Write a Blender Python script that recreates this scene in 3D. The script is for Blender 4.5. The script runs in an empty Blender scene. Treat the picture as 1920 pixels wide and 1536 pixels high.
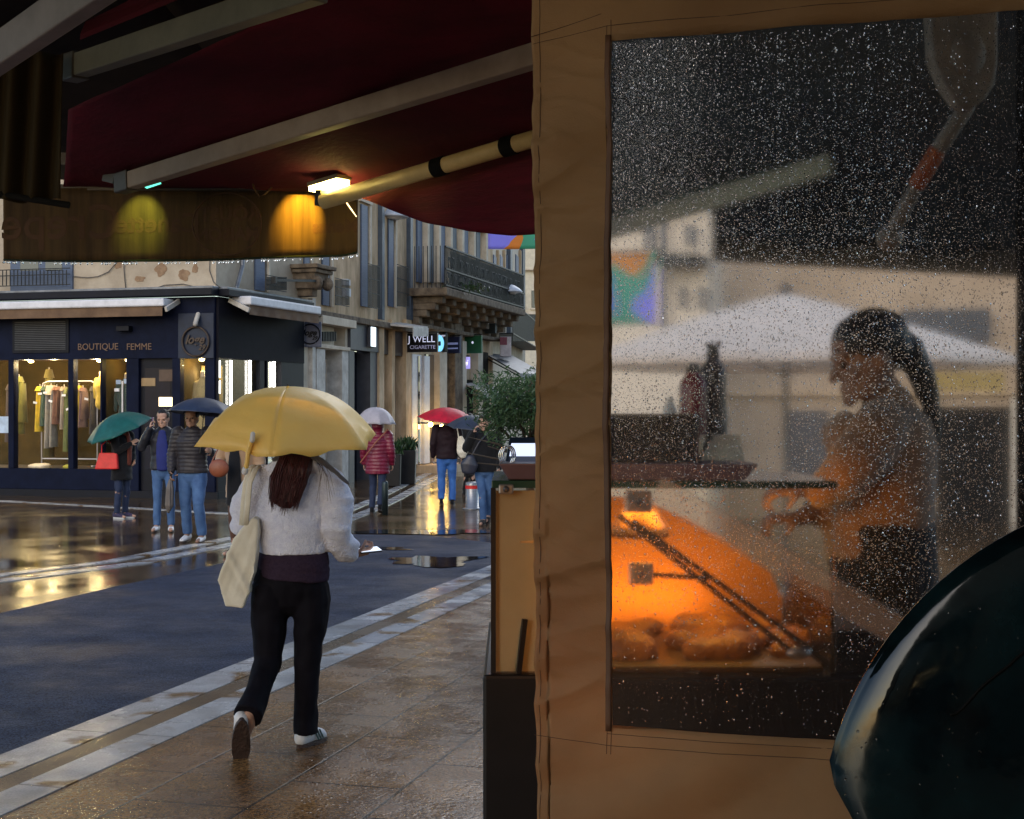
import bpy, math, random
from mathutils import Vector, Matrix, noise
random.seed(7)
R = math.radians
S = bpy.context.scene
COL = S.collection
# ---------------------------------------------------------------- camera
F = 2667.0; CH = 1.75
cam = bpy.data.cameras.new("camera"); camo = bpy.data.objects.new("camera", cam); COL.objects.link(camo)
cam.lens = 50.0; cam.sensor_width = 36.0; cam.clip_start = 0.05; cam.clip_end = 1500
camo.location = (0, 0, CH); camo.rotation_euler = (R(90), 0, 0)
S.camera = camo
# ---------------------------------------------------------------- world, sun, exposure
SUN_EL, SUN_ROT = R(28), R(200)
w = bpy.data.worlds.new("World"); S.world = w; w.use_nodes = True
nt = w.node_tree; nt.nodes.clear()
sky = nt.nodes.new("ShaderNodeTexSky"); sky.sky_type = 'NISHITA'; sky.sun_disc = False
sky.sun_elevation = SUN_EL; sky.sun_rotation = SUN_ROT; sky.dust_density = 1.5; sky.air_density = 1.2; sky.ozone_density = 2.5
bg = nt.nodes.new("ShaderNodeBackground"); bg.inputs[1].default_value = 0.15
out = nt.nodes.new("ShaderNodeOutputWorld")
nt.links.new(sky.outputs[0], bg.inputs[0]); nt.links.new(bg.outputs[0], out.inputs[0])
sl = bpy.data.lights.new("sun", 'SUN'); sl.energy = 0.9; sl.angle = R(40); sl.color = (1.0, .98, .95)
so = bpy.data.objects.new("sun", sl); COL.objects.link(so)
so.rotation_euler = (R(90) - SUN_EL, 0, R(180) - SUN_ROT + R(180)); so.location = (0, 0, 30)
S.view_settings.view_transform = 'Standard'; S.view_settings.look = 'None'
S.view_settings.exposure = 0.65; S.view_settings.gamma = 1.0
S.render.engine = 'CYCLES'
S.cycles.use_denoising = True
S.cycles.max_bounces = 10; S.cycles.transparent_max_bounces = 16; S.cycles.transmission_bounces = 8
S.cycles.diffuse_bounces = 4; S.cycles.glossy_bounces = 4
S.cycles.sample_clamp_indirect = 4.0
S.cycles.caustics_refractive = False

# ---------------------------------------------------------------- pixel -> world
def P(px, py, D): return Vector(((px - 960) / F * D, D, CH + (768 - py) / F * D))
def DG(py): return F * CH / (py - 768)
def G(px, py, z=0.0):
    D = F * (CH - z) / (py - 768); return Vector(((px - 960) / F * D, D, z))

# ---------------------------------------------------------------- materials
MATS = {}
def M(name, col, rough=.6, var=.18, scale=6.0, bump=0.0, bscale=None, metal=0.0, coat=0.0, emit=None, estr=0.0,
      col2=None, stretch=None, transl=0.0, rvar=0.0, spec=.5, sheen=0.0, contrast=(0.35, 0.65)):
    if name in MATS: return MATS[name]
    m = bpy.data.materials.new(name); m.use_nodes = True; MATS[name] = m
    t = m.node_tree; n = t.nodes; L = t.links; b = n["Principled BSDF"]
    tc = n.new("ShaderNodeTexCoord"); src = tc.outputs["Object"]
    if stretch:
        mp = n.new("ShaderNodeMapping"); mp.inputs["Scale"].default_value = stretch; L.new(src, mp.inputs[0]); src = mp.outputs[0]
    nz = n.new("ShaderNodeTexNoise"); nz.inputs["Scale"].default_value = scale; nz.inputs["Detail"].default_value = 6
    nz.inputs["Roughness"].default_value = .65
    L.new(src, nz.inputs["Vector"])
    cr = n.new("ShaderNodeValToRGB"); cr.color_ramp.elements[0].position, cr.color_ramp.elements[1].position = contrast
    c2 = col2 if col2 else tuple(max(0, min(1, c * (1 + var))) for c in col)
    c1 = col if col2 else tuple(c * (1 - var) for c in col)
    cr.color_ramp.elements[0].color = (*c1, 1); cr.color_ramp.elements[1].color = (*c2, 1)
    L.new(nz.outputs[0], cr.inputs[0]); L.new(cr.outputs[0], b.inputs["Base Color"])
    b.inputs["Roughness"].default_value = rough; b.inputs["Metallic"].default_value = metal
    b.inputs["Specular IOR Level"].default_value = .12 if (spec == .5 and max(col) < .035 and rough > .55) else (.25 if spec == .5 and max(col) < .035 and rough > .35 else spec)
    if sheen: b.inputs["Sheen Weight"].default_value = sheen; b.inputs["Sheen Roughness"].default_value = .6
    if coat: b.inputs["Coat Weight"].default_value = coat; b.inputs["Coat Roughness"].default_value = .06
    if rvar:
        mr = n.new("ShaderNodeMapRange"); mr.inputs["From Min"].default_value = .35; mr.inputs["From Max"].default_value = .65
        mr.inputs["To Min"].default_value = max(.02, rough - rvar); mr.inputs["To Max"].default_value = rough + rvar
        L.new(nz.outputs[0], mr.inputs[0]); L.new(mr.outputs[0], b.inputs["Roughness"])
    if bump:
        nb = n.new("ShaderNodeTexNoise"); nb.inputs["Scale"].default_value = bscale or scale * 4; nb.inputs["Detail"].default_value = 4
        L.new(src, nb.inputs["Vector"]); bp = n.new("ShaderNodeBump"); bp.inputs["Strength"].default_value = bump
        bp.inputs["Distance"].default_value = .02
        L.new(nb.outputs[0], bp.inputs["Height"]); L.new(bp.outputs[0], b.inputs["Normal"])
    if emit:
        b.inputs["Emission Color"].default_value = (*emit, 1); b.inputs["Emission Strength"].default_value = estr
    if transl:
        tr = n.new("ShaderNodeBsdfTranslucent"); L.new(cr.outputs[0], tr.inputs[0])
        mx = n.new("ShaderNodeMixShader"); mx.inputs[0].default_value = transl
        L.new(b.outputs[0], mx.inputs[1]); L.new(tr.outputs[0], mx.inputs[2]); L.new(mx.outputs[0], n["Material Output"].inputs[0])
    return m
def EM(name, col, s):
    return M(name, col, .5, .02, emit=col, estr=s)
def glass_mat(name, tint=(1, 1, 1), rough=.02, ior=1.45, boost=1.0):
    if name in MATS: return MATS[name]
    m = bpy.data.materials.new(name); m.use_nodes = True; MATS[name] = m
    t = m.node_tree; n = t.nodes; L = t.links; n.remove(n["Principled BSDF"])
    tr = n.new("ShaderNodeBsdfTransparent"); tr.inputs[0].default_value = (*tint, 1)
    gl = n.new("ShaderNodeBsdfGlossy"); gl.inputs["Roughness"].default_value = rough
    nz = n.new("ShaderNodeTexNoise"); nz.inputs["Scale"].default_value = 1.3
    bp = n.new("ShaderNodeBump"); bp.inputs["Strength"].default_value = .05; L.new(nz.outputs[0], bp.inputs["Height"]); L.new(bp.outputs[0], gl.inputs["Normal"])
    fr = n.new("ShaderNodeFresnel"); fr.inputs[0].default_value = ior
    mx = n.new("ShaderNodeMixShader"); L.new(fr.outputs[0], mx.inputs[0]); L.new(tr.outputs[0], mx.inputs[1]); L.new(gl.outputs[0], mx.inputs[2])
    L.new(mx.outputs[0], n["Material Output"].inputs[0]); return m

# ---------------------------------------------------------------- mesh builder
ORG = {}
def setp(o, label=None, cat=None, group=None, kind=None):
    if label: o["label"] = label
    if cat: o["category"] = cat
    if group: o["group"] = group
    if kind: o["kind"] = kind
    return o
def empty(name, loc, label=None, cat=None, group=None, local=False):
    o = bpy.data.objects.new(name, None); COL.objects.link(o); o.location = loc
    ORG[o.name] = Vector((0, 0, 0)) if local else Vector(loc)
    o.empty_display_size = .1
    return setp(o, label, cat, group)
def link_mesh(name, me, mat, parent, smooth=True):
    o = bpy.data.objects.new(name, me); COL.objects.link(o)
    if mat: me.materials.append(mat)
    if parent is not None:
        o.parent = parent; off = ORG.get(parent.name, Vector())
        if off.length > 0: me.transform(Matrix.Translation(-off))
        ORG[o.name] = off
    else: ORG[o.name] = Vector()
    if smooth:
        for p in me.polygons: p.use_smooth = True
    return o
class MB:
    def __init__(s): s.v = []; s.f = []
    def quad(s, *pts):
        i = len(s.v); s.v += [tuple(p) for p in pts]; s.f.append(tuple(range(i, i + len(pts)))); return s
    def hexa(s, b, t):   # b: 4 bottom, t: 4 top corners
        i = len(s.v); s.v += [tuple(p) for p in b] + [tuple(p) for p in t]
        s.f += [(i+3, i+2, i+1, i), (i+4, i+5, i+6, i+7)] + [(i+k, i+(k+1) % 4, i+4+(k+1) % 4, i+4+k) for k in range(4)]; return s
    def box(s, a, b):
        x0, y0, z0 = a; x1, y1, z1 = b
        if x0 > x1: x0, x1 = x1, x0
        if y0 > y1: y0, y1 = y1, y0
        if z0 > z1: z0, z1 = z1, z0
        return s.hexa([(x0, y0, z0), (x1, y0, z0), (x1, y1, z0), (x0, y1, z0)], [(x0, y0, z1), (x1, y0, z1), (x1, y1, z1), (x0, y1, z1)])
    def bar(s, a, b, w, h, up=Vector((0, 0, 1))):
        a = Vector(a); b = Vector(b); t = (b - a).normalized(); u = t.cross(up)
        if u.length < 1e-4: u = t.cross(Vector((1, 0, 0)))
        u.normalize(); v = u.cross(t).normalized(); u = u * w / 2; v = v * h / 2
        return s.hexa([a-u-v, a+u-v, a+u+v, a-u+v], [b-u-v, b+u-v, b+u+v, b-u+v])
    def tube(s, pts, rad, seg=14, ref=Vector((1, 0, 0)), round_=True, cap=True):
        """pts: centres; rad: r or (ru, rv) per point; ru is along ref."""
        pts = [Vector(p) for p in pts]
        rad = [(r, r) if not isinstance(r, (tuple, list)) else r for r in (rad if isinstance(rad, list) else [rad] * len(pts))]
        n = len(pts); rings = []
        T = [(pts[min(i+1, n-1)] - pts[max(i-1, 0)]).normalized() for i in range(n)]
        if round_:
            t0, t1 = T[0], T[-1]; r0 = min(rad[0]); r1 = min(rad[-1]); P0, P1, R0, R1 = pts[0], pts[-1], rad[0], rad[-1]
            pre = [(P0 - t0 * r0 * math.sin(a), (R0[0]*math.cos(a), R0[1]*math.cos(a)), t0) for a in (R(80), R(55), R(28))]
            post = [(P1 + t1 * r1 * math.sin(a), (R1[0]*math.cos(a), R1[1]*math.cos(a)), t1) for a in (R(28), R(55), R(80))]
            seq = pre + [(pts[i], rad[i], T[i]) for i in range(n)] + post
        else: seq = [(pts[i], rad[i], T[i]) for i in range(n)]
        i0 = len(s.v); prev = None
        for p, r, t in seq:
            rf = ref if prev is None else prev
            u = rf - t * rf.dot(t)
            if u.length < .05: u = Vector((0, 1, 0)) - t * t.y
            u.normalize(); v = t.cross(u); 
            if prev is None or True: prev = u if abs(ref.dot(t)) > .95 else ref
            for k in range(seg):
                a = 2 * math.pi * k / seg; s.v.append(tuple(p + u * math.cos(a) * r[0] + v * math.sin(a) * r[1]))
        m = len(seq)
        for j in range(m - 1):
            for k in range(seg):
                s.f.append((i0+j*seg+k, i0+j*seg+(k+1) % seg, i0+(j+1)*seg+(k+1) % seg, i0+(j+1)*seg+k))
        if cap:
            s.f.append(tuple(i0 + k for k in range(seg))[::-1]); s.f.append(tuple(i0+(m-1)*seg+k for k in range(seg)))
        return s
    def ball(s, c, r, seg=16, rings=10, rot=None):
        r = (r, r, r) if not isinstance(r, (tuple, list)) else r; c = Vector(c); i0 = len(s.v)
        for j in range(1, rings):
            th = math.pi * j / rings
            for k in range(seg):
                a = 2*math.pi*k/seg; q = Vector((r[0]*math.sin(th)*math.cos(a), r[1]*math.sin(th)*math.sin(a), r[2]*math.cos(th)))
                if rot is not None: q = rot @ q
                s.v.append(tuple(c + q))
        q = Vector((0, 0, r[2])); q2 = -q
        if rot is not None: q = rot @ q; q2 = -q
        it = len(s.v); s.v.append(tuple(c + q)); s.v.append(tuple(c + q2))
        for j in range(rings - 2):
            for k in range(seg):
                s.f.append((i0+j*seg+k, i0+(j+1)*seg+k, i0+(j+1)*seg+(k+1) % seg, i0+j*seg+(k+1) % seg))
        for k in range(seg):
            s.f.append((it, i0+k, i0+(k+1) % seg)); s.f.append((it+1, i0+(rings-2)*seg+(k+1) % seg, i0+(rings-2)*seg+k))
        return s
    def lathe(s, c, prof, seg=24):
        c = Vector(c); i0 = len(s.v)
        for r, z in prof:
            for k in range(seg):
                a = 2*math.pi*k/seg; s.v.append((c.x+r*math.cos(a), c.y+r*math.sin(a), c.z+z))
        for j in range(len(prof)-1):
            for k in range(seg): s.f.append((i0+j*seg+k, i0+j*seg+(k+1) % seg, i0+(j+1)*seg+(k+1) % seg, i0+(j+1)*seg+k))
        s.f.append(tuple(i0+k for k in range(seg))[::-1]); s.f.append(tuple(i0+(len(prof)-1)*seg+k for k in range(seg)))
        return s
    def prism(s, pts, d):      # polygon pts (3-D, planar), extruded by vector d
        n = len(pts); i = len(s.v); d = Vector(d); pts = [Vector(p) for p in pts]
        s.v += [tuple(p) for p in pts] + [tuple(p + d) for p in pts]
        s.f.append(tuple(range(i, i+n))); s.f.append(tuple(range(i+2*n-1, i+n-1, -1)))
        for k in range(n): s.f.append((i+k, i+n+k, i+n+(k+1) % n, i+(k+1) % n)[::-1])
        return s
    def grid(s, fn, nu, nv, closed=False):
        i0 = len(s.v)
        for j in range(nv+1):
            for i in range(nu+1): s.v.append(tuple(fn(i/nu, j/nv)))
        for j in range(nv):
            for i in range(nu):
                a = i0+j*(nu+1)+i; s.f.append((a, a+1, a+nu+2, a+nu+1))
        return s
    def mesh(s, name):
        me = bpy.data.meshes.new(name); me.from_pydata(s.v, [], s.f); me.update(); return me
    def build(s, name, mat, parent=None, smooth=False, bevel=0, solid=0, fix=True):
        me = s.mesh(name)
        if fix:
            import bmesh
            bm = bmesh.new(); bm.from_mesh(me); bmesh.ops.recalc_face_normals(bm, faces=bm.faces); bm.to_mesh(me); bm.free()
        o = link_mesh(name, me, mat, parent, smooth)
        if solid:
            md = o.modifiers.new("Solid", 'SOLIDIFY'); md.thickness = solid; md.offset = 0
        if bevel:
            md = o.modifiers.new("Bevel", 'BEVEL'); md.width = bevel; md.segments = 2; md.limit_method = 'ANGLE'
        return o
def blob(mb, name, mat, parent=None, vox=.012, smooth_it=4, disp=None):
    """union of overlapping closed solids as ONE continuous surface"""
    me = mb.mesh("tmp"); o = bpy.data.objects.new("tmp", me); COL.objects.link(o)
    md = o.modifiers.new("r", 'REMESH'); md.mode = 'VOXEL'; md.voxel_size = vox; md.adaptivity = 0
    sm = o.modifiers.new("s", 'SMOOTH'); sm.factor = .5; sm.iterations = smooth_it
    dg = bpy.context.evaluated_depsgraph_get(); dg.update(); e = o.evaluated_get(dg)
    me2 = bpy.data.meshes.new_from_object(e, depsgraph=dg); me2.name = name
    bpy.data.objects.remove(o)
    if disp:
        me2.update(); ns = [v.normal.copy() for v in me2.vertices]
        for v, nn in zip(me2.vertices, ns): v.co += nn * disp(v.co)
    me2.materials.clear()
    return link_mesh(name, me2, mat, parent, True)
def text_part(body, name, mat, parent, origin, u, size, ext=.004, shear=0.0, mirror=False, n=None, bold=0.0):
    """lettering in a vertical plane; u = reading direction in the ground plane, origin = centre (world)"""
    cu = bpy.data.curves.new("t", 'FONT'); cu.body = body; cu.size = size; cu.extrude = ext; cu.align_x = 'CENTER'; cu.align_y = 'CENTER'
    cu.shear = shear; cu.offset = bold; cu.resolution_u = 3
    o = bpy.data.objects.new("t", cu); COL.objects.link(o)
    dg = bpy.context.evaluated_depsgraph_get(); dg.update()
    me = bpy.data.meshes.new_from_object(o.evaluated_get(dg)); bpy.data.objects.remove(o)
    u = Vector((u[0], u[1], 0)).normalized(); nn = Vector((u.y, -u.x, 0))
    sx = -1 if mirror else 1; c = Vector(origin)
    for v in me.vertices:
        x, y, z = v.co; v.co = c + u * (x * sx) + Vector((0, 0, y)) + nn * z
    if mirror: me.flip_normals()
    me.materials.clear(); me.name = name
    return link_mesh(name, me, mat, parent, False)
def copy_tree(o, parent=None):
    c = o.copy(); COL.objects.link(c); ORG[c.name] = ORG.get(o.name, Vector())
    if parent is not None: c.parent = parent
    for ch in [x for x in bpy.data.objects if x.parent == o]: copy_tree(ch, c)
    return c
def lamp(name, loc, col, power, parent=None, size=.05, typ='POINT', rot=None, sx=None, sy=None):
    l = bpy.data.lights.new(name, typ); l.energy = power; l.color = col
    if typ == 'AREA': l.shape = 'RECTANGLE'; l.size = sx; l.size_y = sy
    elif typ == 'SPOT': l.spot_size = R(sx); l.spot_blend = .8; l.shadow_soft_size = size
    else: l.shadow_soft_size = size
    o = bpy.data.objects.new(name, l); COL.objects.link(o)
    if parent is not None: o.parent = parent; o.location = Vector(loc) - ORG.get(parent.name, Vector())
    else: o.location = loc
    if rot: o.rotation_euler = rot
    return o
class Fac:
    """a facade line on the ground between two plan points; pixel columns map onto it"""
    def __init__(s, A, B):
        s.A = Vector((A[0], A[1], 0)); B = Vector((B[0], B[1], 0)); s.len = (B - s.A).length; s.u = (B - s.A).normalized()
        s.n = Vector((s.u.y, -s.u.x, 0))
        if s.n.dot(-s.A) < 0: s.n = -s.n
    def S(s, px): t = (px - 960) / F; return (t * s.A.y - s.A.x) / (s.u.x - t * s.u.y)
    def Y(s, ss): return s.A.y + s.u.y * ss
    def Z(s, px, py): return CH + (768 - py) / F * s.Y(s.S(px))
    def W(s, ss, z, d=0): return s.A + s.u * ss + s.n * d + Vector((0, 0, z))
    def pt(s, px, py, d=0): return s.W(s.S(px), s.Z(px, py), d)
    def sbox(s, mb, s0, s1, z0, z1, d0, d1):
        return mb.hexa([s.W(s0, z0, d0), s.W(s1, z0, d0), s.W(s1, z0, d1), s.W(s0, z0, d1)],
                       [s.W(s0, z1, d0), s.W(s1, z1, d0), s.W(s1, z1, d1), s.W(s0, z1, d1)])
    def box(s, mb, x0, x1, yt, yb, d0, d1, z0=None, z1=None):
        xm = (x0 + x1) / 2
        return s.sbox(mb, s.S(x0), s.S(x1), s.Z(xm, yb) if z0 is None else z0, s.Z(xm, yt) if z1 is None else z1, d0, d1)
def pfac(x0, D0, x1, D1): return Fac(((x0-960)/F*D0, D0), ((x1-960)/F*D1, D1))
# ================================================================= GROUND
def wet_mat(name, c1, c2, joint=None, bs=(1.2, .6), rot=0.0, r0=.06, r1=.4, speck=0.0, wscale=.9, cj=.35, rain=0.0, bumpf=.12, ior=1.38):
    m = bpy.data.materials.new(name); m.use_nodes = True; MATS[name] = m
    t = m.node_tree; n = t.nodes; L = t.links; b = n["Principled BSDF"]
    tc = n.new("ShaderNodeTexCoord"); mp = n.new("ShaderNodeMapping"); mp.inputs["Rotation"].default_value = (0, 0, rot); L.new(tc.outputs["Object"], mp.inputs[0])
    def nz(sc, det=5, rough=.6):
        q = n.new("ShaderNodeTexNoise"); q.inputs["Scale"].default_value = sc; q.inputs["Detail"].default_value = det; q.inputs["Roughness"].default_value = rough
        L.new(mp.outputs[0], q.inputs["Vector"]); return q
    def mr(src, a, b_, c, d):
        q = n.new("ShaderNodeMapRange"); q.inputs[1].default_value = a; q.inputs[2].default_value = b_; q.inputs[3].default_value = c; q.inputs[4].default_value = d
        L.new(src, q.inputs[0]); return q.outputs[0]
    base = n.new("ShaderNodeMixRGB"); base.inputs[1].default_value = (*c1, 1); base.inputs[2].default_value = (*c2, 1)
    big = nz(2.3); L.new(mr(big.outputs[0], .35, .65, 0, 1), base.inputs[0])
    col = base.outputs[0]; h = None
    fine = nz(90 if speck else 45, 3)
    if speck:
        mx = n.new("ShaderNodeMixRGB"); mx.blend_type = 'MULTIPLY'; mx.inputs[0].default_value = 1
        cr = n.new("ShaderNodeCombineColor")
        v = mr(fine.outputs[0], .3, .7, 1 - speck, 1 + speck)
        for k in range(3): L.new(v, cr.inputs[k])
        L.new(col, mx.inputs[1]); L.new(cr.outputs[0], mx.inputs[2]); col = mx.outputs[0]
    if joint is not None:
        br = n.new("ShaderNodeTexBrick"); br.inputs["Scale"].default_value = 1; br.inputs["Brick Width"].default_value = bs[0]; br.inputs["Row Height"].default_value = bs[1]
        br.inputs["Mortar Size"].default_value = .009; br.inputs["Mortar Smooth"].default_value = .3
        br.inputs["Color1"].default_value = (.86, .86, .86, 1); br.inputs["Color2"].default_value = (1.14, 1.1, 1.05, 1); br.inputs["Mortar"].default_value = (cj, cj, cj, 1)
        L.new(mp.outputs[0], br.inputs["Vector"])
        mx = n.new("ShaderNodeMixRGB"); mx.blend_type = 'MULTIPLY'; mx.inputs[0].default_value = 1; L.new(col, mx.inputs[1]); L.new(br.outputs[0], mx.inputs[2]); col = mx.outputs[0]
        h = br.outputs["Fac"]
    L.new(col, b.inputs["Base Color"])
    wet = nz(wscale, 5, .65); rr = mr(wet.outputs[0], .38, .62, r0, r1); L.new(rr, b.inputs["Roughness"])
    b.inputs["IOR"].default_value = ior
    hn = nz(34, 4, .6)
    ad = n.new("ShaderNodeMath"); ad.operation = 'ADD'
    q1 = n.new("ShaderNodeMath"); q1.operation = 'MULTIPLY'; L.new(fine.outputs[0], q1.inputs[0]); L.new(mr(wet.outputs[0], .38, .62, .05, 1.0), q1.inputs[1])
    L.new(q1.outputs[0], ad.inputs[0]); L.new(hn.outputs[0], ad.inputs[1]); hh = ad.outputs[0]
    if rain:     # rain pocks: tiny ring-like ripples in the water film
        vo = n.new("ShaderNodeTexVoronoi"); vo.inputs["Scale"].default_value = 26; L.new(mp.outputs[0], vo.inputs["Vector"])
        q = mr(vo.outputs["Distance"], .0, .25, rain, 0); a2 = n.new("ShaderNodeMath"); a2.operation = 'ADD'; L.new(hh, a2.inputs[0]); L.new(q, a2.inputs[1]); hh = a2.outputs[0]
    if h is not None:
        sb = n.new("ShaderNodeMath"); sb.operation = 'SUBTRACT'; L.new(hh, sb.inputs[0]); L.new(h, sb.inputs[1]); hh = sb.outputs[0]
    bp = n.new("ShaderNodeBump"); bp.inputs["Strength"].default_value = bumpf; bp.inputs["Distance"].default_value = .01
    L.new(hh, bp.inputs["Height"]); L.new(bp.outputs[0], b.inputs["Normal"])
    return m
KR = math.atan2(.965, .262)          # kerb direction
m_stone = wet_mat("wet_brown_stone", (.115, .052, .017), (.24, .125, .048), joint=1, bs=(.95, .55), rot=-KR, r0=.07, r1=.34, wscale=2.2, rain=1.2, cj=.16, speck=.8, bumpf=.32, ior=1.33)
m_square = wet_mat("wet_square_stone", (.045, .026, .012), (.10, .060, .030), joint=1, bs=(1.3, .65), rot=.1, r0=.05, r1=.26, wscale=.5, cj=.35, rain=.2, bumpf=.07)
m_asph = wet_mat("wet_asphalt", (.020, .027, .050), (.038, .048, .080), r0=.42, r1=.70, speck=1.0, wscale=.8, bumpf=.7, ior=1.14)
m_kerb = wet_mat("wet_limestone", (.28, .28, .29), (.50, .51, .53), joint=1, bs=(1.05, 30.0), rot=-KR, r0=.12, r1=.35, speck=.2, wscale=2.0, bumpf=.12)
m_rust = wet_mat("wet_tan_stone", (.075, .045, .024), (.13, .085, .050), joint=1, bs=(.8, 30.0), rot=-KR, r0=.10, r1=.35, speck=.3, bumpf=.12)
# orange stains with shapes of their own on the limestone
def stain(m):
    t = m.node_tree; n = t.nodes; L = t.links; b = n["Principled BSDF"]; src = b.inputs["Base Color"].links[0].from_socket
    tc = n.new("ShaderNodeTexCoord"); nz = n.new("ShaderNodeTexNoise"); nz.inputs["Scale"].default_value = 2.6; nz.inputs["Detail"].default_value = 3; L.new(tc.outputs["Object"], nz.inputs[0])
    cr = n.new("ShaderNodeValToRGB"); cr.color_ramp.elements[0].position = .57; cr.color_ramp.elements[1].position = .66; L.new(nz.outputs[0], cr.inputs[0])
    mx = n.new("ShaderNodeMixRGB"); mx.inputs[2].default_value = (.16, .085, .03, 1); L.new(cr.outputs[0], mx.inputs[0]); L.new(src, mx.inputs[1]); L.new(mx.outputs[0], b.inputs["Base Color"])
stain(m_kerb)

mb = MB(); mb.quad((-90, -40, 0), (90, -40, 0), (90, 140, 0), (-90, 140, 0))
setp(mb.build("ground", m_square), kind="structure", label="wet brown stone paving of the square")
mb = MB()   # asphalt of the carriageway
ap = [(-9, 4.0), (-4.6, 11.6), (-4.39, 12.2), (-3.92, 14.0), (-3.25, 16.3), (-2.75, 18.4), (-2.30, 19.9), (-1.18, 19.75), (-.24, 18.6), (.4, 18.3), (-.90, 13.40), (-2.60, 7.1), (-4.3, .8), (-12, -6), (-30, -6), (-30, 2)]
# follow the near kerb line exactly
kx = lambda y: -2.626 + .268 * (y - 7)
ap = [(-40, 6.0), (-9, 9.2), (-4.39, 12.2), (-3.92, 14.0), (-3.25, 16.3), (-2.75, 18.4), (-2.30, 19.9), (-1.18, 19.75), (-.24, 18.6), (kx(18.0) - .02, 18.0), (kx(13) - .01, 13), (kx(10) - .012, 10), (kx(7) - .01, 7), (kx(3) - .01, 3), (kx(-6), -6), (-40, -6)]
rag = []
for i in range(len(ap)):
    a = Vector(ap[i]); b = Vector(ap[(i+1) % len(ap)]); k = max(1, min(40, int((b-a).length / .12)))
    for j in range(k):
        p = a.lerp(b, j/k); d = .025 * noise.noise(Vector((p.x*5, p.y*5, 1.3))) if p.y < 21 and p.x > -6 else 0
        rag.append((p.x + d * (1 if 18.2 > p.y else 0) * .6, p.y + d, .004))
mb.quad(*rag); setp(mb.build("road", m_asph), kind="structure", label="wet blue grey asphalt of the street", )
def strip(name, mat, off0, off1, y0, y1, z, line=kx, seg=60, label=None):
    mb = MB(); L_ = []
    for k in range(seg + 1):
        y = y0 + (y1 - y0) * k / seg; L_.append(y)
    for a, b in zip(L_[:-1], L_[1:]):
        mb.hexa([(line(a)+off0, a, -.05), (line(a)+off1, a, -.05), (line(b)+off1, b, -.05), (line(b)+off0, b, -.05)],
                [(line(a)+off0, a, z), (line(a)+off1, a, z), (line(b)+off1, b, z), (line(b)+off0, b, z)])
    o = mb.build(name, mat); setp(o, kind="structure", label=label); return o
strip("kerb", m_kerb, 0, .274, -6, 18.4, .010, label="pale limestone kerb band beside the asphalt")
strip("pavement_band", m_rust, .279, .436, -6, 18.4, .007, label="tan stone gutter between the two pale kerb bands")
strip("kerb_inner", m_kerb, .441, .675, -6, 18.4, .010, label="pale limestone band edging the brown pavement")
strip("pavement", m_stone, .680, 6.0, -6, 18.4, .006, seg=1, label="brown stone pavement under the awnings")
fk = [(-12, 9.4), (-8.2, 11.6), (-5.22, 14.5), (-4.26, 16.15), (-3.66, 18.3), (-3.05, 20.6), (-2.62, 22.5), (-2.42, 25.0), (-2.27, 27.9), (-2.1, 33), (-1.7, 44)]
def ribbon(name, mat, pts, w0, w1, z, label):
    mb = MB(); V = [Vector((*p, 0)) for p in pts]; nrm = []
    for i in range(len(V)):
        t = (V[min(i+1, len(V)-1)] - V[max(0, i-1)]).normalized(); nrm.append(Vector((-t.y, t.x, 0)))
    for i in range(len(V)-1):
        a, b, na, nb = V[i], V[i+1], nrm[i], nrm[i+1]; Z = Vector((0, 0, z)); Q = Vector((0, 0, -.05))
        mb.hexa([a+na*w0+Q, a+na*w1+Q, b+nb*w1+Q, b+nb*w0+Q], [a+na*w0+Z, a+na*w1+Z, b+nb*w1+Z, b+nb*w0+Z])
    setp(mb.build(name, mat), kind="structure", label=label)
ribbon("kerb_far", m_kerb, fk, -.13, .10, .010, "pale curved kerb band on the far side of the asphalt")
ribbon("kerb_far_outer", m_kerb, fk, -.62, -.40, .009, "outer pale curved band on the far side of the asphalt") if False else None
ribbon("kerb_far_inner", m_kerb, fk, .30, .50, .010, "inner pale curved band toward the boutique")
ribbon("gutter_by_boutique", m_kerb, [(-14, 27.4), (-9.66, 27.15), (-7.0, 25.4), (-4.8, 23.9), (-3.5, 23.3)], -.10, .10, .009, "narrow pale stone line along the boutique pavement")
def puddle(cx, cy, rx, ry, seed, nm="puddle"):
    mb = MB(); pts = []
    for k in range(96):
        a = 2*math.pi*k/96; r = 1 + .75*noise.noise(Vector((math.cos(a)*1.6+seed, math.sin(a)*1.6, seed)))+.25*noise.noise(Vector((math.cos(a)*5+seed, math.sin(a)*5, seed)))
        pts.append((cx+rx*r*math.cos(a), cy+ry*r*math.sin(a), .0125))
    mb.quad(*pts); return setp(mb.build(nm, m_pud), kind="stuff", label="thin puddle of rain water lying on the asphalt")
m_pud = wet_mat("puddle_water", (.012, .011, .010), (.022, .018, .016), r0=.02, r1=.07, wscale=2, bumpf=.02)
g = G(815, 1053); puddle(g.x, g.y, .52, .55, 3.1)
g = G(690, 1030); puddle(g.x, g.y, .5, .25, 8.7)
g = G(760, 998); puddle(g.x, g.y, 1.1, .35, 1.7)
g = G(250, 1120); puddle(g.x, g.y, .30, .25, 5.2) if False else None

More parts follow.
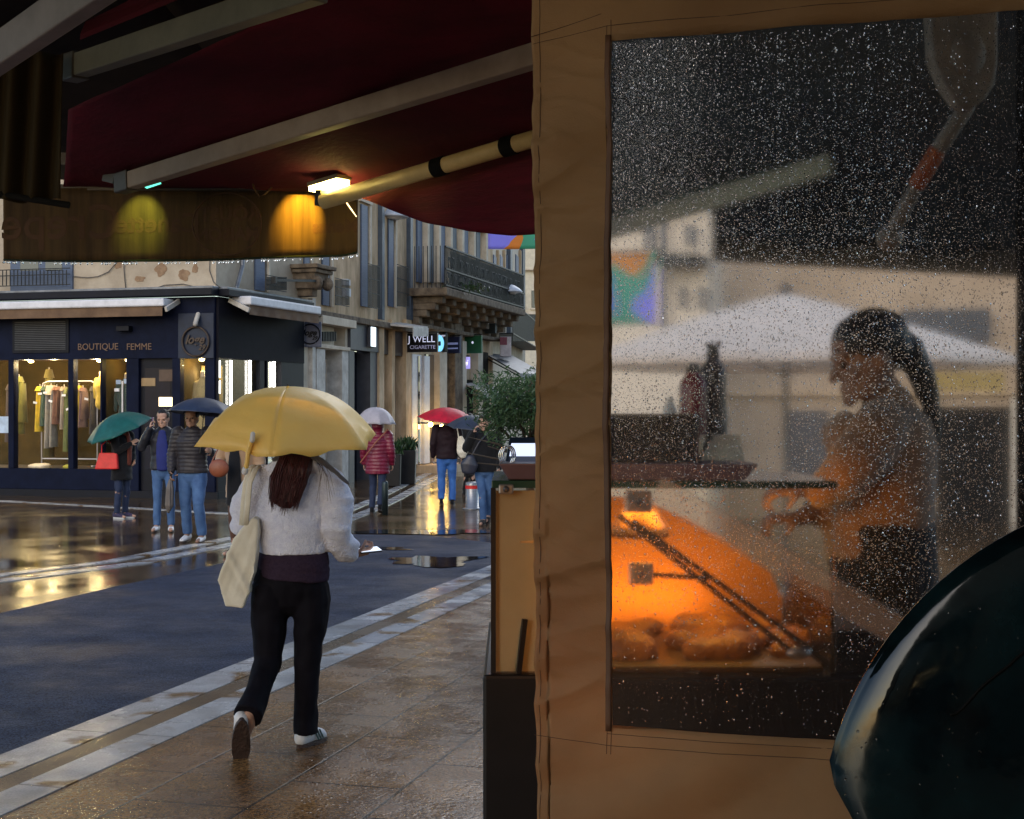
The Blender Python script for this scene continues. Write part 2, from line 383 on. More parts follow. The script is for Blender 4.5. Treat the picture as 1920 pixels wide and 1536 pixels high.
# ================================================================= BUILDINGS ON THE FAR SIDE
plas = M("cream_plaster", (.33, .27, .20), .85, col2=(.46, .39, .30), scale=1.6, bump=.25, bscale=22)
plas2 = M("pale_plaster", (.48, .40, .30), .85, col2=(.66, .57, .45), scale=2.2, bump=.2, bscale=18)
stone = M("weathered_limestone", (.38, .26, .145), .85, col2=(.68, .49, .31), scale=3.0, bump=.4, bscale=14, stretch=(1, 1, .35))
stoned = M("sooty_carved_stone", (.07, .05, .035), .9, col2=(.20, .15, .10), scale=5, bump=.5, bscale=16)
navy = M("navy_shopfront_paint", (.005, .008, .024), .55, var=.25, scale=3, spec=.08)
navyd = M("dark_navy_paint", (.004, .005, .011), .5, var=.25, spec=.2)
greyp = M("grey_shopfront_paint", (.06, .06, .07), .5, var=.15)
bluesh = M("blue_grey_shutter_paint", (.075, .105, .17), .6, var=.15, stretch=(1, 1, 12), scale=5)
iron = M("black_iron", (.018, .020, .022), .5, var=.3)
white = M("white_painted_metal", (.62, .62, .66), .45, var=.12, scale=5)
whited = M("dirty_white_paint", (.34, .31, .28), .6, col2=(.55, .52, .48), scale=4)
dark = M("dark_interior", (.012, .011, .010), .8)
brownv = M("brown_canvas_valance", (.10, .055, .030), .8, col2=(.17, .10, .055), scale=2.5)
zinc = M("grey_zinc", (.16, .17, .19), .45, var=.25, metal=.6)
shopglass = glass_mat("shop_window_glass", rough=.015, ior=1.12)
darkglass = M("dark_window_glass", (.02, .025, .03), .06, coat=1)

# ---- boutique: front (fb) and side (fs)
fb = pfac(-170, 29.6, 405, 27.7); fs = pfac(405, 27.7, 566, 31.2)
TOP = 11.0
bt = empty("boutique_building", fb.W(fb.S(200), 0, 0), "cream plastered corner house above a dark navy clothes boutique with lit windows", "building")
def build(o, fac, name, mat, boxes, bevel=0, parent=None):
    mb = MB()
    for bx in boxes: fac.box(mb, *bx)
    return mb.build(name, mat, o if parent is None else parent, bevel=bevel)
sE = fb.S(405); sE2 = fs.S(566)
zF0 = fb.Z(200, 673); zF1 = fb.Z(200, 562); zCor = fb.Z(200, 548)   # fascia bottom, top, cornice
mb = MB(); fb.sbox(mb, 0, sE, zCor, TOP, -.4, 0); fs.sbox(mb, 0, sE2, zCor, TOP, -.4, 0)
wall = mb.build("wall", plas, bt)
# patches of fallen render
mp_ = M("bare_stone_patch", (.20, .12, .07), .9, col2=(.30, .20, .12), scale=9, bump=.4)
for cx, cy, rx, ry, sd in ((302, 505, 11, 11, 1), (345, 515, 12, 10, 2), (262, 523, 12, 5, 3), (366, 505, 6, 8, 4), (222, 497, 9, 7, 6)):
    mb = MB(); c = fb.pt(cx, cy, .002); pts = []
    for k in range(22):
        a = 2*math.pi*k/22; r = 1 + .5*noise.noise(Vector((math.cos(a)*1.5+sd*7, math.sin(a)*1.5, sd)))
        pts.append(c + fb.u*(rx/F*28.4*r*math.cos(a)) + Vector((0, 0, ry/F*28.4*r*math.sin(a))))
    mb.prism(pts, fb.n*.006); mb.build("bare_patch", mp_, bt)
mb = MB(); fb.sbox(mb, 0, sE+.08, zCor-.13, zCor, 0, .34); fs.sbox(mb, -.02, sE2, zCor-.13, zCor, 0, .30); mb.build("cornice", navyd, bt, bevel=.01)
mb = MB(); fb.sbox(mb, 0, sE+.08, zCor+.001, zCor+.05, 0, .30); fs.sbox(mb, -.02, sE2, zCor+.001, zCor+.05, 0, .26); mb.build("ledge", zinc, bt, bevel=.01)
# upstairs window with iron guard
wx0, wx1 = 22, 138
wn = build(bt, fb, "window", bluesh, [(wx0, wx1, 400, 545, 0, .05)], 0)
build(bt, fb, "pane", darkglass, [(41, 75, 420, 508, .05, .056), (88, 119, 420, 508, .05, .056)], parent=wn)
mb = MB()
for x in range(2, 141, 7): fb.box(mb, x, x+1.2, 508, 537, .20, .215)
for y in (506, 517, 536): fb.box(mb, 0, 142, y, y+1.6, .195, .22)
mb2 = mb.build("window_guard", iron, bt)
# navy fascia: front, corner, side
mb = MB(); fb.sbox(mb, 0, sE, zF0, zCor-.14, -.3, .06); mb.build("fascia", navy, bt)
mb = MB(); fs.sbox(mb, 0.0, sE2, zF0, zCor-.14, -.3, .058); mb.build("side_fascia", M("side_shopfront_paint", (.007, .007, .012), .6, spec=.08), bt)
build(bt, fb, "corner_panel", M("corner_navy", (.010, .018, .042), .45, spec=.3), [(338, 404, 588, 672, .06, .085)])
mb = MB(); fb.box(mb, 28, 133, 600, 662, .06, .085)
g0 = mb.build("vent_grille", navyd, bt)
mb = MB()
for k in range(16): y = 604 + k*3.4; fb.box(mb, 33, 128, y, y+1.3, .085, .10)
mb.build("louvre", M("louvre_paint", (.045, .048, .055), .5), g0)
for tx, x in (("BOUTIQUE", 187), ("FEMME", 264)): text_part(tx, "lettering", M("bronze_letters", (.14, .075, .045), .5), bt, fb.pt(x, 651, .07), fb.u, .185, ext=.006)
# round emblem on the corner and its square twin sign
def emblem(par, fac, px, py, rad, d, mat):
    c = fac.pt(px, py, d); mb = MB(); seg = 40
    ring = [c + fac.u*(rad*math.cos(2*math.pi*k/seg)) + Vector((0, 0, rad*math.sin(2*math.pi*k/seg))) for k in range(seg+1)]
    mb.tube(ring, rad*.07, 8, round_=False); mb.build("ring", mat, par)
    text_part("loge", "script", mat, par, c + fac.u*(-rad*.08) + Vector((0, 0, rad*.12)), fac.u, rad*.85, ext=.006, shear=.35, bold=.006)
    text_part("29", "script", mat, par, c + fac.u*(rad*.45) + Vector((0, 0, -rad*.42)), fac.u, rad*.5, ext=.006, shear=.35, bold=.004)
emb = M("dark_bronze", (.045, .028, .020), .45, metal=.3)
sg = empty("emblem_sign", fb.pt(372, 640, .1), "round dark bronze ring emblem with script lettering on the navy corner", "sign")
emblem(sg, fb, 372, 641, .285, .12, emb)
mb = MB(); mb.tube([fb.pt(376, 590, .1), fb.pt(376, 609, .22)], .045, 10); mb.build("spotlight", whited, sg)
for px in (240,):
    ft = empty("floodlight", fb.pt(px, 617, .1), "small dark floodlight fixed above the boutique lettering", "lamp")
    build(ft, fb, "housing", navyd, [(px-12, px+12, 612, 622, .06, .22)], .01)
# awning cassettes
def cassette(fac, x0, x1, yt, ym, yb, lab, br):
    a = empty("rolled_awning", fac.pt((x0+x1)/2, ym, .4), lab, "awning")
    mb = MB(); zt = fac.Z((x0+x1)/2, yt); zm = fac.Z((x0+x1)/2, ym); zb = fac.Z((x0+x1)/2, yb)
    fac.sbox(mb, fac.S(x0), fac.S(x1), zm, zt, .12, .55); mb.build("housing", white, a, bevel=.03)
    mb = MB(); s0, s1 = fac.S(x0)+.03, fac.S(x1)-.05
    mb.grid(lambda u, v: fac.W(s0+(s1-s0)*u, zm-.002+(zb-zm)*v, .50+.012*math.sin(u*40)*v), 60, 3); mb.build("valance", brownv, a, solid=.004)
    mb = MB(); mb.bar(fac.pt(br, yt-3, .12), fac.pt(br-2, ym+1, .58), .05, .09); mb.build("bracket", whited, a)
cassette(fb, -170, 333, 568.5, 583, 600, "long white rolled awning box with brown valance over the lit boutique windows", 341)
cassette(fs, 424, 560, 566, 582, 599, "short white rolled awning box with brown valance on the side of the boutique", 420)
# shopfront openings (front): posts and panels
post_x = [(-170, -150), (18, 28), (130, 140), (190, 193), (239, 262), (325, 340), (386, 404)]
zb0 = fb.Z(200, 880)     # sill of windows
for a, b in post_x:
    mb = MB(); fb.box(mb, a, b, 0, 0, -.12, .05, z0=zb0 if a in (18, 130, 190) else .14, z1=zF0); mb.build("post", navy, bt, bevel=.008)
mb = MB(); fb.sbox(mb, 0, fb.S(262), .14, zb0, -.12, .04); fb.sbox(mb, fb.S(325), sE, .14, zb0-.02, -.12, .04); mb.build("stall_riser", navy, bt, bevel=.01)
mb = MB(); fb.sbox(mb, 0, sE+.05, 0, .14, -.2, .055); fs.sbox(mb, 0, sE2, 0, .14, -.2, .055); mb.build("plinth", navyd, bt)
for a, b in ((-150, 18), (28, 130), (140, 239), (340, 386)):
    mb = MB(); fb.box(mb, a, b, 0, 0, -.03, -.02, z0=zb0, z1=zF0); mb.build("glazing", shopglass, bt)
# door
dr = build(bt, fb, "door", navyd, [(262, 325, 0, 0, -.10, -.04, .14, zF0)])
build(bt, fb, "door_glass", M("dim_door_glass", (.006, .008, .02), .15, spec=.15), [(270, 318, 690, 880, -.04, -.034)], parent=dr)
mb = MB(); fb.box(mb, 264, 290, 709, 724, -.03, -.02); mb.build("poster", M("kraft_paper", (.30, .20, .10), .8), dr)
mb = MB(); fb.box(mb, 297, 326, 693, 715, -.03, -.02); mb.build("poster", M("brown_paper", (.10, .065, .045), .8), dr)
mb = MB(); fb.box(mb, 297, 326, 745, 762, -.03, -.015); mb.build("lit_screen", EM("lit_screen", (1, .75, .45), 2.2), dr)
# boutique interior
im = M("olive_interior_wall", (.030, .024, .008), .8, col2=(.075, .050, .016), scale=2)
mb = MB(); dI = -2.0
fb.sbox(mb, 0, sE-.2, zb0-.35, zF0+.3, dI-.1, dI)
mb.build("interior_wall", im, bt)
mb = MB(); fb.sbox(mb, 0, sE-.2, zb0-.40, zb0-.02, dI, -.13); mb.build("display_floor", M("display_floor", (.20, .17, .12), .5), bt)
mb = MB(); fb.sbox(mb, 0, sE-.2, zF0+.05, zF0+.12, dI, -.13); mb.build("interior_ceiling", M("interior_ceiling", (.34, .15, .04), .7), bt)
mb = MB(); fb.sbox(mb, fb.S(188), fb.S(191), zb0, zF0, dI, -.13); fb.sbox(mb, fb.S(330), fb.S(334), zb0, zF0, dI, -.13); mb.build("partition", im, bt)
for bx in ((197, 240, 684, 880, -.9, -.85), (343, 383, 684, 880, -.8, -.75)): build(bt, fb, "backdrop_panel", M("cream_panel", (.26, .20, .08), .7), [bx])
for x, pw in ((35, 16), (85, 22), (165, 22), (-60, 22), (-110, 16)):
    lamp("shop_lamp", fb.W(fb.S(x), zF0-.10, -.30), (1, .74, .34), pw*1.5, bt, .06)
for x, pw in ((219, 7), (359, 11)):
    lamp("display_lamp", fb.W(fb.S(x), zF0-.12, -.42), (1, .70, .22), pw, bt, .03)
for x in (219, 359, 35, 165): mb = MB(); mb.ball(fb.W(fb.S(x), zF0-.02, -.42), (.06, .06, .03), 12, 6); mb.build("downlight", EM("warm_downlight", (1, .75, .3), 9), bt)
# side windows with bright vertical tubes
for a, b in ((405, 407), (484, 492), (497, 499), (524, 566)): mb = MB(); fs.box(mb, a, b, 0, 0, -.12, .045, z0=.14, z1=zF0); mb.build("side_post", navyd, bt)
mb = MB(); fs.sbox(mb, 0.01, sE2, .141, zb0-.02, -.12, .04); mb.build("side_riser", navyd, bt)
mb = MB(); fs.sbox(mb, 0.05, sE2-.02, zb0, zF0, -.06, -.05); mb.build("side_glazing", shopglass, bt)
mb = MB(); fs.sbox(mb, .2, sE2, zb0-.4, zF0, -1.5, -1.42); mb.build("side_interior_wall", M("dim_wall", (.10, .09, .08), .8), bt)
tube_m = EM("white_tube_light", (1.0, .97, .88), 5.0)
mb = MB()
for x, y0, y1 in ((412, 676, 708), (412, 714, 745), (434, 676, 760), (470, 676, 760), (515, 664, 760)): fs.box(mb, x-1.3, x+1.3, y0, y1, -.045, -.02)
for k, (x, y0, y1) in enumerate(((412, 676, 708), (412, 714, 738), (434, 676, 760), (470, 676, 760), (515, 664, 760))):
    q = MB(); fs.box(q, x-1.4, x+1.4, y0, y1, -.03, .0); q.build("tube_light", tube_m, bt)
lamp("shop_lamp", fs.W(fs.S(440), zF0-.3, -.7), (1, .9, .75), 14, bt, .06); lamp("shop_lamp", fs.W(fs.S(510), zF0-.3, -.7), (1, .9, .7), 10, bt, .06)
mb = MB(); mb.tube([fs.pt(448, 484, .08), fs.pt(446, 500, .1), fs.pt(432, 540, .14)], .045, 10); fs.box(mb, 0, 0, 0, 0, 0, 0, 0, 0) if False else None
mb.build("downpipe", zinc, bt)
# cables slung on the plaster
cabm = M("grey_cable", (.08, .07, .06), .6)
def cable(fac, pts, r=.009, name="cable", par=None):
    mb = MB(); mb.tube([fac.pt(x, y, .03) for x, y in pts], r, 6, round_=False); return mb.build(name, cabm, par or bt, smooth=True)
cable(fb, [(222, 490), (205, 510), (185, 519), (165, 521), (140, 519)]); cable(fb, [(233, 480), (234, 510), (237, 541)]); cable(fb, [(395, 480), (394, 508), (402, 530), (415, 540)])
cable(fb, [(280, 545), (310, 535), (345, 533), (378, 541)]); cable(fb, [(40, 480), (44, 515), (58, 545)], .012); cable(fb, [(60, 490), (68, 525), (90, 545)], .012)

# things standing in the boutique windows
def rail(x0, x1, yt, yb, d, lab):
    r = empty("clothes_rail", fb.W(fb.S((x0+x1)/2), zb0, d), lab, "clothes rail")
    zt = fb.Z((x0+x1)/2, yt)+.0; zb_ = zb0+.06; s0, s1 = fb.S(x0), fb.S(x1)
    mb = MB(); pts = [fb.W(s0, zb_, d), fb.W(s0, zt-.15, d), fb.W(s0+.04, zt-.04, d), fb.W(s0+.15, zt, d), fb.W(s1-.15, zt, d), fb.W(s1-.04, zt-.04, d), fb.W(s1, zt-.15, d), fb.W(s1, zb_, d)]
    mb.tube(pts, .014, 8, round_=False); mb.build("frame", white, r, smooth=True)
    for s_ in (s0, s1):
        q = MB(); q.bar(fb.W(s_, zb_-.02, d-.2), fb.W(s_, zb_-.02, d+.2), .03, .03); q.build("foot", white, r)
    q = MB(); q.bar(fb.W(s0, zb_+.12, d), fb.W(s1, zb_+.12, d), .02, .02); q.build("lower_bar", white, r)
    return zt
zr = rail(48, 154, 714, 870, -.55, "white tubular clothes rail behind the second boutique window")
def garment(x, w, yt, yb, col, lab, d=-.55, tag=None, legs=False, nm="hanging_garment", cat="clothes", group="clothes hanging on the white rail"):
    g_ = empty(nm, fb.pt(x, yt, d), lab, cat, group)
    m = M("cloth_%d_%d_%d" % tuple(int(c*255) for c in col), col, .85, var=.2, scale=8, sheen=.2)
    wm = w/F*28.5; zt = fb.Z(x, yt); zb_ = fb.Z(x, yb); s_ = fb.S(x); h = zt-zb_; mb = MB()
    def lobe(ds, w0, w1, zz0, zz1):
        mb.grid(lambda u, v: fb.W(s_+ds+(w0+(w1-w0)*v)*math.cos(u*2*math.pi)*.5, zz0+(zz1-zz0)*v, d+(.10+.06*v)*(1+.12*math.sin(u*25+x))*math.sin(u*2*math.pi)), 22, 8)
    if legs:
        lobe(-wm*.26, wm*.42, wm*.34, zt-.1*h, zb_); lobe(wm*.26, wm*.42, wm*.34, zt-.1*h, zb_+.03)
        lobe(0, wm*.8, wm*.95, zt, zt-.15*h)
    else:
        lobe(0, wm*.35, wm*.9, zt, zt-.10*h); lobe(0, wm*.9, wm, zt-.10*h, zb_); lobe(wm*.45, wm*.2, wm*.16, zt-.12*h, zt-.8*h)
    mb.build("cloth", m, g_, smooth=True)
    hk = MB(); hk.tube([fb.W(s_, zt-.01, d), fb.W(s_, zt+.04, d)], .006, 6); hk.build("hanger", white, g_)
    if tag:
        tg = MB(); c = fb.pt(x+tag[0], tag[1], d+.17); a = tag[2]
        e = fb.u*math.cos(a)+Vector((0, 0, math.sin(a))); f_ = -fb.u*math.sin(a)+Vector((0, 0, math.cos(a)))
        tg.prism([c-e*.045-f_*.022, c+e*.045-f_*.022, c+e*.045+f_*.022, c-e*.045+f_*.022], fb.n*.004); tg.build("price_tag", M("white_card", (.8, .8, .85), .6), g_)
    return g_
garment(45, 13, 724, 810, (.62, .42, .02), "bright yellow garment at the left end of the white rail", tag=(0, 755, -.2))
garment(54, 12, 724, 800, (.03, .07, .05), "dark green top hanging beside the bright yellow one", tag=(0, 738, .1))
garment(66, 22, 722, 842, (.33, .30, .26), "long pale grey trousers hanging on the white rail", legs=True, tag=(-2, 736, .1))
garment(77, 15, 724, 796, (.13, .055, .04), "rust brown top hanging right of the grey trousers", tag=(-3, 752, -.3))
garment(91, 10, 724, 806, (.30, .25, .22), "beige garment in the middle of the white rail")
garment(99, 13, 726, 848, (.10, .12, .03), "long olive garment on the white rail", tag=(0, 741, 0))
garment(109, 12, 724, 806, (.12, .065, .035), "chocolate brown cardigan on the white rail", tag=(-2, 767, .4))
garment(119, 12, 722, 800, (.62, .44, .03), "mustard yellow garment left of the window post", tag=(2, 741, -.3))
garment(127, 10, 726, 802, (.20, .12, .12), "dusty pink brown garment near the right end of the rail")
garment(147, 10, 724, 815, (.05, .045, .05), "black garment at the right end of the rail", tag=(-5, 748, -.2))
garment(8, 18, 705, 815, (.10, .11, .02), "olive coat hanging in the leftmost boutique window", d=-.5, tag=(3, 735, .2), group=None)
garment(-8, 14, 720, 830, (.05, .03, .03), "dark coat at the far left edge of the boutique", d=-.5, group=None)
garment(38, 14, 690, 860, (.10, .085, .02), "long olive dress behind the rail in the second window", d=-1.0, group=None)
sgn = empty("notice", fb.pt(8, 797, -.01), "pale blue paper notice stuck low in the leftmost boutique window", "notice")
build(sgn, fb, "paper", M("pale_blue_paper", (.45, .55, .68), .7), [(-4, 16, 781, 812, -.018, -.012)])
def bust(x, yt, yb, w, col, lab, trim=None, d=-.5):
    b_ = empty("dress_form", fb.W(fb.S(x), zb0, d), lab, "mannequin")
    zt, zb_ = fb.Z(x, yt), fb.Z(x, yb); h = zt-zb_; wm = w/F*28.5/2; s_ = fb.S(x); mb = MB(); m = M("bust_%d_%d_%d" % tuple(int(c*255) for c in col), col, .8, sheen=.2)
    c = lambda z, e=0: fb.W(s_+e, z, d)
    mb.tube([c(zb_), c(zb_+.35*h), c(zb_+.65*h), c(zb_+.85*h), c(zt-.05*h)], [(wm*.95, .12), (wm*.75, .11), (wm, .13), (wm*.9, .1), (wm*.35, .06)], 18, ref=fb.u)
    for sg_ in (-1, 1): mb.tube([c(zt-.15*h, sg_*wm*.8), c(zt-.45*h, sg_*wm*1.1), c(zt-.75*h, sg_*wm*1.15)], [.06, .05, .04], 10, ref=fb.u)
    blob(mb, "garment", m, b_, .02)
    q = MB(); q.tube([c(zt-.06*h), c(zt+.06)], .045, 10); q.build("neck", M("form_beige", (.45, .36, .26), .7), b_, smooth=True)
    q = MB(); q.tube([c(zb0), c(zb_+.1)], .015, 8); q.lathe(c(zb0), [(.13, 0), (.13, .02), (.03, .03)]); q.build("stand", iron, b_)
    if trim:
        q = MB(); q.box((0, 0, 0), (0, 0, 0)) if False else None
        q = MB(); fb.box(q, x-1.2, x+1.2, yt+6, yb, d+.12, d+.16); q.build("trim", M("white_trim", (.7, .7, .72), .6), b_)
        q = MB(); fb.box(q, x-12, x-3, yt+4, yt+12, d+.12, d+.16); fb.box(q, x+3, x+11, yt+2, yt+11, d+.12, d+.16); q.build("collar", M("pale_collar", (.35, .45, .62), .6), b_)
        q = MB(); fb.box(q, x-15, x-6, yt+20, yt+26, d+.12, d+.16); q.build("price_tag", M("white_card", (.8, .8, .85), .6), b_)
    return b_
bust(164, 704, 758, 24, (.52, .36, .04), "torso form in a mustard yellow sleeveless top in the third window")
bust(217, 708, 790, 40, (.02, .05, .045), "torso form in a dark green jacket with white trim under the spotlight", trim=True, d=-.4)
bust(361, 704, 800, 30, (.28, .22, .10), "torso form in a beige coat in the narrow lit corner window", d=-.4)
# folded things and shoes on the display floor
def lump(name, cat, lab, x, y, rx, rz, col, d=-.35):
    mb = MB(); c = fb.pt(x, y, d)
    mb.ball(c, (rx, .15, rz), 14, 8); mb.ball(c+fb.u*rx*.5+Vector((0, 0, rz*.3)), (rx*.5, .12, rz*.7), 12, 8)
    o = blob(mb, name, M(name+"_cloth", col, .8), None, .02, disp=lambda p: .012*noise.noise(p*14)); setp(o, lab, cat)
lump("folded_scarf", "scarf", "cream knitted scarf heaped on the boutique window floor", 55, 876, .25, .07, (.62, .55, .42))
lump("folded_sweater", "sweater", "folded yellow green sweater on the boutique window floor", 112, 877, .14, .05, (.30, .30, .04))
# ladder shelf in third window
ld = empty("display_ladder", fb.W(fb.S(195), zb0, -.7), "white display ladder leaning in the third boutique window", "ladder")
mb = MB(); mb.bar(fb.pt(186, 880, -.5), fb.pt(186, 690, -.9), .03, .03); mb.bar(fb.pt(203, 880, -.5), fb.pt(201, 690, -.9), .03, .03); mb.build("stile", white, ld)
for k in range(6): q = MB(); q.bar(fb.pt(186, 860-k*30, -.53-.06*k), fb.pt(202, 860-k*30, -.53-.06*k), .025, .025); q.build("rung", white, ld)
# ================================================================= STREET, LEFT SIDE BEYOND THE BOUTIQUE
f3 = pfac(566, 31.2, 765, 38.5); f4 = pfac(765, 38.5, 925, 47.0); f5 = pfac(918, 47.5, 985, 62.0)
h3 = empty("town_house", f3.W(2, 0, 0), "weathered cream town house with blue grey shutters right of the boutique", "building")
def fpart(o, f, name, mat, bxs, bevel=0, parent=None):
    mb = MB()
    for b in bxs: f.box(mb, *b)
    return mb.build(name, mat, parent or o, bevel=bevel)
zu = f3.Z(650, 596)
mb = MB(); f3.sbox(mb, 0, f3.len, zu, 12.5, -.5, 0); mb.build("wall", stone, h3)
mb = MB(); f3.sbox(mb, 0, f3.len, zu-.12, zu+.03, 0, .22); mb.build("string_course", stoned, h3, bevel=.02)
mb = MB(); f3.sbox(mb, 0, f3.S(650), 0, zu-.12, -.5, -.35); f3.sbox(mb, 0, f3.S(584), 0, zu-.12, -.35, .0); f3.sbox(mb, f3.S(646), f3.S(654), 0, zu-.12, -.4, .02); mb.build("ground_wall", plas2, h3)
# doorway with pale entrance surround (px 584-646)
fpart(h3, f3, "door_surround", whited, [(586, 602, 655, 0, -.34, .10, 0, None), (634, 646, 655, 0, -.34, .10, 0, None)])
mb = MB(); f3.sbox(mb, f3.S(584), f3.S(647), f3.Z(615, 655), f3.Z(615, 648), 0, .14); f3.sbox(mb, f3.S(586), f3.S(650), f3.Z(615, 611), f3.Z(615, 596), -.02, .25); mb.build("door_cornice", plas2, h3, bevel=.01)
d_ = fpart(h3, f3, "door", plas2, [(602, 634, 672, 0, -.35, -.28, 0, None)])
fpart(h3, f3, "door_panel", whited, [(606, 617, 680, 700, -.28, -.26), (620, 631, 680, 700, -.28, -.26), (606, 617, 715, 850, -.28, -.26), (620, 631, 715, 850, -.28, -.26)], parent=d_)
mb = MB()
for k in range(9): f3.box(mb, 604+k*3, 605.3+k*3, 622, 640, -.02, .02)
mb.build("fanlight_bar", iron, h3)
fpart(h3, f3, "fanlight_panel", plas2, [(602, 634, 612, 655, -.3, -.1)])
fpart(h3, f3, "wall_pipe", whited, [(578, 584, 560, 0, 0, .10, .1, None)])
# grey shopfront with dark doorway (650-692) and lit strip
fpart(h3, f3, "shop_fascia", greyp, [(650, 703, 604, 658, -.2, .10)])
fpart(h3, f3, "shop_pilaster", greyp, [(650, 660, 658, 0, -.3, .06, 0, None), (690, 703, 658, 0, -.3, .06, 0, None)])
sd = fpart(h3, f3, "shop_door", navyd, [(660, 690, 658, 0, -.4, -.3, 0, None)])
fpart(h3, f3, "door_edge", M("door_wood", (.22, .11, .05), .6), [(661, 665, 668, 0, -.3, -.26, 0, None)], parent=sd)
ls = empty("light_box", f3.pt(686, 630, .4), "small white glowing vertical light box on the grey shopfront", "sign")
mb = MB(); f3.box(mb, 680, 690.5, 613, 651, .12, .2); mb.build("casing", greyp, ls)
mb = MB(); f3.box(mb, 681, 689.5, 614, 650, .20, .215); mb.build("light_panel", EM("cool_white_sign", (.75, .9, 1.0), 1.3), ls)
# rest of the street level to the balcony house
fpart(h3, f3, "stone_pier", stone, [(703, 712, 600, 0, -.3, .12, 0, None), (728, 734, 600, 0, -.3, .1, 0, None), (755, 765, 600, 0, -.3, .1, 0, None)])
fpart(h3, f3, "amber_doorway", M("amber_wood", (.30, .17, .05), .6, var=.3), [(712, 728, 668, 0, -.35, -.2, 0, None)])  # doorway filled with plain amber colour
fpart(h3, f3, "shop_window", darkglass, [(734, 755, 655, 0, -.3, -.2, 0.3, None)])
fpart(h3, f3, "upper_fascia", M("brown_fascia", (.07, .05, .04), .6), [(712, 765, 620, 666, -.3, .0)])
aw = empty("shop_awning", f3.pt(735, 618, .4), "small half closed white awning left of the black vape shop sign", "awning")
mb = MB(); a0, a1 = f3.pt(716, 609, .0), f3.pt(752, 609, .0); b0, b1 = f3.pt(718, 616, .8), f3.pt(748, 616, .8)
mb.hexa([a0, a1, b1, b0], [a0+Vector((0, 0, .06)), a1+Vector((0, 0, .06)), b1+Vector((0, 0, .04)), b0+Vector((0, 0, .04))]); mb.build("cloth", whited, aw)
mb = MB(); mb.hexa([b0-Vector((0, 0, .22)), b1-Vector((0, 0, .22)), b1-Vector((0, 0, .22))+f3.n*.02, b0-Vector((0, 0, .22))+f3.n*.02], [b0, b1, b1+f3.n*.02, b0+f3.n*.02]); mb.build("valance", whited, aw)
# upper windows: tall shutters with guards
def swin(o, f, x0, x1, yt, yb, gx=None, gy=None):
    w_ = fpart(o, f, "window", darkglass, [(x0, x1, yt, yb, .0, .012)])
    fpart(o, f, "shutter", bluesh, [(x0, x0+(x1-x0)*.72, yt, yb, .013, .05)], parent=w_)
    fpart(o, f, "surround", plas2, [(x1, x1+3, yt-4, yb+2, .0, .06), (x0-3, x1+3, yt-9, yt-4, .0, .08)], parent=w_)
    if gx:
        mb = MB(); n_ = max(5, int((gx[1]-gx[0])/2.2))
        for k in range(n_+1): xx = gx[0]+(gx[1]-gx[0])*k/n_; f.box(mb, xx-.35, xx+.35, gy[0], gy[1], .30, .315)
        for k in range(4): yy = gy[0]+(gy[1]-gy[0])*k/3; f.box(mb, gx[0], gx[1], yy-.5, yy+.5, .29, .32)
        mb.build("window_guard", iron, w_)
swin(h3, f3, 602, 618, 470, 573, (605, 631), (525, 573))
swin(h3, f3, 568, 580, 380, 503)
swin(h3, f3, 675, 690, 385, 575, (668, 690), (498, 578)); swin(h3, f3, 726, 738, 412, 575, (724, 746), (500, 575))
swin(h3, f3, 610, 626, 250, 380); swin(h3, f3, 675, 690, 180, 330); swin(h3, f3, 726, 738, 200, 350)
fpart(h3, f3, "downpipe", M("blue_grey_pipe", (.05, .07, .10), .5), [(708.5, 713, 150, 600, .0, .12), (762, 766.5, 200, 600, .0, .12)])
mb = MB(); 
fpart(h3, f3, "junction_box", white, [(641, 648, 524, 535, .0, .12), (640, 649, 541, 556, .0, .12)])
# carved stone bracket at the corner (px 527-600, y 505-560) and boutique side window
cb = empty("stone_corbel", fs.pt(560, 520, .3), "dark carved stone corbel projecting at the corner of the boutique house", "corbel")
mb = MB(); c = fs.pt(563, 507, .25); u = fs.u; n_ = fs.n
for w_, h_, z_, dd in ((.50, .09, 0, .40), (.44, .08, -.09, .34), (.36, .18, -.24, .27), (.24, .2, -.42, .18), (.14, .18, -.58, .10)):
    p = c + Vector((0, 0, z_)); mb.hexa([p-u*w_-n_*.25, p+u*w_-n_*.25, p+u*w_*.95+n_*dd, p-u*w_*.95+n_*dd], [q+Vector((0, 0, h_)) for q in (p-u*w_-n_*.25, p+u*w_-n_*.25, p+u*w_+n_*dd, p-u*w_+n_*dd)])
for sg_ in (-1, 1): mb.ball(c+u*sg_*.26+n_*.28+Vector((0, 0, -.30)), (.13, .13, .15), 12, 8)
mb.build("carved_block", stoned, cb, bevel=.02)
swin(bt, fs, 476, 499, 440, 545, (474, 512), (520, 545)); 
mb = MB(); mb.bar(fs.pt(468, 527, .55), fs.pt(548, 528, .55), .05, .05); fs.box(mb, 467, 470, 521, 533, .5, .6); mb.build("sign_arm", iron, bt)
sq = empty("hanging_sign", fs.pt(566, 630, .6), "square grey hanging sign with a circled script logo beside the doorway", "sign")
fq = Fac((fs.pt(585, 630, .0)-Vector((.60, 0, 0))).to_2d(), (fs.pt(585, 630, 0)+Vector((.6, .0, 0))).to_2d())
mb = MB(); fq.box(mb, 565, 606, 605, 652, .25, .33); mb.build("board", M("sign_grey", (.085, .095, .15), .5), sq, bevel=.01)
emblem(sq, fq, 585.5, 628, .215, .345, navyd)
mb = MB(); fq.box(mb, 548, 566, 603, 606, .27, .31); fq.box(mb, 548, 566, 648, 651, .27, .31); mb.build("bracket", iron, sq)

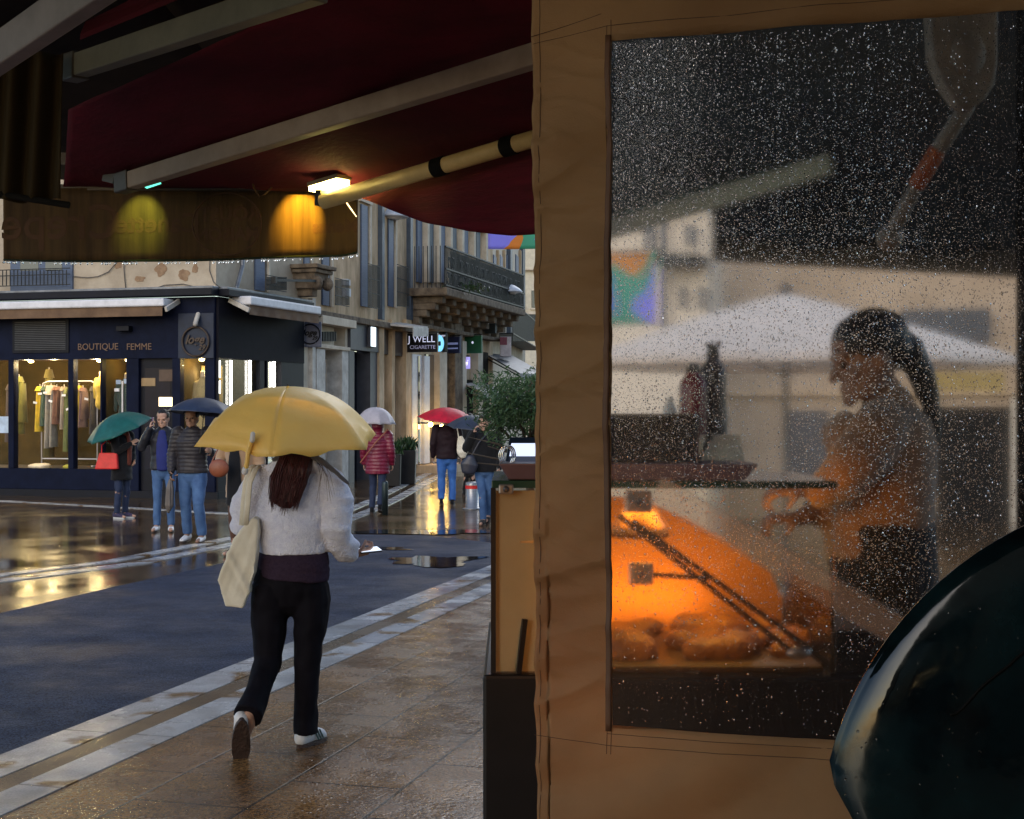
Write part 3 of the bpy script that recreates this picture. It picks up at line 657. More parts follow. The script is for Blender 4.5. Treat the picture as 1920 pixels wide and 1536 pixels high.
# ---- balcony house
h4 = empty("balcony_house", f4.W(2, 0, 0), "tall stone house with a long dark iron balcony over the vape shop", "building")
mb = MB(); f4.sbox(mb, 0, f4.len, 0, 13.5, -.5, -.02); mb.build("wall", stone, h4)
k = 0
for x in (781, 803, 825, 847, 869, 892):
    wn = fpart(h4, f4, "window", bluesh if k % 2 == 0 else M("slate_shutter", (.06, .085, .11), .6), [(x, x+8.5-.3*k, 300, 530, -.02, .03)])
    fpart(h4, f4, "pilaster", plas2, [(x+12, x+15.5, 300, 530, -.02, .14)], parent=wn); k += 1
mb = MB(); f4.sbox(mb, 0, f4.len, f4.Z(840, 400)-.1, f4.Z(840, 395)+.1, 0, .15); mb.build("lintel_band", plas2, h4)
# balcony
zd = f4.Z(765, 541)
bl = MB(); f4.sbox(bl, -.15, f4.S(922), zd-.22, zd, 0, 1.15)
slab = bl.build("balcony_slab", stoned, h4, bevel=.03)
zr4 = zd + 1.12
mb = MB(); s1_ = f4.S(922); nb = 76
for i in range(nb+1):
    s_ = -.1+(s1_+.05)*i/nb; f4.sbox(mb, s_-.012, s_+.012, zd, zr4, 1.08, 1.10)
for i in range(9): f4.sbox(mb, -.12, -.10, zd, zr4, .1+i*.12, .12+i*.12); f4.sbox(mb, s1_-.02, s1_, zd, zr4, .1+i*.12, .12+i*.12)
for z_ in (0.06, .5, 1.1): f4.sbox(mb, -.12, s1_, zd+z_-.02, zd+z_+.02, 1.06, 1.12)
mb.build("balcony_railing", iron, h4)
mb = MB(); rr = random.Random(4)       # ornamental scrolls between the bars
for i in range(60):
    s_ = .1+(s1_-.2)*i/60; z_ = zd+rr.choice((.28, .7)); pts = [f4.W(s_+.10*math.cos(a/6*math.pi), z_+.16*math.sin(a/6*math.pi), 1.09) for a in range(0, 11)]
    mb.tube(pts, .013, 5, round_=False)
mb.build("railing_scroll", iron, h4)
mb = MB(); f4.sbox(mb, .55, s1_-.05, zd+.04, zd+1.05, 1.02, 1.03); mb.build("balcony_screen", M("dark_green_screen", (.020, .032, .026), .8, var=.5, scale=20), h4)
leafd = M("dark_leaf", (.02, .055, .018), .5, var=.5, scale=3, spec=.6)
def leaves(mb, c, rad, n, size, rnd, long=3.0, up=.3):
    for _ in range(n):
        d = Vector((rnd.gauss(0, 1), rnd.gauss(0, 1), rnd.gauss(0, 1))).normalized()*rnd.random()**.4
        p = c + Vector((d.x*rad[0], d.y*rad[1], d.z*rad[2]))
        t = Vector((rnd.uniform(-1, 1), rnd.uniform(-1, 1), rnd.uniform(-.5, 1)+up)).normalized(); s_ = t.cross(Vector((rnd.random(), rnd.random(), rnd.random()))).normalized()
        L_ = size*rnd.uniform(.7, 1.4); w_ = L_/long/2; mb.quad(p-t*L_*.5, p+s_*w_, p+t*L_*.5, p-s_*w_)
pl = MB(); leaves(pl, f4.W(1.4, zd+.1, 1.2), (.7, .25, .18), 160, .12, rr); pl.build("balcony_plant", leafd, h4)
# carved corbels below
for i in range(9):
    s_ = .25+i*(s1_-.5)/8; q = MB()
    for dz, dd in ((.0, .95), (.18, .75), (.36, .5), (.54, .28)): f4.sbox(q, s_-.16, s_+.16, zd-.40-dz, zd-.22-dz+.001, 0, dd)
    q.build("corbel", stoned, h4, bevel=.03)
mb = MB(); f4.sbox(mb, 0, f4.len-.3, zd-1.05, zd-.94, 0, .35); mb.build("string_course", stoned, h4, bevel=.02)
fpart(h4, f4, "carved_pier", stoned, [(835, 850, 560, 0, 0, .30, 0, None)], bevel=.02)
fpart(h4, f4, "shop_pilaster", white, [(768, 785, 665, 0, -.02, .08, .25, None), (787, 797, 668, 0, -.02, .14, .25, None)])
fpart(h4, f4, "shop_glass", darkglass, [(797, 812, 665, 0, -.02, .03, .25, None), (778, 781, 668, 0, .08, .1, .25, None)])
fpart(h4, f4, "stone_jamb", plas2, [(812, 826, 660, 0, -.02, .20, .25, None), (852, 862, 640, 0, -.02, .22, .25, None), (884, 893, 640, 0, -.02, .22, .25, None)])
fpart(h4, f4, "shop_opening", dark, [(862, 884, 712, 0, -.02, .05, .1, None), (893, 912, 660, 0, -.02, .06, .1, None)])
fpart(h4, f4, "doorstep", stone, [(778, 826, 0, 0, .0, .9, 0, .22)])
# hanging shop signs, perpendicular to the wall
def hsign(x0, x1, yt, yb, mat, lab, f=f4, side=None, nm="shop_sign"):
    o = empty(nm, f.pt((x0+x1)/2, (yt+yb)/2, .3), lab, "sign"); c = f.pt(x0, (yt+yb)/2, .05); D = c.y - .1
    p0 = P(x0, yt, D); p1 = P(x1, yb, D); q = Fac((p0.x, D), (p1.x, D-.25)); mb = MB(); q.sbox(mb, 0, q.len, p1.z, p0.z, -.05, .05)
    mb.build("board", mat, o, bevel=.01)
    m2 = MB(); q.sbox(m2, -.25, q.len, p0.z+.01, p0.z+.05, -.02, .02); m2.build("bracket", iron, o); return o, q, p0, p1
blk = M("black_sign", (.006, .006, .010), .3); lw = EM("sign_white", (.75, .78, 1.0), .35)
o, q, p0, p1 = hsign(760, 822, 626, 661, blk, "black hanging sign with white J WELL lettering")
text_part("J WELL", "lettering", lw, o, q.W(q.len*.52, p0.z-.16, .055), q.u, .25, ext=.004)
text_part("CIGARETTE", "lettering", EM("sign_dim", (.5, .5, .75), .14), o, q.W(q.len*.55, p0.z-.37, .055), q.u, .14, ext=.004)
o, q, p0, p1 = hsign(822, 838, 626, 661, blk, "black sign with a glowing pale blue disc next to J WELL")
mb = MB(); c = q.W(q.len*.3, (p0.z+p1.z)/2-.02, .06); mb.prism([c+q.u*.2*math.cos(a/16*math.pi)+Vector((0, 0, .24*math.sin(a/16*math.pi))) for a in range(-9, 10)]+[c-q.u*.02+Vector((0, 0, .2)), c-q.u*.02-Vector((0, 0, .24))], q.n*.01)
mb.build("disc", EM("blue_disc", (.22, .62, .95), .8), o); mb = MB(); mb.ball(c+q.u*.05+q.n*.02, (.06, .02, .07), 10, 6); mb.build("disc_hole", blk, o)
text_part("Kempu", "lettering", lw, o, q.W(q.len*.6, p0.z-.06, .055), q.u, .10, ext=.003)
o, q, p0, p1 = hsign(838, 864, 632, 663, M("deep_blue_sign", (.010, .018, .07), .4), "dark navy blue square hanging sign between the disc and the green sign")
text_part("MANGO", "lettering", EM("sign_blue", (.3, .38, .8), .12), o, q.W(q.len*.5, (p0.z+p1.z)/2+.04, .055), q.u, .12, ext=.003) if False else None
mb = MB(); q.sbox(mb, q.len*.12, q.len*.88, (p0.z+p1.z)/2+.01, (p0.z+p1.z)/2+.07, .05, .056); q.sbox(mb, q.len*.12, q.len*.88, (p0.z+p1.z)/2-.12, (p0.z+p1.z)/2-.08, .05, .056); mb.build("dim_lettering", EM("sign_blue", (.3, .38, .8), .10), o)
o, q, p0, p1 = hsign(872, 904, 630, 663, M("green_sign", (.012, .10, .045), .45), "bottle green square hanging sign over the narrow street")
mb = MB(); mb.ball(q.W(q.len*.5, (p0.z+p1.z)/2+.06, .055), (.04, .01, .04), 8, 6); mb.build("logo", lw, o)
o, q, p0, p1 = hsign(866, 880, 670, 692, M("violet_sign", (.22, .2, .42), .4, emit=(.45, .40, .95), estr=.5), "small violet lit window sign with white scrawl under the green sign")
text_part("Soi", "lettering", EM("sign_wht", (.9, .9, 1), .8), o, q.W(q.len*.5, (p0.z+p1.z)/2, .055), q.u, .26, ext=.003, shear=.3)
o, q, p0, p1 = hsign(903, 930, 602, 626, M("slate_sign", (.02, .028, .035), .5), "dark hanging sign with a white emblem beyond the balcony")
mb = MB(); mb.ball(q.W(q.len*.5, p0.z-.13, .06), (.09, .01, .10), 8, 6); mb.build("logo", EM("sign_wh2", (.8, .85, .95), .5), o)
# two little white awnings further on
for (x0, y0, D0, x1, y1, D1, wd, m, lab) in ((862, 715, 44, 905, 735, 41.5, .9, whited, "pale grey awning low over a shop door behind the olive tree"),
                                             (908, 662, 47, 975, 700, 43, 1.2, zinc, "blue grey striped awning sloping toward the olive tree")):
    a = empty("street_awning", P(x0, y0, D0), lab, "awning"); p = P(x0, y0, D0); r_ = P(x1, y1, D1); o_ = Vector((.75, 1.6, 0)); mb = MB()
    mb.hexa([p-Vector((0, 0, .05)), p+o_*wd-Vector((0, 0, .05)), r_+o_*wd-Vector((0, 0, .05)), r_-Vector((0, 0, .05))], [p, p+o_*wd, r_+o_*wd, r_]); mb.build("cloth", m, a)
    mb = MB(); mb.hexa([r_-Vector((0, 0, .2)), r_+o_*wd-Vector((0, 0, .2)), r_+o_*wd+Vector((0, -.02, -.2)), r_+Vector((0, -.02, -.2))], [r_-Vector((0, 0, .051)), r_+o_*wd-Vector((0, 0, .051)), r_+o_*wd+Vector((0, -.02, -.051)), r_+Vector((0, -.02, -.051))]); mb.build("valance", m, a)
    mb = MB(); mb.bar(P(x0, y0+8, D0), r_-Vector((0, 0, .1)), .03, .03); mb.build("arm", iron, a)
lb = empty("box_sign", P(948, 652, 46), "maroon and white box sign hanging above the blue grey awning", "sign")
mb = MB(); p = P(948, 650, 46); mb.box((p.x-.18, p.y-.1, p.z-.32), (p.x+.18, p.y+.5, p.z+.32)); mb.build("casing", M("pink_white", (.42, .38, .40), .5), lb, bevel=.02)
mb = MB(); mb.box((p.x-.185, p.y-.11, p.z+.05), (p.x+.05, p.y-.101, p.z+.3)); mb.build("panel", M("maroon_sign", (.16, .02, .05), .5), lb)
# ---- next house down the street, and the bright one closing it
h5 = empty("far_house", f5.W(2, 0, 0), "pale far house with blue pipes beyond the balcony", "building")
mb = MB(); f5.sbox(mb, 0, f5.len, 0, 15.5, -.5, 0); mb.build("wall", plas2, h5)
for x in (924, 936, 948, 966):
    fpart(h5, f5, "window", bluesh, [(x, x+5, 480, 600, .0, .04)])
    fpart(h5, f5, "surround", stone, [(x+6, x+7.5, 470, 600, .0, .10)])
fpart(h5, f5, "downpipe", M("blue_grey_pipe", (.05, .07, .10), .5), [(950, 953.5, 430, 640, .0, .15), (974, 978, 430, 640, .0, .15)])
mb = MB()
for i in range(40): f5.box(mb, 919+i*1.5, 919.5+i*1.5, 590, 640, .75, .77)
f5.box(mb, 918, 980, 588, 590, .73, .79); f5.box(mb, 918, 980, 640, 642, .0, .8); mb.build("balcony_railing", iron, h5)
h6 = empty("end_house", P(985, 700, 68), "bright cream house closing the view down the street", "building")
f6 = Fac(((960-960)/F*66, 66), ((1100-960)/F*66, 66.5))
mb = MB(); f6.sbox(mb, 0, f6.len, 0, 14, -.5, 0); mb.build("wall", M("bright_cream", (.62, .56, .44), .85, var=.1, bump=.2), h6)
for x, y0, y1 in ((975, 545, 575), (996, 545, 578), (975, 600, 640), (1010, 480, 530), (1030, 545, 578)):
    fpart(h6, f6, "window", darkglass, [(x, x+9, y0, y1, .0, .05)]); fpart(h6, f6, "sill", plas2, [(x-2, x+11, y1, y1+3, .0, .15)])
fpart(h6, f6, "string_course", plas2, [(961, 1099, 505, 508, 0, .2), (961, 1099, 585, 590, 0, .25)])
fpart(h6, f6, "shop_front", M("shop_red", (.10, .04, .04), .6), [(961, 1020, 690, 760, 0, .2)])
# banners strung across the street
def banner(p0, p1, lab, seed, sc):
    if "banner_print" not in MATS:
        m = bpy.data.materials.new("banner_print"); m.use_nodes = True; MATS["banner_print"] = m
        t = m.node_tree; n = t.nodes; L = t.links; b = n["Principled BSDF"]; tc = n.new("ShaderNodeTexCoord")
        nz = n.new("ShaderNodeTexNoise"); nz.inputs["Scale"].default_value = 1.5; nz.inputs["Detail"].default_value = 2; L.new(tc.outputs["Object"], nz.inputs[0])
        vo = n.new("ShaderNodeTexVoronoi"); vo.inputs["Scale"].default_value = 2.6; 
        mx = n.new("ShaderNodeMixRGB"); mx.inputs[0].default_value = .35; L.new(tc.outputs["Object"], mx.inputs[1]); L.new(nz.outputs["Color"], mx.inputs[2]); L.new(mx.outputs[0], vo.inputs["Vector"])
        sp = n.new("ShaderNodeSeparateColor"); L.new(vo.outputs["Color"], sp.inputs[0]); cr = n.new("ShaderNodeValToRGB"); cr.color_ramp.interpolation = 'CONSTANT'
        e = cr.color_ramp.elements; e[0].color = (.30, .30, .85, 1); e[1].position = .45; e[1].color = (.08, .42, .30, 1)
        for ps, c in ((.62, (.70, .30, .06, 1)), (.75, (.40, .36, .85, 1)), (.9, (.05, .35, .65, 1))): q = e.new(ps); q.color = c
        L.new(sp.outputs[0], cr.inputs[0]); L.new(cr.outputs[0], b.inputs["Base Color"]); b.inputs["Roughness"].default_value = .6
        tr = n.new("ShaderNodeBsdfTranslucent"); L.new(cr.outputs[0], tr.inputs[0]); ms = n.new("ShaderNodeMixShader"); ms.inputs[0].default_value = .5
        L.new(b.outputs[0], ms.inputs[1]); L.new(tr.outputs[0], ms.inputs[2]); L.new(ms.outputs[0], n["Material Output"].inputs[0])
    o = empty("street_banner", (p0+p1)/2, lab, "banner"); d = p1-p0; mb = MB()
    mb.grid(lambda u, v: (p0.x+d.x*u, p0.y+d.y*u+.04*math.sin(u*7+v*3), p0.z+d.z*v), 24, 10); mb.build("cloth", MATS["banner_print"], o, smooth=True, solid=.005)
    mb = MB(); mb.bar((p0.x-.1, p0.y, max(p0.z, p1.z)+.01), (p1.x+.1, p1.y, max(p0.z, p1.z)+.01), .03, .03); mb.build("rod", iron, o); return o
banner(P(915, 467, 36), P(1075, 395, 36), "lilac green and blue banner hanging over the far end of the street", 1, 1)
# street lamps on wall arms
def wall_lamp(x0, x1, y, D, lab):
    o = empty("street_lamp", P(x0, y, D), lab, "street lamp", "street lamps on wall arms"); mb = MB(); a = P(x0, y+4, D+.4); b = P(x1-12, y+3, D); mb.tube([a, a.lerp(b, .6), b], .03, 8); mb.build("arm", iron, o, smooth=True)
    c = P(x1-10, y+3, D); mb = MB(); mb.lathe(c, [(.42, -.03), (.44, 0), (.34, .10), (.18, .20), (.06, .24)], 24); mb.build("shade", M("pale_lamp_shade", (.45, .48, .55), .4), o, smooth=True)
    mb = MB(); mb.lathe(c+Vector((0, 0, -.05)), [(.20, -.03), (.28, .02)], 16); mb.build("lens", M("lamp_lens", (.6, .6, .6), .3), o)
wall_lamp(684, 745, 403, 37, "street lamp with a pale saucer shade above the guarded windows")
wall_lamp(922, 964, 544, 45, "smaller street lamp with pale saucer shade beyond the iron balcony")
# planters, bollards, posts
def planter(px, py, w_, h_, lab, seed):
    g = G(px, py); o = empty("planter", g, lab, "planter"); mb = MB(); s_ = w_/2
    mb.hexa([(g.x-s_*.9, g.y-s_*.9, 0.001), (g.x+s_*.9, g.y-s_*.9, 0.001), (g.x+s_*.9, g.y+s_*.9, 0.001), (g.x-s_*.9, g.y+s_*.9, 0.001)], [(g.x-s_, g.y-s_, h_), (g.x+s_, g.y-s_, h_), (g.x+s_, g.y+s_, h_), (g.x-s_, g.y+s_, h_)])
    mb.build("tub", M("black_planter", (.012, .012, .014), .5), o, bevel=.02); rn = random.Random(seed); q = MB(); leaves(q, Vector((g.x, g.y, h_+.10)), (s_*1.2, s_*1.2, .20), 420, .17, rn, 5, .9); q.build("foliage", leafd, o)
planter(762, 908, .46, .80, "black square tub with spiky green plant beside the vape shop", 3)
planter(738, 912, .34, .74, "narrower black tub standing behind the red coated walker", 5)
g = G(722, 966); o = empty("bollard", g, "plain dark steel post beside the red coated walker", "bollard")
mb = MB(); mb.lathe((g.x, g.y, 0), [(.052, .001), (.052, .52), (.045, .55), (.02, .57)], 20); mb.build("post", M("dark_teal_steel", (.03, .045, .05), .35, metal=.6), o, smooth=True)
g = G(885, 955); o = empty("bollard", g, "brushed steel bollard with a red band near the street entrance", "bollard")
mb = MB(); mb.lathe((g.x, g.y, 0), [(.17, .001), (.17, .02), (.115, .03), (.115, .43), (.110, .47), (.09, .48), (.01, .485)], 28); mb.build("post", M("brushed_steel", (.30, .30, .31), .35, metal=.7, stretch=(1, 1, 14)), o, smooth=True)
mb = MB(); mb.lathe((g.x, g.y, 0), [(.118, .36), (.118, .42)], 28); mb.build("band", M("red_band", (.62, .02, .02), .4), o)
# two warm lamps glowing low on the shopfront
for px, py, lab in ((778, 796, "left of two small yellow lamps glowing on the pale shop pilasters"), (800, 800, "right of two small yellow lamps glowing, next to the red umbrella")):
    c = f4.pt(px, py, .45); o = empty("wall_lamp", c, lab, "lamp", "warm lamps on the shop pilasters")
    mb = MB(); mb.tube([f4.pt(px, py, .0)+Vector((0, 0, .04)), c+Vector((0, 0, .04))], .02, 8); mb.build("arm", iron, o)
    mb = MB(); mb.ball(c, .062, 16, 10); mb.build("globe", EM("yellow_globe", (1, .60, .12), 55), o, smooth=True)
    lamp("lamp_glow", c+f4.n*.12, (1, .62, .18), 4, o, .06)
# ================================================================= PEOPLE AND UMBRELLAS
skin = M("skin", (.42, .24, .17), .55, var=.08, scale=12); skind = M("skin_tan", (.26, .14, .09), .55, var=.08, scale=12)
hairb = M("black_hair", (.010, .008, .007), .45, stretch=(9, 9, 1), bump=.3); hairr = M("red_brown_hair", (.030, .009, .010), .40, col2=(.085, .018, .020), stretch=(14, 14, .8), scale=9, bump=.35, bscale=30)
jeans = M("blue_denim", (.030, .075, .19), .8, col2=(.07, .15, .32), scale=5, bump=.15, bscale=60)
jeansb = M("bright_denim", (.025, .10, .36), .8, col2=(.05, .17, .48), scale=5); jeansd = M("dark_denim", (.012, .022, .06), .8)
blackc = M("black_cloth", (.008, .008, .010), .85, sheen=.1); whshoe = M("white_leather", (.62, .62, .64), .5); sole = M("dark_gum_sole", (.045, .025, .020), .55, var=.4, scale=20, bump=.6)
HEADT = [(-.04, .30, .02, .12), (.03, .40, -.02, .22), (.10, .425, -.12, .27), (.20, .41, -.24, .305), (.30, .405, -.33, .325), (.40, .39, -.40, .34), (.52, .385, -.45, .35), (.64, .41, -.475, .36), (.76, .405, -.47, .36), (.87, .35, -.42, .325), (.95, .23, -.31, .24), (1.0, .05, -.12, .07)]
def head(mb, c, h, rot, hair=0.0, zmin=0.0, seg=22):
    """c: chin-level axis point; the face looks along rot @ -Y"""
    i0 = len(mb.v); T = [t for t in HEADT if t[0] >= zmin]
    for z, f_, b_, w_ in T:
        for k in range(seg):
            a = 2*math.pi*k/seg; cy = (f_+b_)/2; ry = (f_-b_)/2
            e = 1+hair; x = w_*math.cos(a)*e; y = -(cy + ry*math.sin(a)*e) + (hair*.35 if hair else 0)
            mb.v.append(tuple(c + rot @ Vector((x*h, y*h, (z+(hair*.5 if z > .5 else 0))*h))))
    for j in range(len(T)-1):
        for k in range(seg): mb.f.append((i0+j*seg+k, i0+j*seg+(k+1) % seg, i0+(j+1)*seg+(k+1) % seg, i0+(j+1)*seg+k))
    mb.f.append(tuple(i0+k for k in range(seg))[::-1]); mb.f.append(tuple(i0+(len(T)-1)*seg+k for k in range(seg)))
def face(mb, c, h, rot):
    q = lambda x, y, z: c + rot @ Vector((x*h, -y*h, z*h))
    mb.tube([q(0, .37, .56), q(0, .44, .46), q(0, .50, .36)], [.035*h, .045*h, .065*h], 8)
    mb.tube([q(-.11, .39, .20), q(0, .425, .205), q(.11, .39, .20)], [.03*h, .045*h, .03*h], 8, ref=Vector((0, 0, 1)))
    mb.ball(q(0, .37, .06), .10*h, 10, 6)
    mb.tube([q(-.22, .37, .60), q(0, .395, .58), q(.22, .37, .60)], [.04*h, .045*h, .04*h], 8, ref=Vector((0, 0, 1)))
    for s_ in (-1, 1): mb.ball(q(s_*.36, -.04, .44), (.035*h, .07*h, .12*h), 8, 6, rot); mb.ball(q(s_*.2, .30, .36), .09*h, 8, 6)
def hand(mb, w_, d, pn, side, curl=.5, sc=1.0):
    """wrist w_, pointing along d, palm normal pn, thumb on side (vector across the palm)"""
    w_ = Vector(w_); d = Vector(d).normalized(); pn = (Vector(pn) - d*Vector(pn).dot(d)).normalized(); ac = Vector(side); ac = (ac - d*ac.dot(d) - pn*ac.dot(pn)).normalized()
    mb.tube([w_, w_+d*.04*sc, w_+d*.085*sc], [(.026*sc, .018*sc), (.038*sc, .016*sc), (.040*sc, .014*sc)], 12, ref=ac)
    for i, L_ in enumerate((.070, .080, .075, .058)):
        b_ = w_+d*.085*sc+ac*(.030-.020*i)*sc; p = [b_]; dd = d.copy()
        for k in range(3):
            a = curl*(.5+k*.35); dn = (d*math.cos(a*(k+1)*.8)+pn*math.sin(a*(k+1)*.8)); p.append(p[-1]+dn.normalized()*L_*sc/3*1.15)
        mb.tube(p, [.0095*sc, .009*sc, .008*sc, .007*sc], 8)
    b_ = w_+d*.025*sc+ac*.028*sc; mb.tube([b_, b_+(ac*.8+d*.6+pn*.3).normalized()*.035*sc, b_+(ac*.7+d*1.1+pn*.9).normalized()*.068*sc], [.013*sc, .011*sc, .008*sc], 8)
def shoe(par, heel, toe, mat, smat, hgt=.10, sc=1.0, nm="shoe"):
    h_ = Vector(heel); t_ = Vector(toe); d = (t_-h_).normalized(); mb = MB(); up = Vector((0, 0, 1)); sd = d.cross(up).normalized(); up = sd.cross(d)
    mb.tube([h_+d*.02+up*.05, h_+d*.10+up*.05, h_+d*.19+up*.035, t_-d*.03+up*.028], [(.036*sc, .045), (.038*sc, .045), (.044*sc, .032), (.036*sc, .024)], 14, ref=sd)
    mb.tube([h_+d*.04+up*.05, h_+d*.045+up*hgt], [(.034*sc, .042), (.036*sc, .045)], 12, ref=sd, round_=False)
    o = blob(mb, nm, mat, par, .007, 3); q = MB(); pts = []
    for k in range(28):
        a = 2*math.pi*k/28; L_ = (t_-h_).length/2+.01; wv = .046*sc*(1+.12*math.cos(a)); pts.append((h_+t_)/2+d*L_*math.cos(a)+sd*wv*math.sin(a)*(1 if abs(math.cos(a)) < .8 else .9)-up*.004)
    q.prism(pts, up*.024); q.build("sole", smat, o); return o
def person(lab, loc, rotz, H=1.72, j={}, jacket=blackc, jn="jacket", jhem=.92, jw=1.0, trousers=jeans, tw=1.0, hair=hairb, hairlen=0, skinm=skin, shoes=whshoe, soles=None, headrot=(0, 0, 0), puff=0, folds=.006, hands=(None, None), sleeves=True, skirt=None, hood=False, bare=False, vox=.013, facing=True):
    k = H/1.72; V = lambda x, y, z: Vector((x*k, y*k, z*k))
    J = dict(pel=(0, 0, .93), wai=(0, 0, 1.08), che=(0, -.01, 1.30), nec=(0, 0, 1.47), hed=(0, -.02, 1.495), sL=(.19, 0, 1.42), eL=(.25, .03, 1.14), wL=(.26, -.06, .90), sR=(-.19, 0, 1.42), eR=(-.25, .03, 1.14), wR=(-.26, -.06, .90),
             hL=(.09, 0, .90), kL=(.10, -.02, .49), aL=(.10, .02, .09), hR=(-.09, 0, .90), kR=(-.10, -.02, .49), aR=(-.10, .02, .09), tL=(.12, -.18, .0), tR=(-.12, -.18, .0)); J.update(j)
    J = {a: V(*b) for a, b in J.items()}
    hr = Matrix.Rotation(R(headrot[2]), 3, 'Z') @ Matrix.Rotation(R(headrot[0]), 3, 'X') @ Matrix.Rotation(R(headrot[1]), 3, 'Y'); hh = .225*k
    mb = MB(); mb.tube([J['pel']-V(0, 0, .06), J['pel'], J['wai'], J['che'], J['nec']-V(0, 0, .05)], [(.14*k, .09*k), (.155*k, .10*k), (.12*k, .085*k), (.15*k, .095*k), (.09*k, .06*k)], 18)
    mb.tube([J['nec']-V(0, 0, .06), J['nec']+V(0, .0, .04), J['hed']+V(0, .01, .08)], [.06*k, .054*k, .05*k], 12)
    head(mb, J['hed'], hh, hr)
    if facing: face(mb, J['hed'], hh, hr)
    for s_ in 'LR':
        mb.tube([J['s'+s_], J['e'+s_], J['w'+s_]], [.048*k, .038*k, .026*k], 12); sg_ = 1 if s_ == 'L' else -1
        hd = hands[0 if s_ == 'L' else 1] or dict(d=(J['w'+s_]-J['e'+s_]), pn=(-sg_, 0, 0), side=(0, -1, 0), curl=.5)
        hand(mb, J['w'+s_], hd['d'], hd['pn'], hd['side'], hd['curl'], k*.98)
        mb.tube([J['h'+s_], J['k'+s_], J['k'+s_].lerp(J['a'+s_], .3), J['a'+s_]], [.082*k, .054*k, .054*k, .034*k], 12)
        mb.tube([J['a'+s_], J['a'+s_].lerp(J['t'+s_], .5)-V(0, 0, .01), J['t'+s_]+V(0, 0, .035)], [.034*k, .036*k, .025*k], 10)
    b = blob(mb, "person", skinm, None, vox*.62, 2); setp(b, lab, "person")
    if facing:
        for s_ in (-1, 1):
            q = MB(); q.ball(J['hed']+hr @ Vector((s_*.16*hh, -.375*hh, .49*hh)), .042*hh, 10, 6); q.build("eye", M("eye", (.02, .015, .012), .2), b, smooth=True)
        q = MB(); q.tube([J['hed']+hr @ Vector((x*hh, (-.425+abs(x)*.35)*hh, .205*hh)) for x in (-.11, -.05, 0, .05, .11)], .018*hh, 6, ref=Vector((0, 0, 1))); q.build("lips", M("lips", (.25, .09, .08), .5), b, smooth=True)
    # hair
    mb = MB(); c = J['hed']; i0 = len(mb.v)
    mb.ball(c+hr @ Vector((0, .045*hh*2, .68*hh)), (.40*hh, .47*hh, .41*hh), 20, 14, hr)
    if hairlen: mb.tube([c+hr @ Vector((0, .28*hh, .6*hh)), c+hr @ Vector((0, .36*hh, .1*hh)), c+Vector((0, .07, -hairlen*.6)), c+Vector((0, .08, -hairlen))], [(.36*hh, .16*hh), (.36*hh, .14*hh), (.30*hh, .12*hh), (.2*hh, .08*hh)], 14)
    else: mb.ball(c+hr @ Vector((0, .22*hh, .36*hh)), (.33*hh, .26*hh, .30*hh), 16, 10, hr)
    if not hood: blob(mb, "hair", hair, b, vox*.7, 2, disp=lambda p: .004*noise.noise(Vector((p.x*60, p.y*60, p.z*12))))
    # trousers
    if not bare:
        mb = MB(); mb.tube([J['pel']-V(0, 0, .08), J['pel']+V(0, 0, .02), J['wai']-V(0, 0, .05)], [(.165*k*tw, .115*k), (.175*k*tw, .12*k), (.145*k, .105*k)], 18)
        for s_ in 'LR': mb.tube([J['h'+s_], J['h'+s_].lerp(J['k'+s_], .5), J['k'+s_], J['k'+s_].lerp(J['a'+s_], .5), J['a'+s_]+V(0, 0, .0)], [.098*k*tw, .088*k*tw, .070*k*tw, .066*k*tw, .060*k*tw], 14, round_=False)
        blob(mb, "trousers", trousers, b, vox, 2, disp=lambda p: .009*noise.noise(Vector((p.x*9, p.y*9, p.z*11))))
    # jacket
    mb = MB(); jz = jhem
    mb.tube([V(0, 0, jz)+Vector((J['pel'].x, J['pel'].y, 0)), J['pel'].lerp(J['wai'], .4) if jz < .95 else J['wai'], J['wai'], J['che'], J['che'].lerp(J['nec'], .55), J['nec']+V(0, 0, .02)], [(.185*k*jw, .135*k*jw), (.175*k*jw, .13*k*jw), (.165*k*jw, .125*k*jw), (.19*k*jw, .135*k*jw), (.165*k, .11*k), (.075*k, .075*k)], 20, round_=False)
    if sleeves:
        for s_ in 'LR': mb.tube([J['s'+s_]-V(0, 0, .01), J['s'+s_].lerp(J['e'+s_], .5), J['e'+s_], J['e'+s_].lerp(J['w'+s_], .5), J['w'+s_]], [.078*k*jw, .070*k*jw, .062*k*jw, .055*k*jw, .044*k], 12)
    if hood: mb.ball(J['hed']+V(0, .01, .11), (.115*k, .13*k, .15*k), 16, 12)
    if puff: dsp = lambda p: .008*(abs(math.sin(p.z*math.pi/puff+1.2*noise.noise(p*3)))-.5)+.005*noise.noise(p*14)
    else: dsp = lambda p: folds*noise.noise(Vector((p.x*11, p.y*11, p.z*15)))*1.6
    jk = blob(mb, jn, jacket, b, vox, 2, disp=dsp)
    if skirt:
        mb = MB(); mb.tube([V(0, 0, skirt[0]), V(0, 0, .9), V(0, 0, 1.0)], [(.20*k, .15*k), (.17*k, .13*k), (.14*k, .11*k)], 20, round_=False); blob(mb, "skirt", skirt[1], b, vox, 2)
    for s_ in 'LR':
        a = J['a'+s_]; t = J['t'+s_]; dv = Vector((t.x-a.x, t.y-a.y, 0)).normalized(); hz = max(.005, a.z-.085*k)
        shoe(b, Vector((a.x, a.y, 0))-dv*.07*k+Vector((0, 0, hz)), Vector((a.x, a.y, 0))+dv*.19*k+Vector((0, 0, .005)), shoes, soles or sole, .11*k)
    b.location = loc; b.rotation_euler = (0, 0, rotz)
    ORG[b.name] = Vector(); return b, J
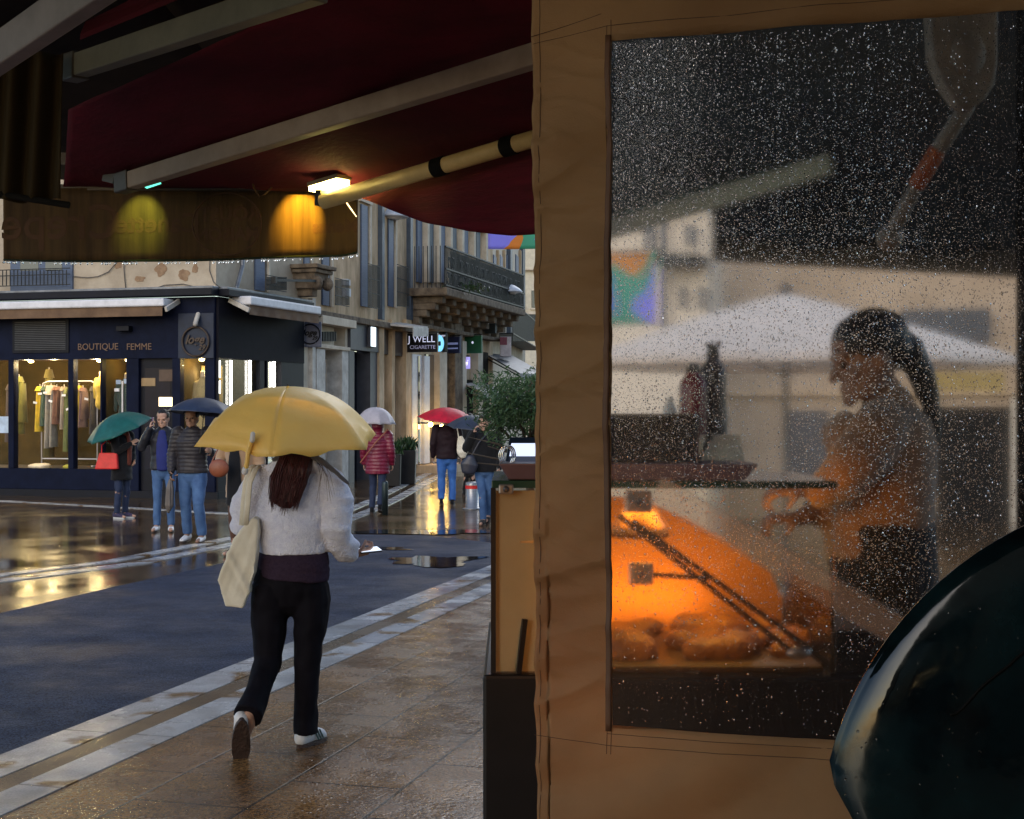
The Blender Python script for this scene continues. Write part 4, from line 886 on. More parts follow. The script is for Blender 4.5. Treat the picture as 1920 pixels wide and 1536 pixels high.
def umbrella(lab, apex, Rd, H, n, mat, tilt=(0, 0), phase=0.0, shaft=.75, wrinkle=.006, domed=2.0, ribm=None, hook=False, cat="umbrella", valance=0, nm="umbrella", group=None, scallop=.0):
    o = empty(nm, apex, lab, cat, group, local=True); o.rotation_euler = (R(tilt[0]), R(tilt[1]), phase); mb = MB()
    nu, nv = 10*n, 18
    def pos(u, v):
        a = u*n; i = int(a) % n; t = a-int(a); r = Rd*v; z = -H*(v**domed)
        p0 = Vector((math.cos(2*math.pi*i/n), math.sin(2*math.pi*i/n), 0))*r; p1 = Vector((math.cos(2*math.pi*(i+1)/n), math.sin(2*math.pi*(i+1)/n), 0))*r
        p = p0.lerp(p1, t); bow = 4*t*(1-t); arc = p.normalized()*r if p.length > 1e-6 else p
        p = p.lerp(arc, .35*(1-v**3)); rim = bow*v**6
        p = p*(1-.02*rim-scallop*rim); z += scallop*.25*rim
        wv = wrinkle*noise.noise(Vector((p.x*7, p.y*7, v*30)))*v*v*bow*2.2
        return Vector((p.x, p.y, z+wv+.012*bow*v*(1-v)*4*H))
    mb.grid(lambda u, v: pos(u, max(v, .005)), nu, nv); mb.build("canopy", mat, o, smooth=True, solid=.0015)
    rm = ribm or iron
    for i in range(n):
        a = 2*math.pi*i/n; q = MB(); q.tube([Vector((math.cos(a)*Rd*v, math.sin(a)*Rd*v, -H*(v**domed)-.006)) for v in (.02, .2, .4, .6, .8, .9, 1.0)], .003, 6, round_=False); q.build("rib", rm, o)
        q = MB(); q.tube([Vector((0, 0, -H*1.25)), Vector((math.cos(a)*Rd*.5, math.sin(a)*Rd*.5, -H*(.5**domed)-.008))], .0025, 5, round_=False); q.build("strut", rm, o)
    q = MB(); q.tube([(0, 0, .015), (0, 0, -shaft)], .006 if shaft < 1.2 else .025, 8); q.build("shaft", rm, o, smooth=True)
    q = MB(); q.lathe((0, 0, 0), [(.016, -.004), (.010, .004), (.004, .012)], 12); q.build("ferrule", mat if nm == "umbrella" else rm, o)
    if hook: q = MB(); q.tube([(0, 0, -shaft+.1), (0, 0, -shaft-.02)], .014, 10); q.build("handle", M("black_handle", (.015, .015, .015), .4), o, smooth=True)
    if valance:
        q = MB(); q.grid(lambda u, v: (lambda p: Vector((p.x*(1+.01*v), p.y*(1+.01*v), p.z-valance*v)))(pos(u, 1.0)), nu, 2); q.build("valance", mat, o, smooth=True, solid=.002)
    return o
# ---------------------------------------------------------------- the woman under the yellow umbrella, seen from behind
WD = DG(1400); s = WD/F; wx = (545-960)/F*WD
W_ = lambda px, py, y=0.0: Vector(((px-545)*s*(1+y/WD), y, CH + (768-py)/F*(WD+y)))
wool = M("white_fleece", (.68, .69, .86), .95, col2=(.84, .85, .98), scale=30, bump=.6, bscale=120, sheen=.4)
m_leg = M("black_leggings", (.003, .0025, .005), .8, col2=(.007, .006, .010), scale=8); m_und = M("plum_jersey", (.028, .017, .034), .85, col2=(.045, .028, .05), scale=90)
hw = hp = None
mb = MB()
mb.tube([W_(545, 1085), W_(545, 1060), W_(547, 1000), W_(550, 940), W_(556, 885)], [(.145, .09), (.145, .10), (.13, .10), (.155, .10), (.08, .06)], 20)
mb.tube([W_(558, 895), W_(562, 868, .0), W_(564, 850, .01)], [.06, .052, .05], 12)
hc = Vector(W_(564, 872, .015)); HR_ = Matrix.Rotation(R(180), 3, 'Z') @ Matrix.Rotation(R(8), 3, 'X'); head(mb, hc, .215, HR_); face(mb, hc, .215, HR_)
wr = W_(655, 1040, .12); el = W_(630, 1003, -.04); sh = W_(622, 905); mb.tube([sh, el, wr], [.045, .036, .025], 12)
hand(mb, wr+Vector((.012, .01, .0)), Vector((.75, .45, .18)), Vector((-.35, .5, .75)), Vector((-.3, .3, .8)), 1.0, .92)
wl = W_(498, 985, .27); ell = W_(459, 985, .0); shl = W_(487, 905); mb.tube([shl, ell, wl], [.045, .036, .025], 12)
hand(mb, wl, Vector((.2, .4, 1)), Vector((1, 0, 0)), Vector((0, -1, .2)), 1.3, .92)
kL, kR = W_(503, 1240, -.07), W_(578, 1240, -.02)
aL, aR = Vector((W_(484, 1350, -.36).x, -.315, .235)), W_(575, 1378, .0)
mb.tube([W_(512, 1110), kL, aL], [.075, .05, .035], 12); mb.tube([W_(580, 1110), kR, aR], [.075, .05, .035], 12)
toeL = Vector((W_(468, 1420, -.30).x, -.285, .02))
mb.tube([aL, aL+Vector((0, .03, -.05)), toeL+Vector((0, .045, .055))], [.034, .032, .022], 10); mb.tube([aR+Vector((0, 0, .01)), aR+Vector((.06, .13, -.04))], [.034, .028], 10)
wm = blob(mb, "person", skin, None, .0065, 2); setp(wm, "woman in white fleece jacket and black trousers walking away under yellow umbrella", "person")
# trousers
mb = MB()
mb.tube([W_(543, 1112), W_(544, 1088), W_(546, 1065), W_(547, 1045)], [(.186, .12), (.190, .13), (.184, .125), (.17, .115)], 22)
mb.tube([W_(510, 1098, -.01), W_(508, 1128, -.015), W_(505, 1165, -.02), W_(506, 1205, -.04), W_(505, 1243, -.07), W_(500, 1275, -.15), W_(492, 1310, -.23), W_(484, 1344, -.32)], [(.098, .11), (.102, .11), (.094, .105), (.082, .09), (.071, .075), (.064, .068), (.066, .07), (.076, .085)], 16, round_=False)
mb.tube([W_(579, 1098, 0), W_(583, 1128, 0), W_(583, 1165, 0), W_(579, 1205, -.01), W_(577, 1243, -.02), W_(575, 1290, -.01), W_(573, 1330, 0), W_(573, 1376, .0)], [(.10, .11), (.102, .11), (.092, .10), (.078, .085), (.069, .075), (.063, .07), (.061, .068), (.067, .08)], 16, round_=False)
blob(mb, "trousers", m_leg, wm, .009, 3, disp=lambda p: .007*noise.noise(Vector((p.x*12, p.y*12, p.z*14)))+.004*noise.noise(Vector((p.x*30, p.y*30, p.z*10))))
mb = MB(); mb.tube([W_(548, 1085), W_(550, 1062), W_(550, 1035)], [(.190, .140), (.190, .142), (.18, .14)], 24, round_=False)
blob(mb, "sweatshirt_hem", m_und, wm, .009, 3, disp=lambda p: .005*noise.noise(Vector((p.x*10, p.y*10, p.z*40))))
# jacket
mb = MB()
mb.tube([W_(549, 1036), W_(549, 1015), W_(549, 980), W_(551, 940), W_(555, 905), W_(558, 884), W_(560, 866)], [(.176, .150), (.192, .155), (.20, .155), (.202, .15), (.185, .13), (.14, .11), (.085, .085)], 24, round_=False)
mb.tube([sh+Vector((-.03, 0, .0)), W_(632, 945, -.02), W_(629, 990, -.04), W_(632, 1014, .0), W_(646, 1032, .07), wr+Vector((-.012, -.01, .0))], [.095, .098, .084, .078, .066, .045], 18)
mb.tube([shl+Vector((.02, 0, 0)), W_(465, 945, -.01), W_(458, 985, .02), W_(470, 1002, .12), wl], [.092, .088, .080, .072, .045], 18)
mb.tube([W_(508, 884, -.03), W_(532, 868, -.09), W_(560, 862, -.10), W_(592, 868, -.09), W_(618, 888, -.02)], [.030, .036, .038, .036, .028], 12, ref=Vector((0, 0, 1)))
def fold(p):
    f_ = .010*noise.noise(Vector((p.x*8, p.y*8, p.z*10)))
    if p.x > .15 or p.x < -.22: f_ += .012*noise.noise(Vector((p.x*10, p.y*6, p.z*24)))
    return f_ + .0022*noise.noise(p*60)
blob(mb, "jacket", wool, wm, .009, 3, disp=fold)
mb = MB(); mb.tube([W_(520, 862, -.10), W_(545, 852, -.12), W_(588, 852, -.125), W_(615, 868, -.125), W_(640, 890, -.11), W_(658, 908, -.07)], [(.012, .02), (.016, .025), (.018, .025), (.016, .02), (.012, .018), (.008, .012)], 12, ref=Vector((0, 0, 1)))
blob(mb, "collar", M("grey_collar", (.10, .095, .11), .9, sheen=.3), wm, .008, 3, disp=lambda p: .004*noise.noise(p*30))
# hair: skull cap plus a long loose tail of strands
mb = MB(); mb.ball(hc+HR_ @ Vector((0, .02, .148)), (.088, .103, .092), 20, 14, HR_); mb.ball(hc+Vector((0, -.05, .06)), (.070, .05, .08), 16, 10)
mb.tube([W_(563, 846, -.10), W_(560, 880, -.145), W_(551, 915, -.165), W_(543, 938, -.175), W_(540, 948, -.178)], [(.088, .035), (.088, .04), (.078, .032), (.062, .022), (.045, .012)], 16)
hr_ = blob(mb, "hair", hairr, wm, .006, 3, disp=lambda p: .007*noise.noise(Vector((p.x*75, p.y*40, p.z*5))))
mb = MB(); rn = random.Random(11)
for i in range(340):
    t = rn.random(); u = (t-.5)*2; st = W_(562+u*30, 856+rn.uniform(-6, 12), -.135-.025*(1-u*u)); en = W_(543+u*27+rn.uniform(-4, 4), (950-10*u*u+(12*math.cos(u*8)))+rn.uniform(-16, 6), -.185-.012*(1-u*u)+rn.uniform(-.01, .012))
    md = st.lerp(en, .5)+Vector((rn.uniform(-.008, .008)+u*.012, -.012+rn.uniform(-.006, .006), 0)); mb.tube([st, md, en], [.0022, .0026, .0006], 4, round_=False, cap=False)
for i in range(12):
    st = W_(600+rn.uniform(-4, 6), 862, -.1); en = W_(rn.uniform(596, 640), rn.uniform(890, 945), -.15); md = st.lerp(en, .45)+Vector((.02, -.03, .01)); mb.tube([st, md, en], [.0008, .0008, .0004], 4, round_=False, cap=False)
mb.build("hair_strands", hairr, hr_, smooth=True, fix=False)
# shoes
o = shoe(wm, Vector((W_(563, 1400).x, -.06, .006)), Vector((W_(590, 1400).x+.03, .15, .006)), whshoe, sole, .11, 1.0)
for i in range(3):
    q = MB(); hx = Vector((W_(563, 1400).x, -.06, .006)); tx = Vector((W_(590, 1400).x+.03, .15, .006)); d = (tx-hx).normalized(); sd = d.cross(Vector((0, 0, 1))).normalized(); c = hx+d*(.10+.022*i); q.prism([c+sd*.0455+Vector((0, 0, .025))+d*.01, c+sd*.0455+Vector((0, 0, .025))+d*.018, c+sd*.034+Vector((0, 0, .075))-d*.002, c+sd*.034+Vector((0, 0, .075))-d*.010], sd*.004); q.build("stripe", M("dark_green_stripe", (.01, .05, .04), .6), o)
hl = Vector((W_(476, 1355, -.38).x, -.385, .215)); o = shoe(wm, hl, hl+(toeL-hl).normalized()*.27, whshoe, sole, .10, 1.0)
wm.location = (wx, WD, 0)
# her phone, bag and umbrella
ph = empty("phone", wm.location + wr, "white phone held low in the right hand of the fleece jacket woman", "phone")
c = wm.location + wr + Vector((.078, .045, .018)); mb = MB(); a = Vector((.86, .45, .05)).normalized(); b_ = a.cross(Vector((.1, -.2, 1))).normalized(); n_ = a.cross(b_)
mb.hexa([c-a*.055-b_*.036-n_*.004, c+a*.065-b_*.036-n_*.004, c+a*.065+b_*.036-n_*.004, c-a*.055+b_*.036-n_*.004], [c-a*.055-b_*.036+n_*.004, c+a*.065-b_*.036+n_*.004, c+a*.065+b_*.036+n_*.004, c-a*.055+b_*.036+n_*.004]); mb.build("case", M("dark_phone", (.02, .02, .025), .3), ph, bevel=.003)
mb = MB(); mb.prism([c-a*.052-b_*.033-n_*.0045, c+a*.062-b_*.033-n_*.0045, c+a*.062+b_*.033-n_*.0045, c-a*.052+b_*.033-n_*.0045], -n_*.001) if n_.z < 0 else mb.prism([c-a*.052-b_*.033+n_*.0045, c+a*.062-b_*.033+n_*.0045, c+a*.062+b_*.033+n_*.0045, c-a*.052+b_*.033+n_*.0045], n_*.001)
mb.build("screen", EM("phone_screen", (.75, .85, 1), .7), ph)
lin = M("cream_canvas_bag", (.74, .68, .55), .9, col2=(.84, .79, .67), scale=7, bump=.25, bscale=260)
tb = empty("tote_bag", (wx, WD, 0), "cream canvas tote bag hanging from the left shoulder of the umbrella woman", "bag"); ORG[tb.name] = Vector()
mb = MB(); pg = [(494, 974), (491, 1030), (486, 1075), (474, 1112), (463, 1141), (431, 1137), (415, 1088), (432, 1052), (446, 1012), (470, 985), (484, 970)]
mb.prism([W_(x, y, -.165+(.02 if y > 1100 else 0)) for x, y in pg][::-1], Vector((0, .075, 0)))
blob(mb, "pouch", lin, tb, .007, 5, disp=lambda p: .007*noise.noise(Vector((p.x*14+p.z*9, p.y*7, p.z*4)))+.004*noise.noise(Vector((p.x*34-p.z*14, p.y*7, p.z*6)))+.010*max(0, 1-abs((p.x*1.9+p.z-.46)/.05)))
for x0, x1, yy in ((474, 488, -.165), (463, 479, -.10)):
    q = MB(); pts = [W_(x0-4, 985, yy), W_(x0, 950, yy-.02), W_(x0+5, 905, yy-.03), W_(x0+11, 880, -.10), W_(x0+14, 872, -.02), W_(x0+14, 890, .1), W_(x0+2, 950, .1)]
    q.tube(pts, [(.015, .0025)]*7, 8, round_=False); q.build("strap", lin, tb, smooth=True)
yel = M("yellow_nylon", (.97, .62, .15), .45, col2=(.98, .68, .20), scale=2, transl=.14, bump=.12, bscale=40)
um = umbrella("large plain yellow umbrella held over the woman in the white fleece", Vector((wx-.01, WD-.03, 1.862)), .50, .275, 6, yel, tilt=(11, -1.5), phase=0, shaft=.68, wrinkle=.018, domed=2.4, hook=True)
# turn so that a rib points at the camera
um.rotation_euler = (Matrix.Rotation(R(8), 4, 'X') @ Matrix.Rotation(R(1), 4, 'Y') @ Matrix.Rotation(R(-90), 4, 'Z')).to_euler()
# closing strap hanging from the rim, white tab at each end
mw = um.matrix_basis.copy().inverted()
up_ = lambda px, py, D: mw @ P(px, py, D)
q = MB(); q.tube([up_(472, 824, 6.98), up_(466, 845, 6.97), up_(463, 868, 6.97), up_(460, 882, 6.97)], [(.0165, .012), (.0155, .012), (.0145, .012), (.014, .012)], 10); so_ = q.build("strap", yel, um, smooth=True)
q = MB(); q.tube([up_(474, 814, 6.965), up_(473, 826, 6.965)], [(.017, .012), (.017, .012)], 10); q.build("tab", whshoe, so_, smooth=True); q = MB(); q.tube([up_(460, 880, 6.97), up_(459, 885, 6.97)], [.0155, .0155], 10); q.build("tab", whshoe, so_, smooth=True)

# ---------------------------------------------------------------- passers-by
def at(px, py): g = G(px, py); return g
# black coat with teal umbrella, three quarter right
g = at(228, 972)
p1, J = person("woman in a long black coat with rust scarf and red bag under a teal umbrella", g, R(62), 1.62, dict(wR=(-.06, -.26, 1.28), eR=(-.20, -.08, 1.14), wL=(.16, -.12, .98), eL=(.27, .02, 1.12)), jacket=blackc, jn="coat", jhem=.66, jw=1.12, trousers=jeansd, tw=.85, hair=M("auburn_hair", (.09, .03, .015), .5, stretch=(9, 9, 1)), hairlen=.12, shoes=M("purple_trainer", (.03, .02, .06), .6), soles=M("pale_sole", (.5, .5, .5), .6), headrot=(6, 0, 0))
mb = MB(); mb.tube([(-.05, -.02, 1.36), (.0, -.12, 1.36), (.06, -.03, 1.38)], .045, 10); mb.tube([(.01, -.12, 1.36), (.02, -.15, 1.18), (.03, -.14, 1.0), (.03, -.13, .86)], [(.04, .02), (.05, .02), (.055, .02), (.05, .015)], 10); blob(mb, "scarf", M("rust_scarf", (.16, .035, .02), .9), p1, .012, 2)
um2 = umbrella("teal green umbrella tilted backward over the woman in black", g+Vector((-.12, -.05, 1.66)), .56, .26, 8, M("teal_nylon", (.008, .115, .10), .45, transl=.25), tilt=(14, -20), shaft=.62, hook=True, wrinkle=.01)
bg_ = empty("handbag", g+Vector((-.16, -.10, .0)), "bright red shopping bag on the arm of the woman in black", "bag"); mb = MB(); x, y = g.x-.16, g.y-.22
mb.hexa([(x-.20, y-.05, .80), (x+.17, y-.05, .80), (x+.17, y+.06, .80), (x-.20, y+.06, .80)], [(x-.13, y-.03, 1.06), (x+.15, y-.03, 1.06), (x+.15, y+.04, 1.06), (x-.13, y+.04, 1.06)]); mb.build("body", M("red_bag", (.62, .015, .012), .5), bg_, bevel=.015)
mb = MB(); mb.tube([(x-.10, y, 1.05), (x-.10, y+.02, 1.18), (x-.02, y+.04, 1.27), (x+.08, y+.02, 1.18), (x+.12, y, 1.05)], .010, 8); mb.build("handle", M("red_bag", (.62, .015, .012), .5), bg_, smooth=True)
# man on the phone
g = at(307, 997)
leather = M("dark_leather", (.018, .018, .024), .4, bump=.3)
p2, J = person("man in dark jacket over a blue shirt holding a phone to his ear", g, R(4), 1.74, dict(eR=(-.30, -.06, 1.19), wR=(-.17, -.14, 1.46), eL=(.27, .04, 1.15), wL=(.24, -.02, .92), tL=(.13, -.2, 0), kL=(.11, -.08, .5), kR=(-.09, -.0, .49)), jacket=leather, jhem=.88, jw=1.06, trousers=jeans, tw=.86, headrot=(14, 0, -6), hands=(None, dict(d=(.25, .0, 1), pn=(1, .2, 0), side=(.3, -1, 0), curl=.9)))
mb = MB(); mb.tube([(0, -.135, 1.44), (0, -.145, 1.25), (0, -.14, 1.05), (0, -.13, .90)], [(.05, .02), (.085, .025), (.085, .03), (.08, .03)], 12); blob(mb, "shirt", M("royal_blue_shirt", (.010, .018, .14), .8), p2, .010, 2)
po = empty("phone", g+Vector((-.10, -.18, 1.50)), "dark phone held to the ear of the man in the blue shirt", "phone"); mb = MB(); mb.box((g.x-.135, g.y-.13, 1.50), (g.x-.122, g.y-.06, 1.64)); mb.build("case", M("violet_phone", (.10, .03, .16), .3), po, bevel=.004)
# man in puffer with navy umbrella
g = at(361, 1018)
puffm = M("charcoal_puffer", (.030, .026, .030), .45, var=.2)
p3, J = person("man in a charcoal puffer jacket and jeans under a navy umbrella", g, R(-6), 1.76, dict(eR=(-.27, .0, 1.13), wR=(-.24, -.12, .92), eL=(.30, -.02, 1.14), wL=(.33, -.26, 1.18), kL=(.11, -.10, .51), aL=(.12, .02, .10), kR=(-.10, .02, .49), aR=(-.10, .10, .11), tR=(-.12, -.06, 0)), jacket=puffm, jhem=.90, jw=1.12, puff=.052, trousers=jeans, tw=1.05, headrot=(6, 0, 0), skinm=skind)
um3 = umbrella("dark navy umbrella half hidden behind the yellow one", g+Vector((.18, -.08, 1.90)), .50, .21, 8, M("navy_nylon", (.012, .020, .05), .5, transl=.1), tilt=(-4, 4), shaft=.7, hook=True)
fu = empty("folded_umbrella", g+Vector((-.28, -.15, .45)), "folded taupe umbrella hanging from the hand of the man in the puffer", "umbrella"); mb = MB(); x, y = g.x-.25, g.y-.16
mb.tube([(x, y, .84), (x-.01, y, .72), (x-.02, y, .5), (x-.03, y, .42)], [.02, .05, .055, .02], 14); blob(mb, "cloth", M("taupe_nylon", (.12, .10, .09), .6), fu, .010, 2, disp=lambda p: .006*math.sin(math.atan2(p.y-y, p.x-x)*7)); mb = MB(); mb.tube([(x, y, .92), (x, y, .82)], .014, 8); mb.build("handle", iron, fu)
# woman in camel coat half hidden behind the umbrella woman
g = at(452, 1042)
p4, J = person("woman in an open camel coat and black dress mostly hidden by the yellow umbrella", g, R(-20), 1.70, dict(wR=(-.20, -.20, 1.10), eR=(-.28, -.02, 1.14)), jacket=M("camel_wool", (.30, .18, .095), .9, col2=(.38, .24, .14), scale=6, sheen=.3), jn="coat", jhem=.70, jw=1.08, skirt=(.62, blackc), bare=True, hair=hairb, hairlen=.25, shoes=M("black_boot", (.01, .01, .012), .4))
mb = MB(); mb.tube([(0, -.13, 1.4), (0, -.16, 1.15), (0, -.16, .9), (0, -.15, .62)], [(.05, .02), (.08, .02), (.10, .025), (.11, .03)], 12); blob(mb, "dress", blackc, p4, .012, 2)
mb = MB()
for s_ in (-1, 1): mb.tube([(s_*.095, .0, .62), (s_*.10, -.02, .47), (s_*.10, .0, .32), (s_*.10, .02, .15)], [.075, .058, .058, .042], 12, round_=False)
blob(mb, "tights", M("sheer_brown_tights", (.075, .030, .018), .6), p4, .010, 2)
hb = empty("handbag", g+Vector((-.22, -.3, 1.0)), "round tan leather bag by the camel coated woman", "bag"); mb = MB(); x, y = g.x-.20, g.y-.32; mb.ball((x, y, 1.06), (.12, .055, .11), 18, 12); blob(mb, "body", M("tan_leather", (.22, .06, .025), .5), hb, .010, 2); mb = MB(); mb.tube([(x-.08, y, 1.14), (x, y+.02, 1.32), (x+.10, y+.05, 1.42)], .008, 6); mb.build("strap", M("tan_leather", (.22, .06, .025), .5), hb)
# red coat, white dome umbrella, from behind
g = at(708, 963)
redp = M("crimson_puffer", (.16, .006, .030), .4, var=.2)
p5, J = person("woman in a hooded crimson puffer coat walking away under a white dome umbrella", g, R(176), 1.60, dict(kL=(.09, -.05, .49), kR=(-.08, .06, .47), aR=(-.07, .16, .16), tR=(-.08, .02, .03)), jacket=redp, jn="coat", jhem=.72, jw=1.22, puff=.062, trousers=jeansd, tw=.9, hood=True, shoes=blackc, facing=True)
mb = MB(); mb.tube([(-.2, .16, 1.42), (.0, .205, 1.2), (.26, .20, .86)], [(.012, .004)]*3, 8, ref=Vector((1, 0, 0))); mb.build("bag_strap", M("tan_leather", (.22, .06, .025), .5), p5, smooth=True)
umbrella("white dome umbrella over the crimson hooded coat", g+Vector((-.02, -.02, 1.785)), .345, .27, 10, M("white_film_nylon", (.60, .56, .60), .4, var=.1, transl=.4), tilt=(2, 3), shaft=.6, domed=2.6, hook=True, scallop=.03)
# red umbrella man from behind
g = at(838, 948)
p6, J = person("man in a dark brown jacket and bright jeans walking away under a red umbrella", g, R(182), 1.70, dict(kL=(.10, .0, .49), kR=(-.10, -.05, .49), aL=(.10, .08, .12), tL=(.10, -.06, .0)), jacket=M("dark_brown_jacket", (.022, .012, .016), .6), jhem=.86, jw=1.10, trousers=jeansb, tw=1.02, shoes=blackc)
umbrella("bright red umbrella over the man in blue jeans at the street mouth", g+Vector((.04, .0, 1.78)), .56, .22, 8, M("red_nylon", (.62, .010, .035), .45, transl=.3), tilt=(6, 6), shaft=.7, hook=True)
tb2 = empty("tote_bag", g+Vector((.28, -.05, 1.0)), "cream shoulder bag beside the man under the red umbrella", "bag"); x, y = g.x+.25, g.y-.12; mb = MB(); mb.tube([(x, y, 1.24), (x+.03, y, 1.10), (x+.04, y, .98), (x+.04, y, .90)], [(.05, .03), (.10, .05), (.11, .06), (.07, .04)], 16); blob(mb, "body", lin, tb2, .012, 2, disp=lambda p: .01*noise.noise(p*14)); mb = MB(); mb.tube([(x-.03, y, 1.22), (x-.06, y+.05, 1.42)], .010, 6); mb.build("strap", lin, tb2)
# dark walker behind, with navy umbrella
g = at(880, 930)
p7, J = person("dark dressed walker in a long coat beyond the steel bollard", g, R(180), 1.66, dict(kR=(-.05, -.02, .49), kL=(.05, 0, .49)), jacket=blackc, jn="coat", jhem=.75, trousers=blackc, tw=.8, shoes=blackc)
umbrella("slate blue umbrella overlapping the red one", P(888, 779, 21.9), .42, .17, 8, M("slate_nylon", (.035, .045, .075), .45, transl=.2), tilt=(8, 2), shaft=.7)
# woman on the phone walking toward us
g = at(908, 985)
p8, J = person("woman in a black coat and jeans holding a phone beside the olive tree", g, R(-12), 1.66, dict(eR=(-.28, -.06, 1.20), wR=(-.13, -.17, 1.46), kR=(-.02, -.06, .50), aR=(-.01, -.02, .09), tR=(-.01, -.22, 0), kL=(.07, .06, .50), aL=(.02, .22, .15), tL=(.02, .05, .02)), jacket=blackc, jn="coat", jhem=.84, jw=1.10, trousers=jeans, tw=.85, shoes=blackc, hairlen=.2, headrot=(8, 0, 6))
sb = empty("shoulder_bag", g+Vector((-.15, -.2, .9)), "dark slouchy bag slung across the woman beside the olive tree", "bag"); x, y = g.x-.20, g.y-.2; mb = MB(); mb.tube([(x, y, 1.03), (x-.02, y, .93), (x-.03, y, .82)], [(.07, .04), (.14, .06), (.11, .05)], 16); blob(mb, "body", M("slate_leather", (.022, .024, .040), .4), sb, .012, 2); mb = MB(); mb.tube([(x, y, 1.03), (x+.12, y+.02, 1.25), (x+.28, y+.10, 1.42)], .010, 6); mb.build("strap", M("slate_leather", (.022, .024, .040), .4), sb)

# ---------------------------------------------------------------- olive tree in a pot
ot = empty("olive_tree", (.17, 13.5, 0), "bushy potted olive tree standing between the menu stand and the street", "tree"); ox, oy = .17, 13.5
mb = MB(); mb.lathe((ox, oy, 0), [(.20, .001), (.26, .40), (.28, .42), (.28, .46), (.24, .46), (.22, .42)], 26); mb.build("pot", M("terracotta_dark", (.07, .035, .022), .8), ot, smooth=True)
mb = MB(); rn = random.Random(21); bark = M("olive_bark", (.06, .045, .032), .9, bump=.4); mb.tube([(ox, oy, .4), (ox+.03, oy, .8), (ox-.02, oy, 1.15), (ox+.0, oy, 1.4)], [.05, .042, .034, .022], 10)
for i in range(26):
    a = rn.uniform(0, 6.28); h = rn.uniform(1.0, 1.5); L_ = rn.uniform(.40, .62); e = Vector((ox+math.cos(a)*L_, oy+math.sin(a)*L_*.7, h+rn.uniform(.1, .6))); b0 = Vector((ox, oy, h)); mb.tube([b0, b0.lerp(e, .5)+Vector((0, 0, .08)), e], [.016, .010, .004], 6, round_=False)
mb.build("trunk", bark, ot, smooth=True)
mo = M("olive_leaf", (.030, .075, .022), .45, col2=(.09, .16, .07), scale=3, transl=.25); q = MB()
for i in range(85):
    d = Vector((rn.gauss(0, 1), rn.gauss(0, 1), rn.gauss(0, .9))); d = d.normalized()*rn.random()**.45; c = Vector((ox+d.x*.54, oy+d.y*.50, 1.79+d.z*.34))
    leaves(q, c, (.17, .17, .15), 72, .062, rn, 4.2, .15)
for i in range(30):
    a = rn.uniform(0, 6.28); c = Vector((ox+math.cos(a)*rn.uniform(.40, .60), oy+math.sin(a)*.5, rn.uniform(1.42, 2.15))); leaves(q, c, (.10, .10, .12), 26, .06, rn, 4.2, .3)
q.build("crown", mo, ot, fix=False)
# ================================================================= AWNING OVERHEAD (left)
maroon = M("maroon_awning_cloth", (.085, .001, .012), .85, col2=(.14, .002, .020), scale=3, stretch=(1, .3, 6), transl=.25, bump=.15, bscale=30)
arm_m = M("cream_awning_arm", (.24, .19, .15), .6, col2=(.32, .26, .21), scale=6, stretch=(1, 1, 1)); valm = M("brown_printed_valance", (.060, .033, .012), .8, col2=(.13, .078, .028), scale=2.5, stretch=(8, 8, .5), transl=.35)
def lerpP(pts, t):
    n = len(pts)-1; f_ = min(max(t, 0)*n, n-1e-6); i = int(f_); return pts[i].lerp(pts[i+1], f_-i)
ma = empty("maroon_awning", P(600, 380, 6.4), "large maroon folding arm awning overhead with a drooping front edge", "awning")
Fr = [P(118, 352, 7.0), P(400, 352, 6.8), P(655, 362, 6.5), P(1060, 246, 5.6)]; Bk = [P(128, 206, 6.1), P(395, 85, 5.2), P(640, -30, 4.7), P(1200, -320, 4.0)]
mb = MB(); mb.grid(lambda u, v: lerpP(Fr, u).lerp(lerpP(Bk, u), v)+Vector((0, 0, -.05*math.sin(v*math.pi)+.008*noise.noise(Vector((u*9, v*5, 0))))), 60, 30); mb.build("cloth", maroon, ma, smooth=True, solid=.003)
# lower swag hanging from the near tube
Tp = [P(672, 366, 6.35), P(780, 333, 6.15), P(900, 296, 5.9), P(1080, 240, 5.55)]; Bt = [P(674, 370, 6.3), P(730, 393, 6.2), P(800, 418, 6.1), P(880, 435, 6.0), P(960, 441, 5.85), P(1080, 436, 5.65)]
mb = MB(); mb.grid(lambda u, v: lerpP(Tp, u).lerp(lerpP(Bt, u), v)+Vector((0, -.02*math.sin(u*14)*v, 0)), 50, 14); mb.build("swag", maroon, ma, smooth=True, solid=.003)
yb = M("yellow_cream_tube", (.66, .50, .22), .5)
mb = MB(); mb.tube([P(606, 378, 6.3), P(1075, 238, 5.5)], .034, 18, round_=False); mb.build("front_tube", yb, ma, smooth=True)
for x, y in ((825, 304), (955, 267)):
    A_, B_ = P(606, 378, 6.3), P(1075, 238, 5.5); c = min((A_.lerp(B_, q_/400) for q_ in range(401)), key=lambda p: abs(960+p.x/p.y*F-x)); d = (P(1075, 238, 5.5)-P(606, 378, 6.3)).normalized(); mb = MB(); mb.tube([c-d*.03, c+d*.03], .040, 18, round_=False); mb.build("strap", M("black_webbing", (.008, .008, .008), .8), ma)
mb = MB(); mb.bar(P(598, 372, 6.32), P(608, 372, 6.30), .05, .07); mb.build("bracket", iron, ma)
def arm(a, b, wv, hv, lab, mat=arm_m, roll=0):
    o = empty("awning_strut", (a+b)/2, lab, "awning strut"); mb = MB(); mb.bar(a, b, wv, hv); mb.build("beam", mat, o, bevel=.006)
    mb = MB(); d = (b-a).normalized(); mb.bar(a-d*.05, a+d*.06, wv*1.2, hv*1.2); mb.build("joint", M("arm_joint", (.05, .045, .04), .5), o, bevel=.006); return o
arm(P(236, 342, 6.55), P(1030, 96, 4.75), .06, .078, "long cream awning arm running from the valance to the canvas wall")
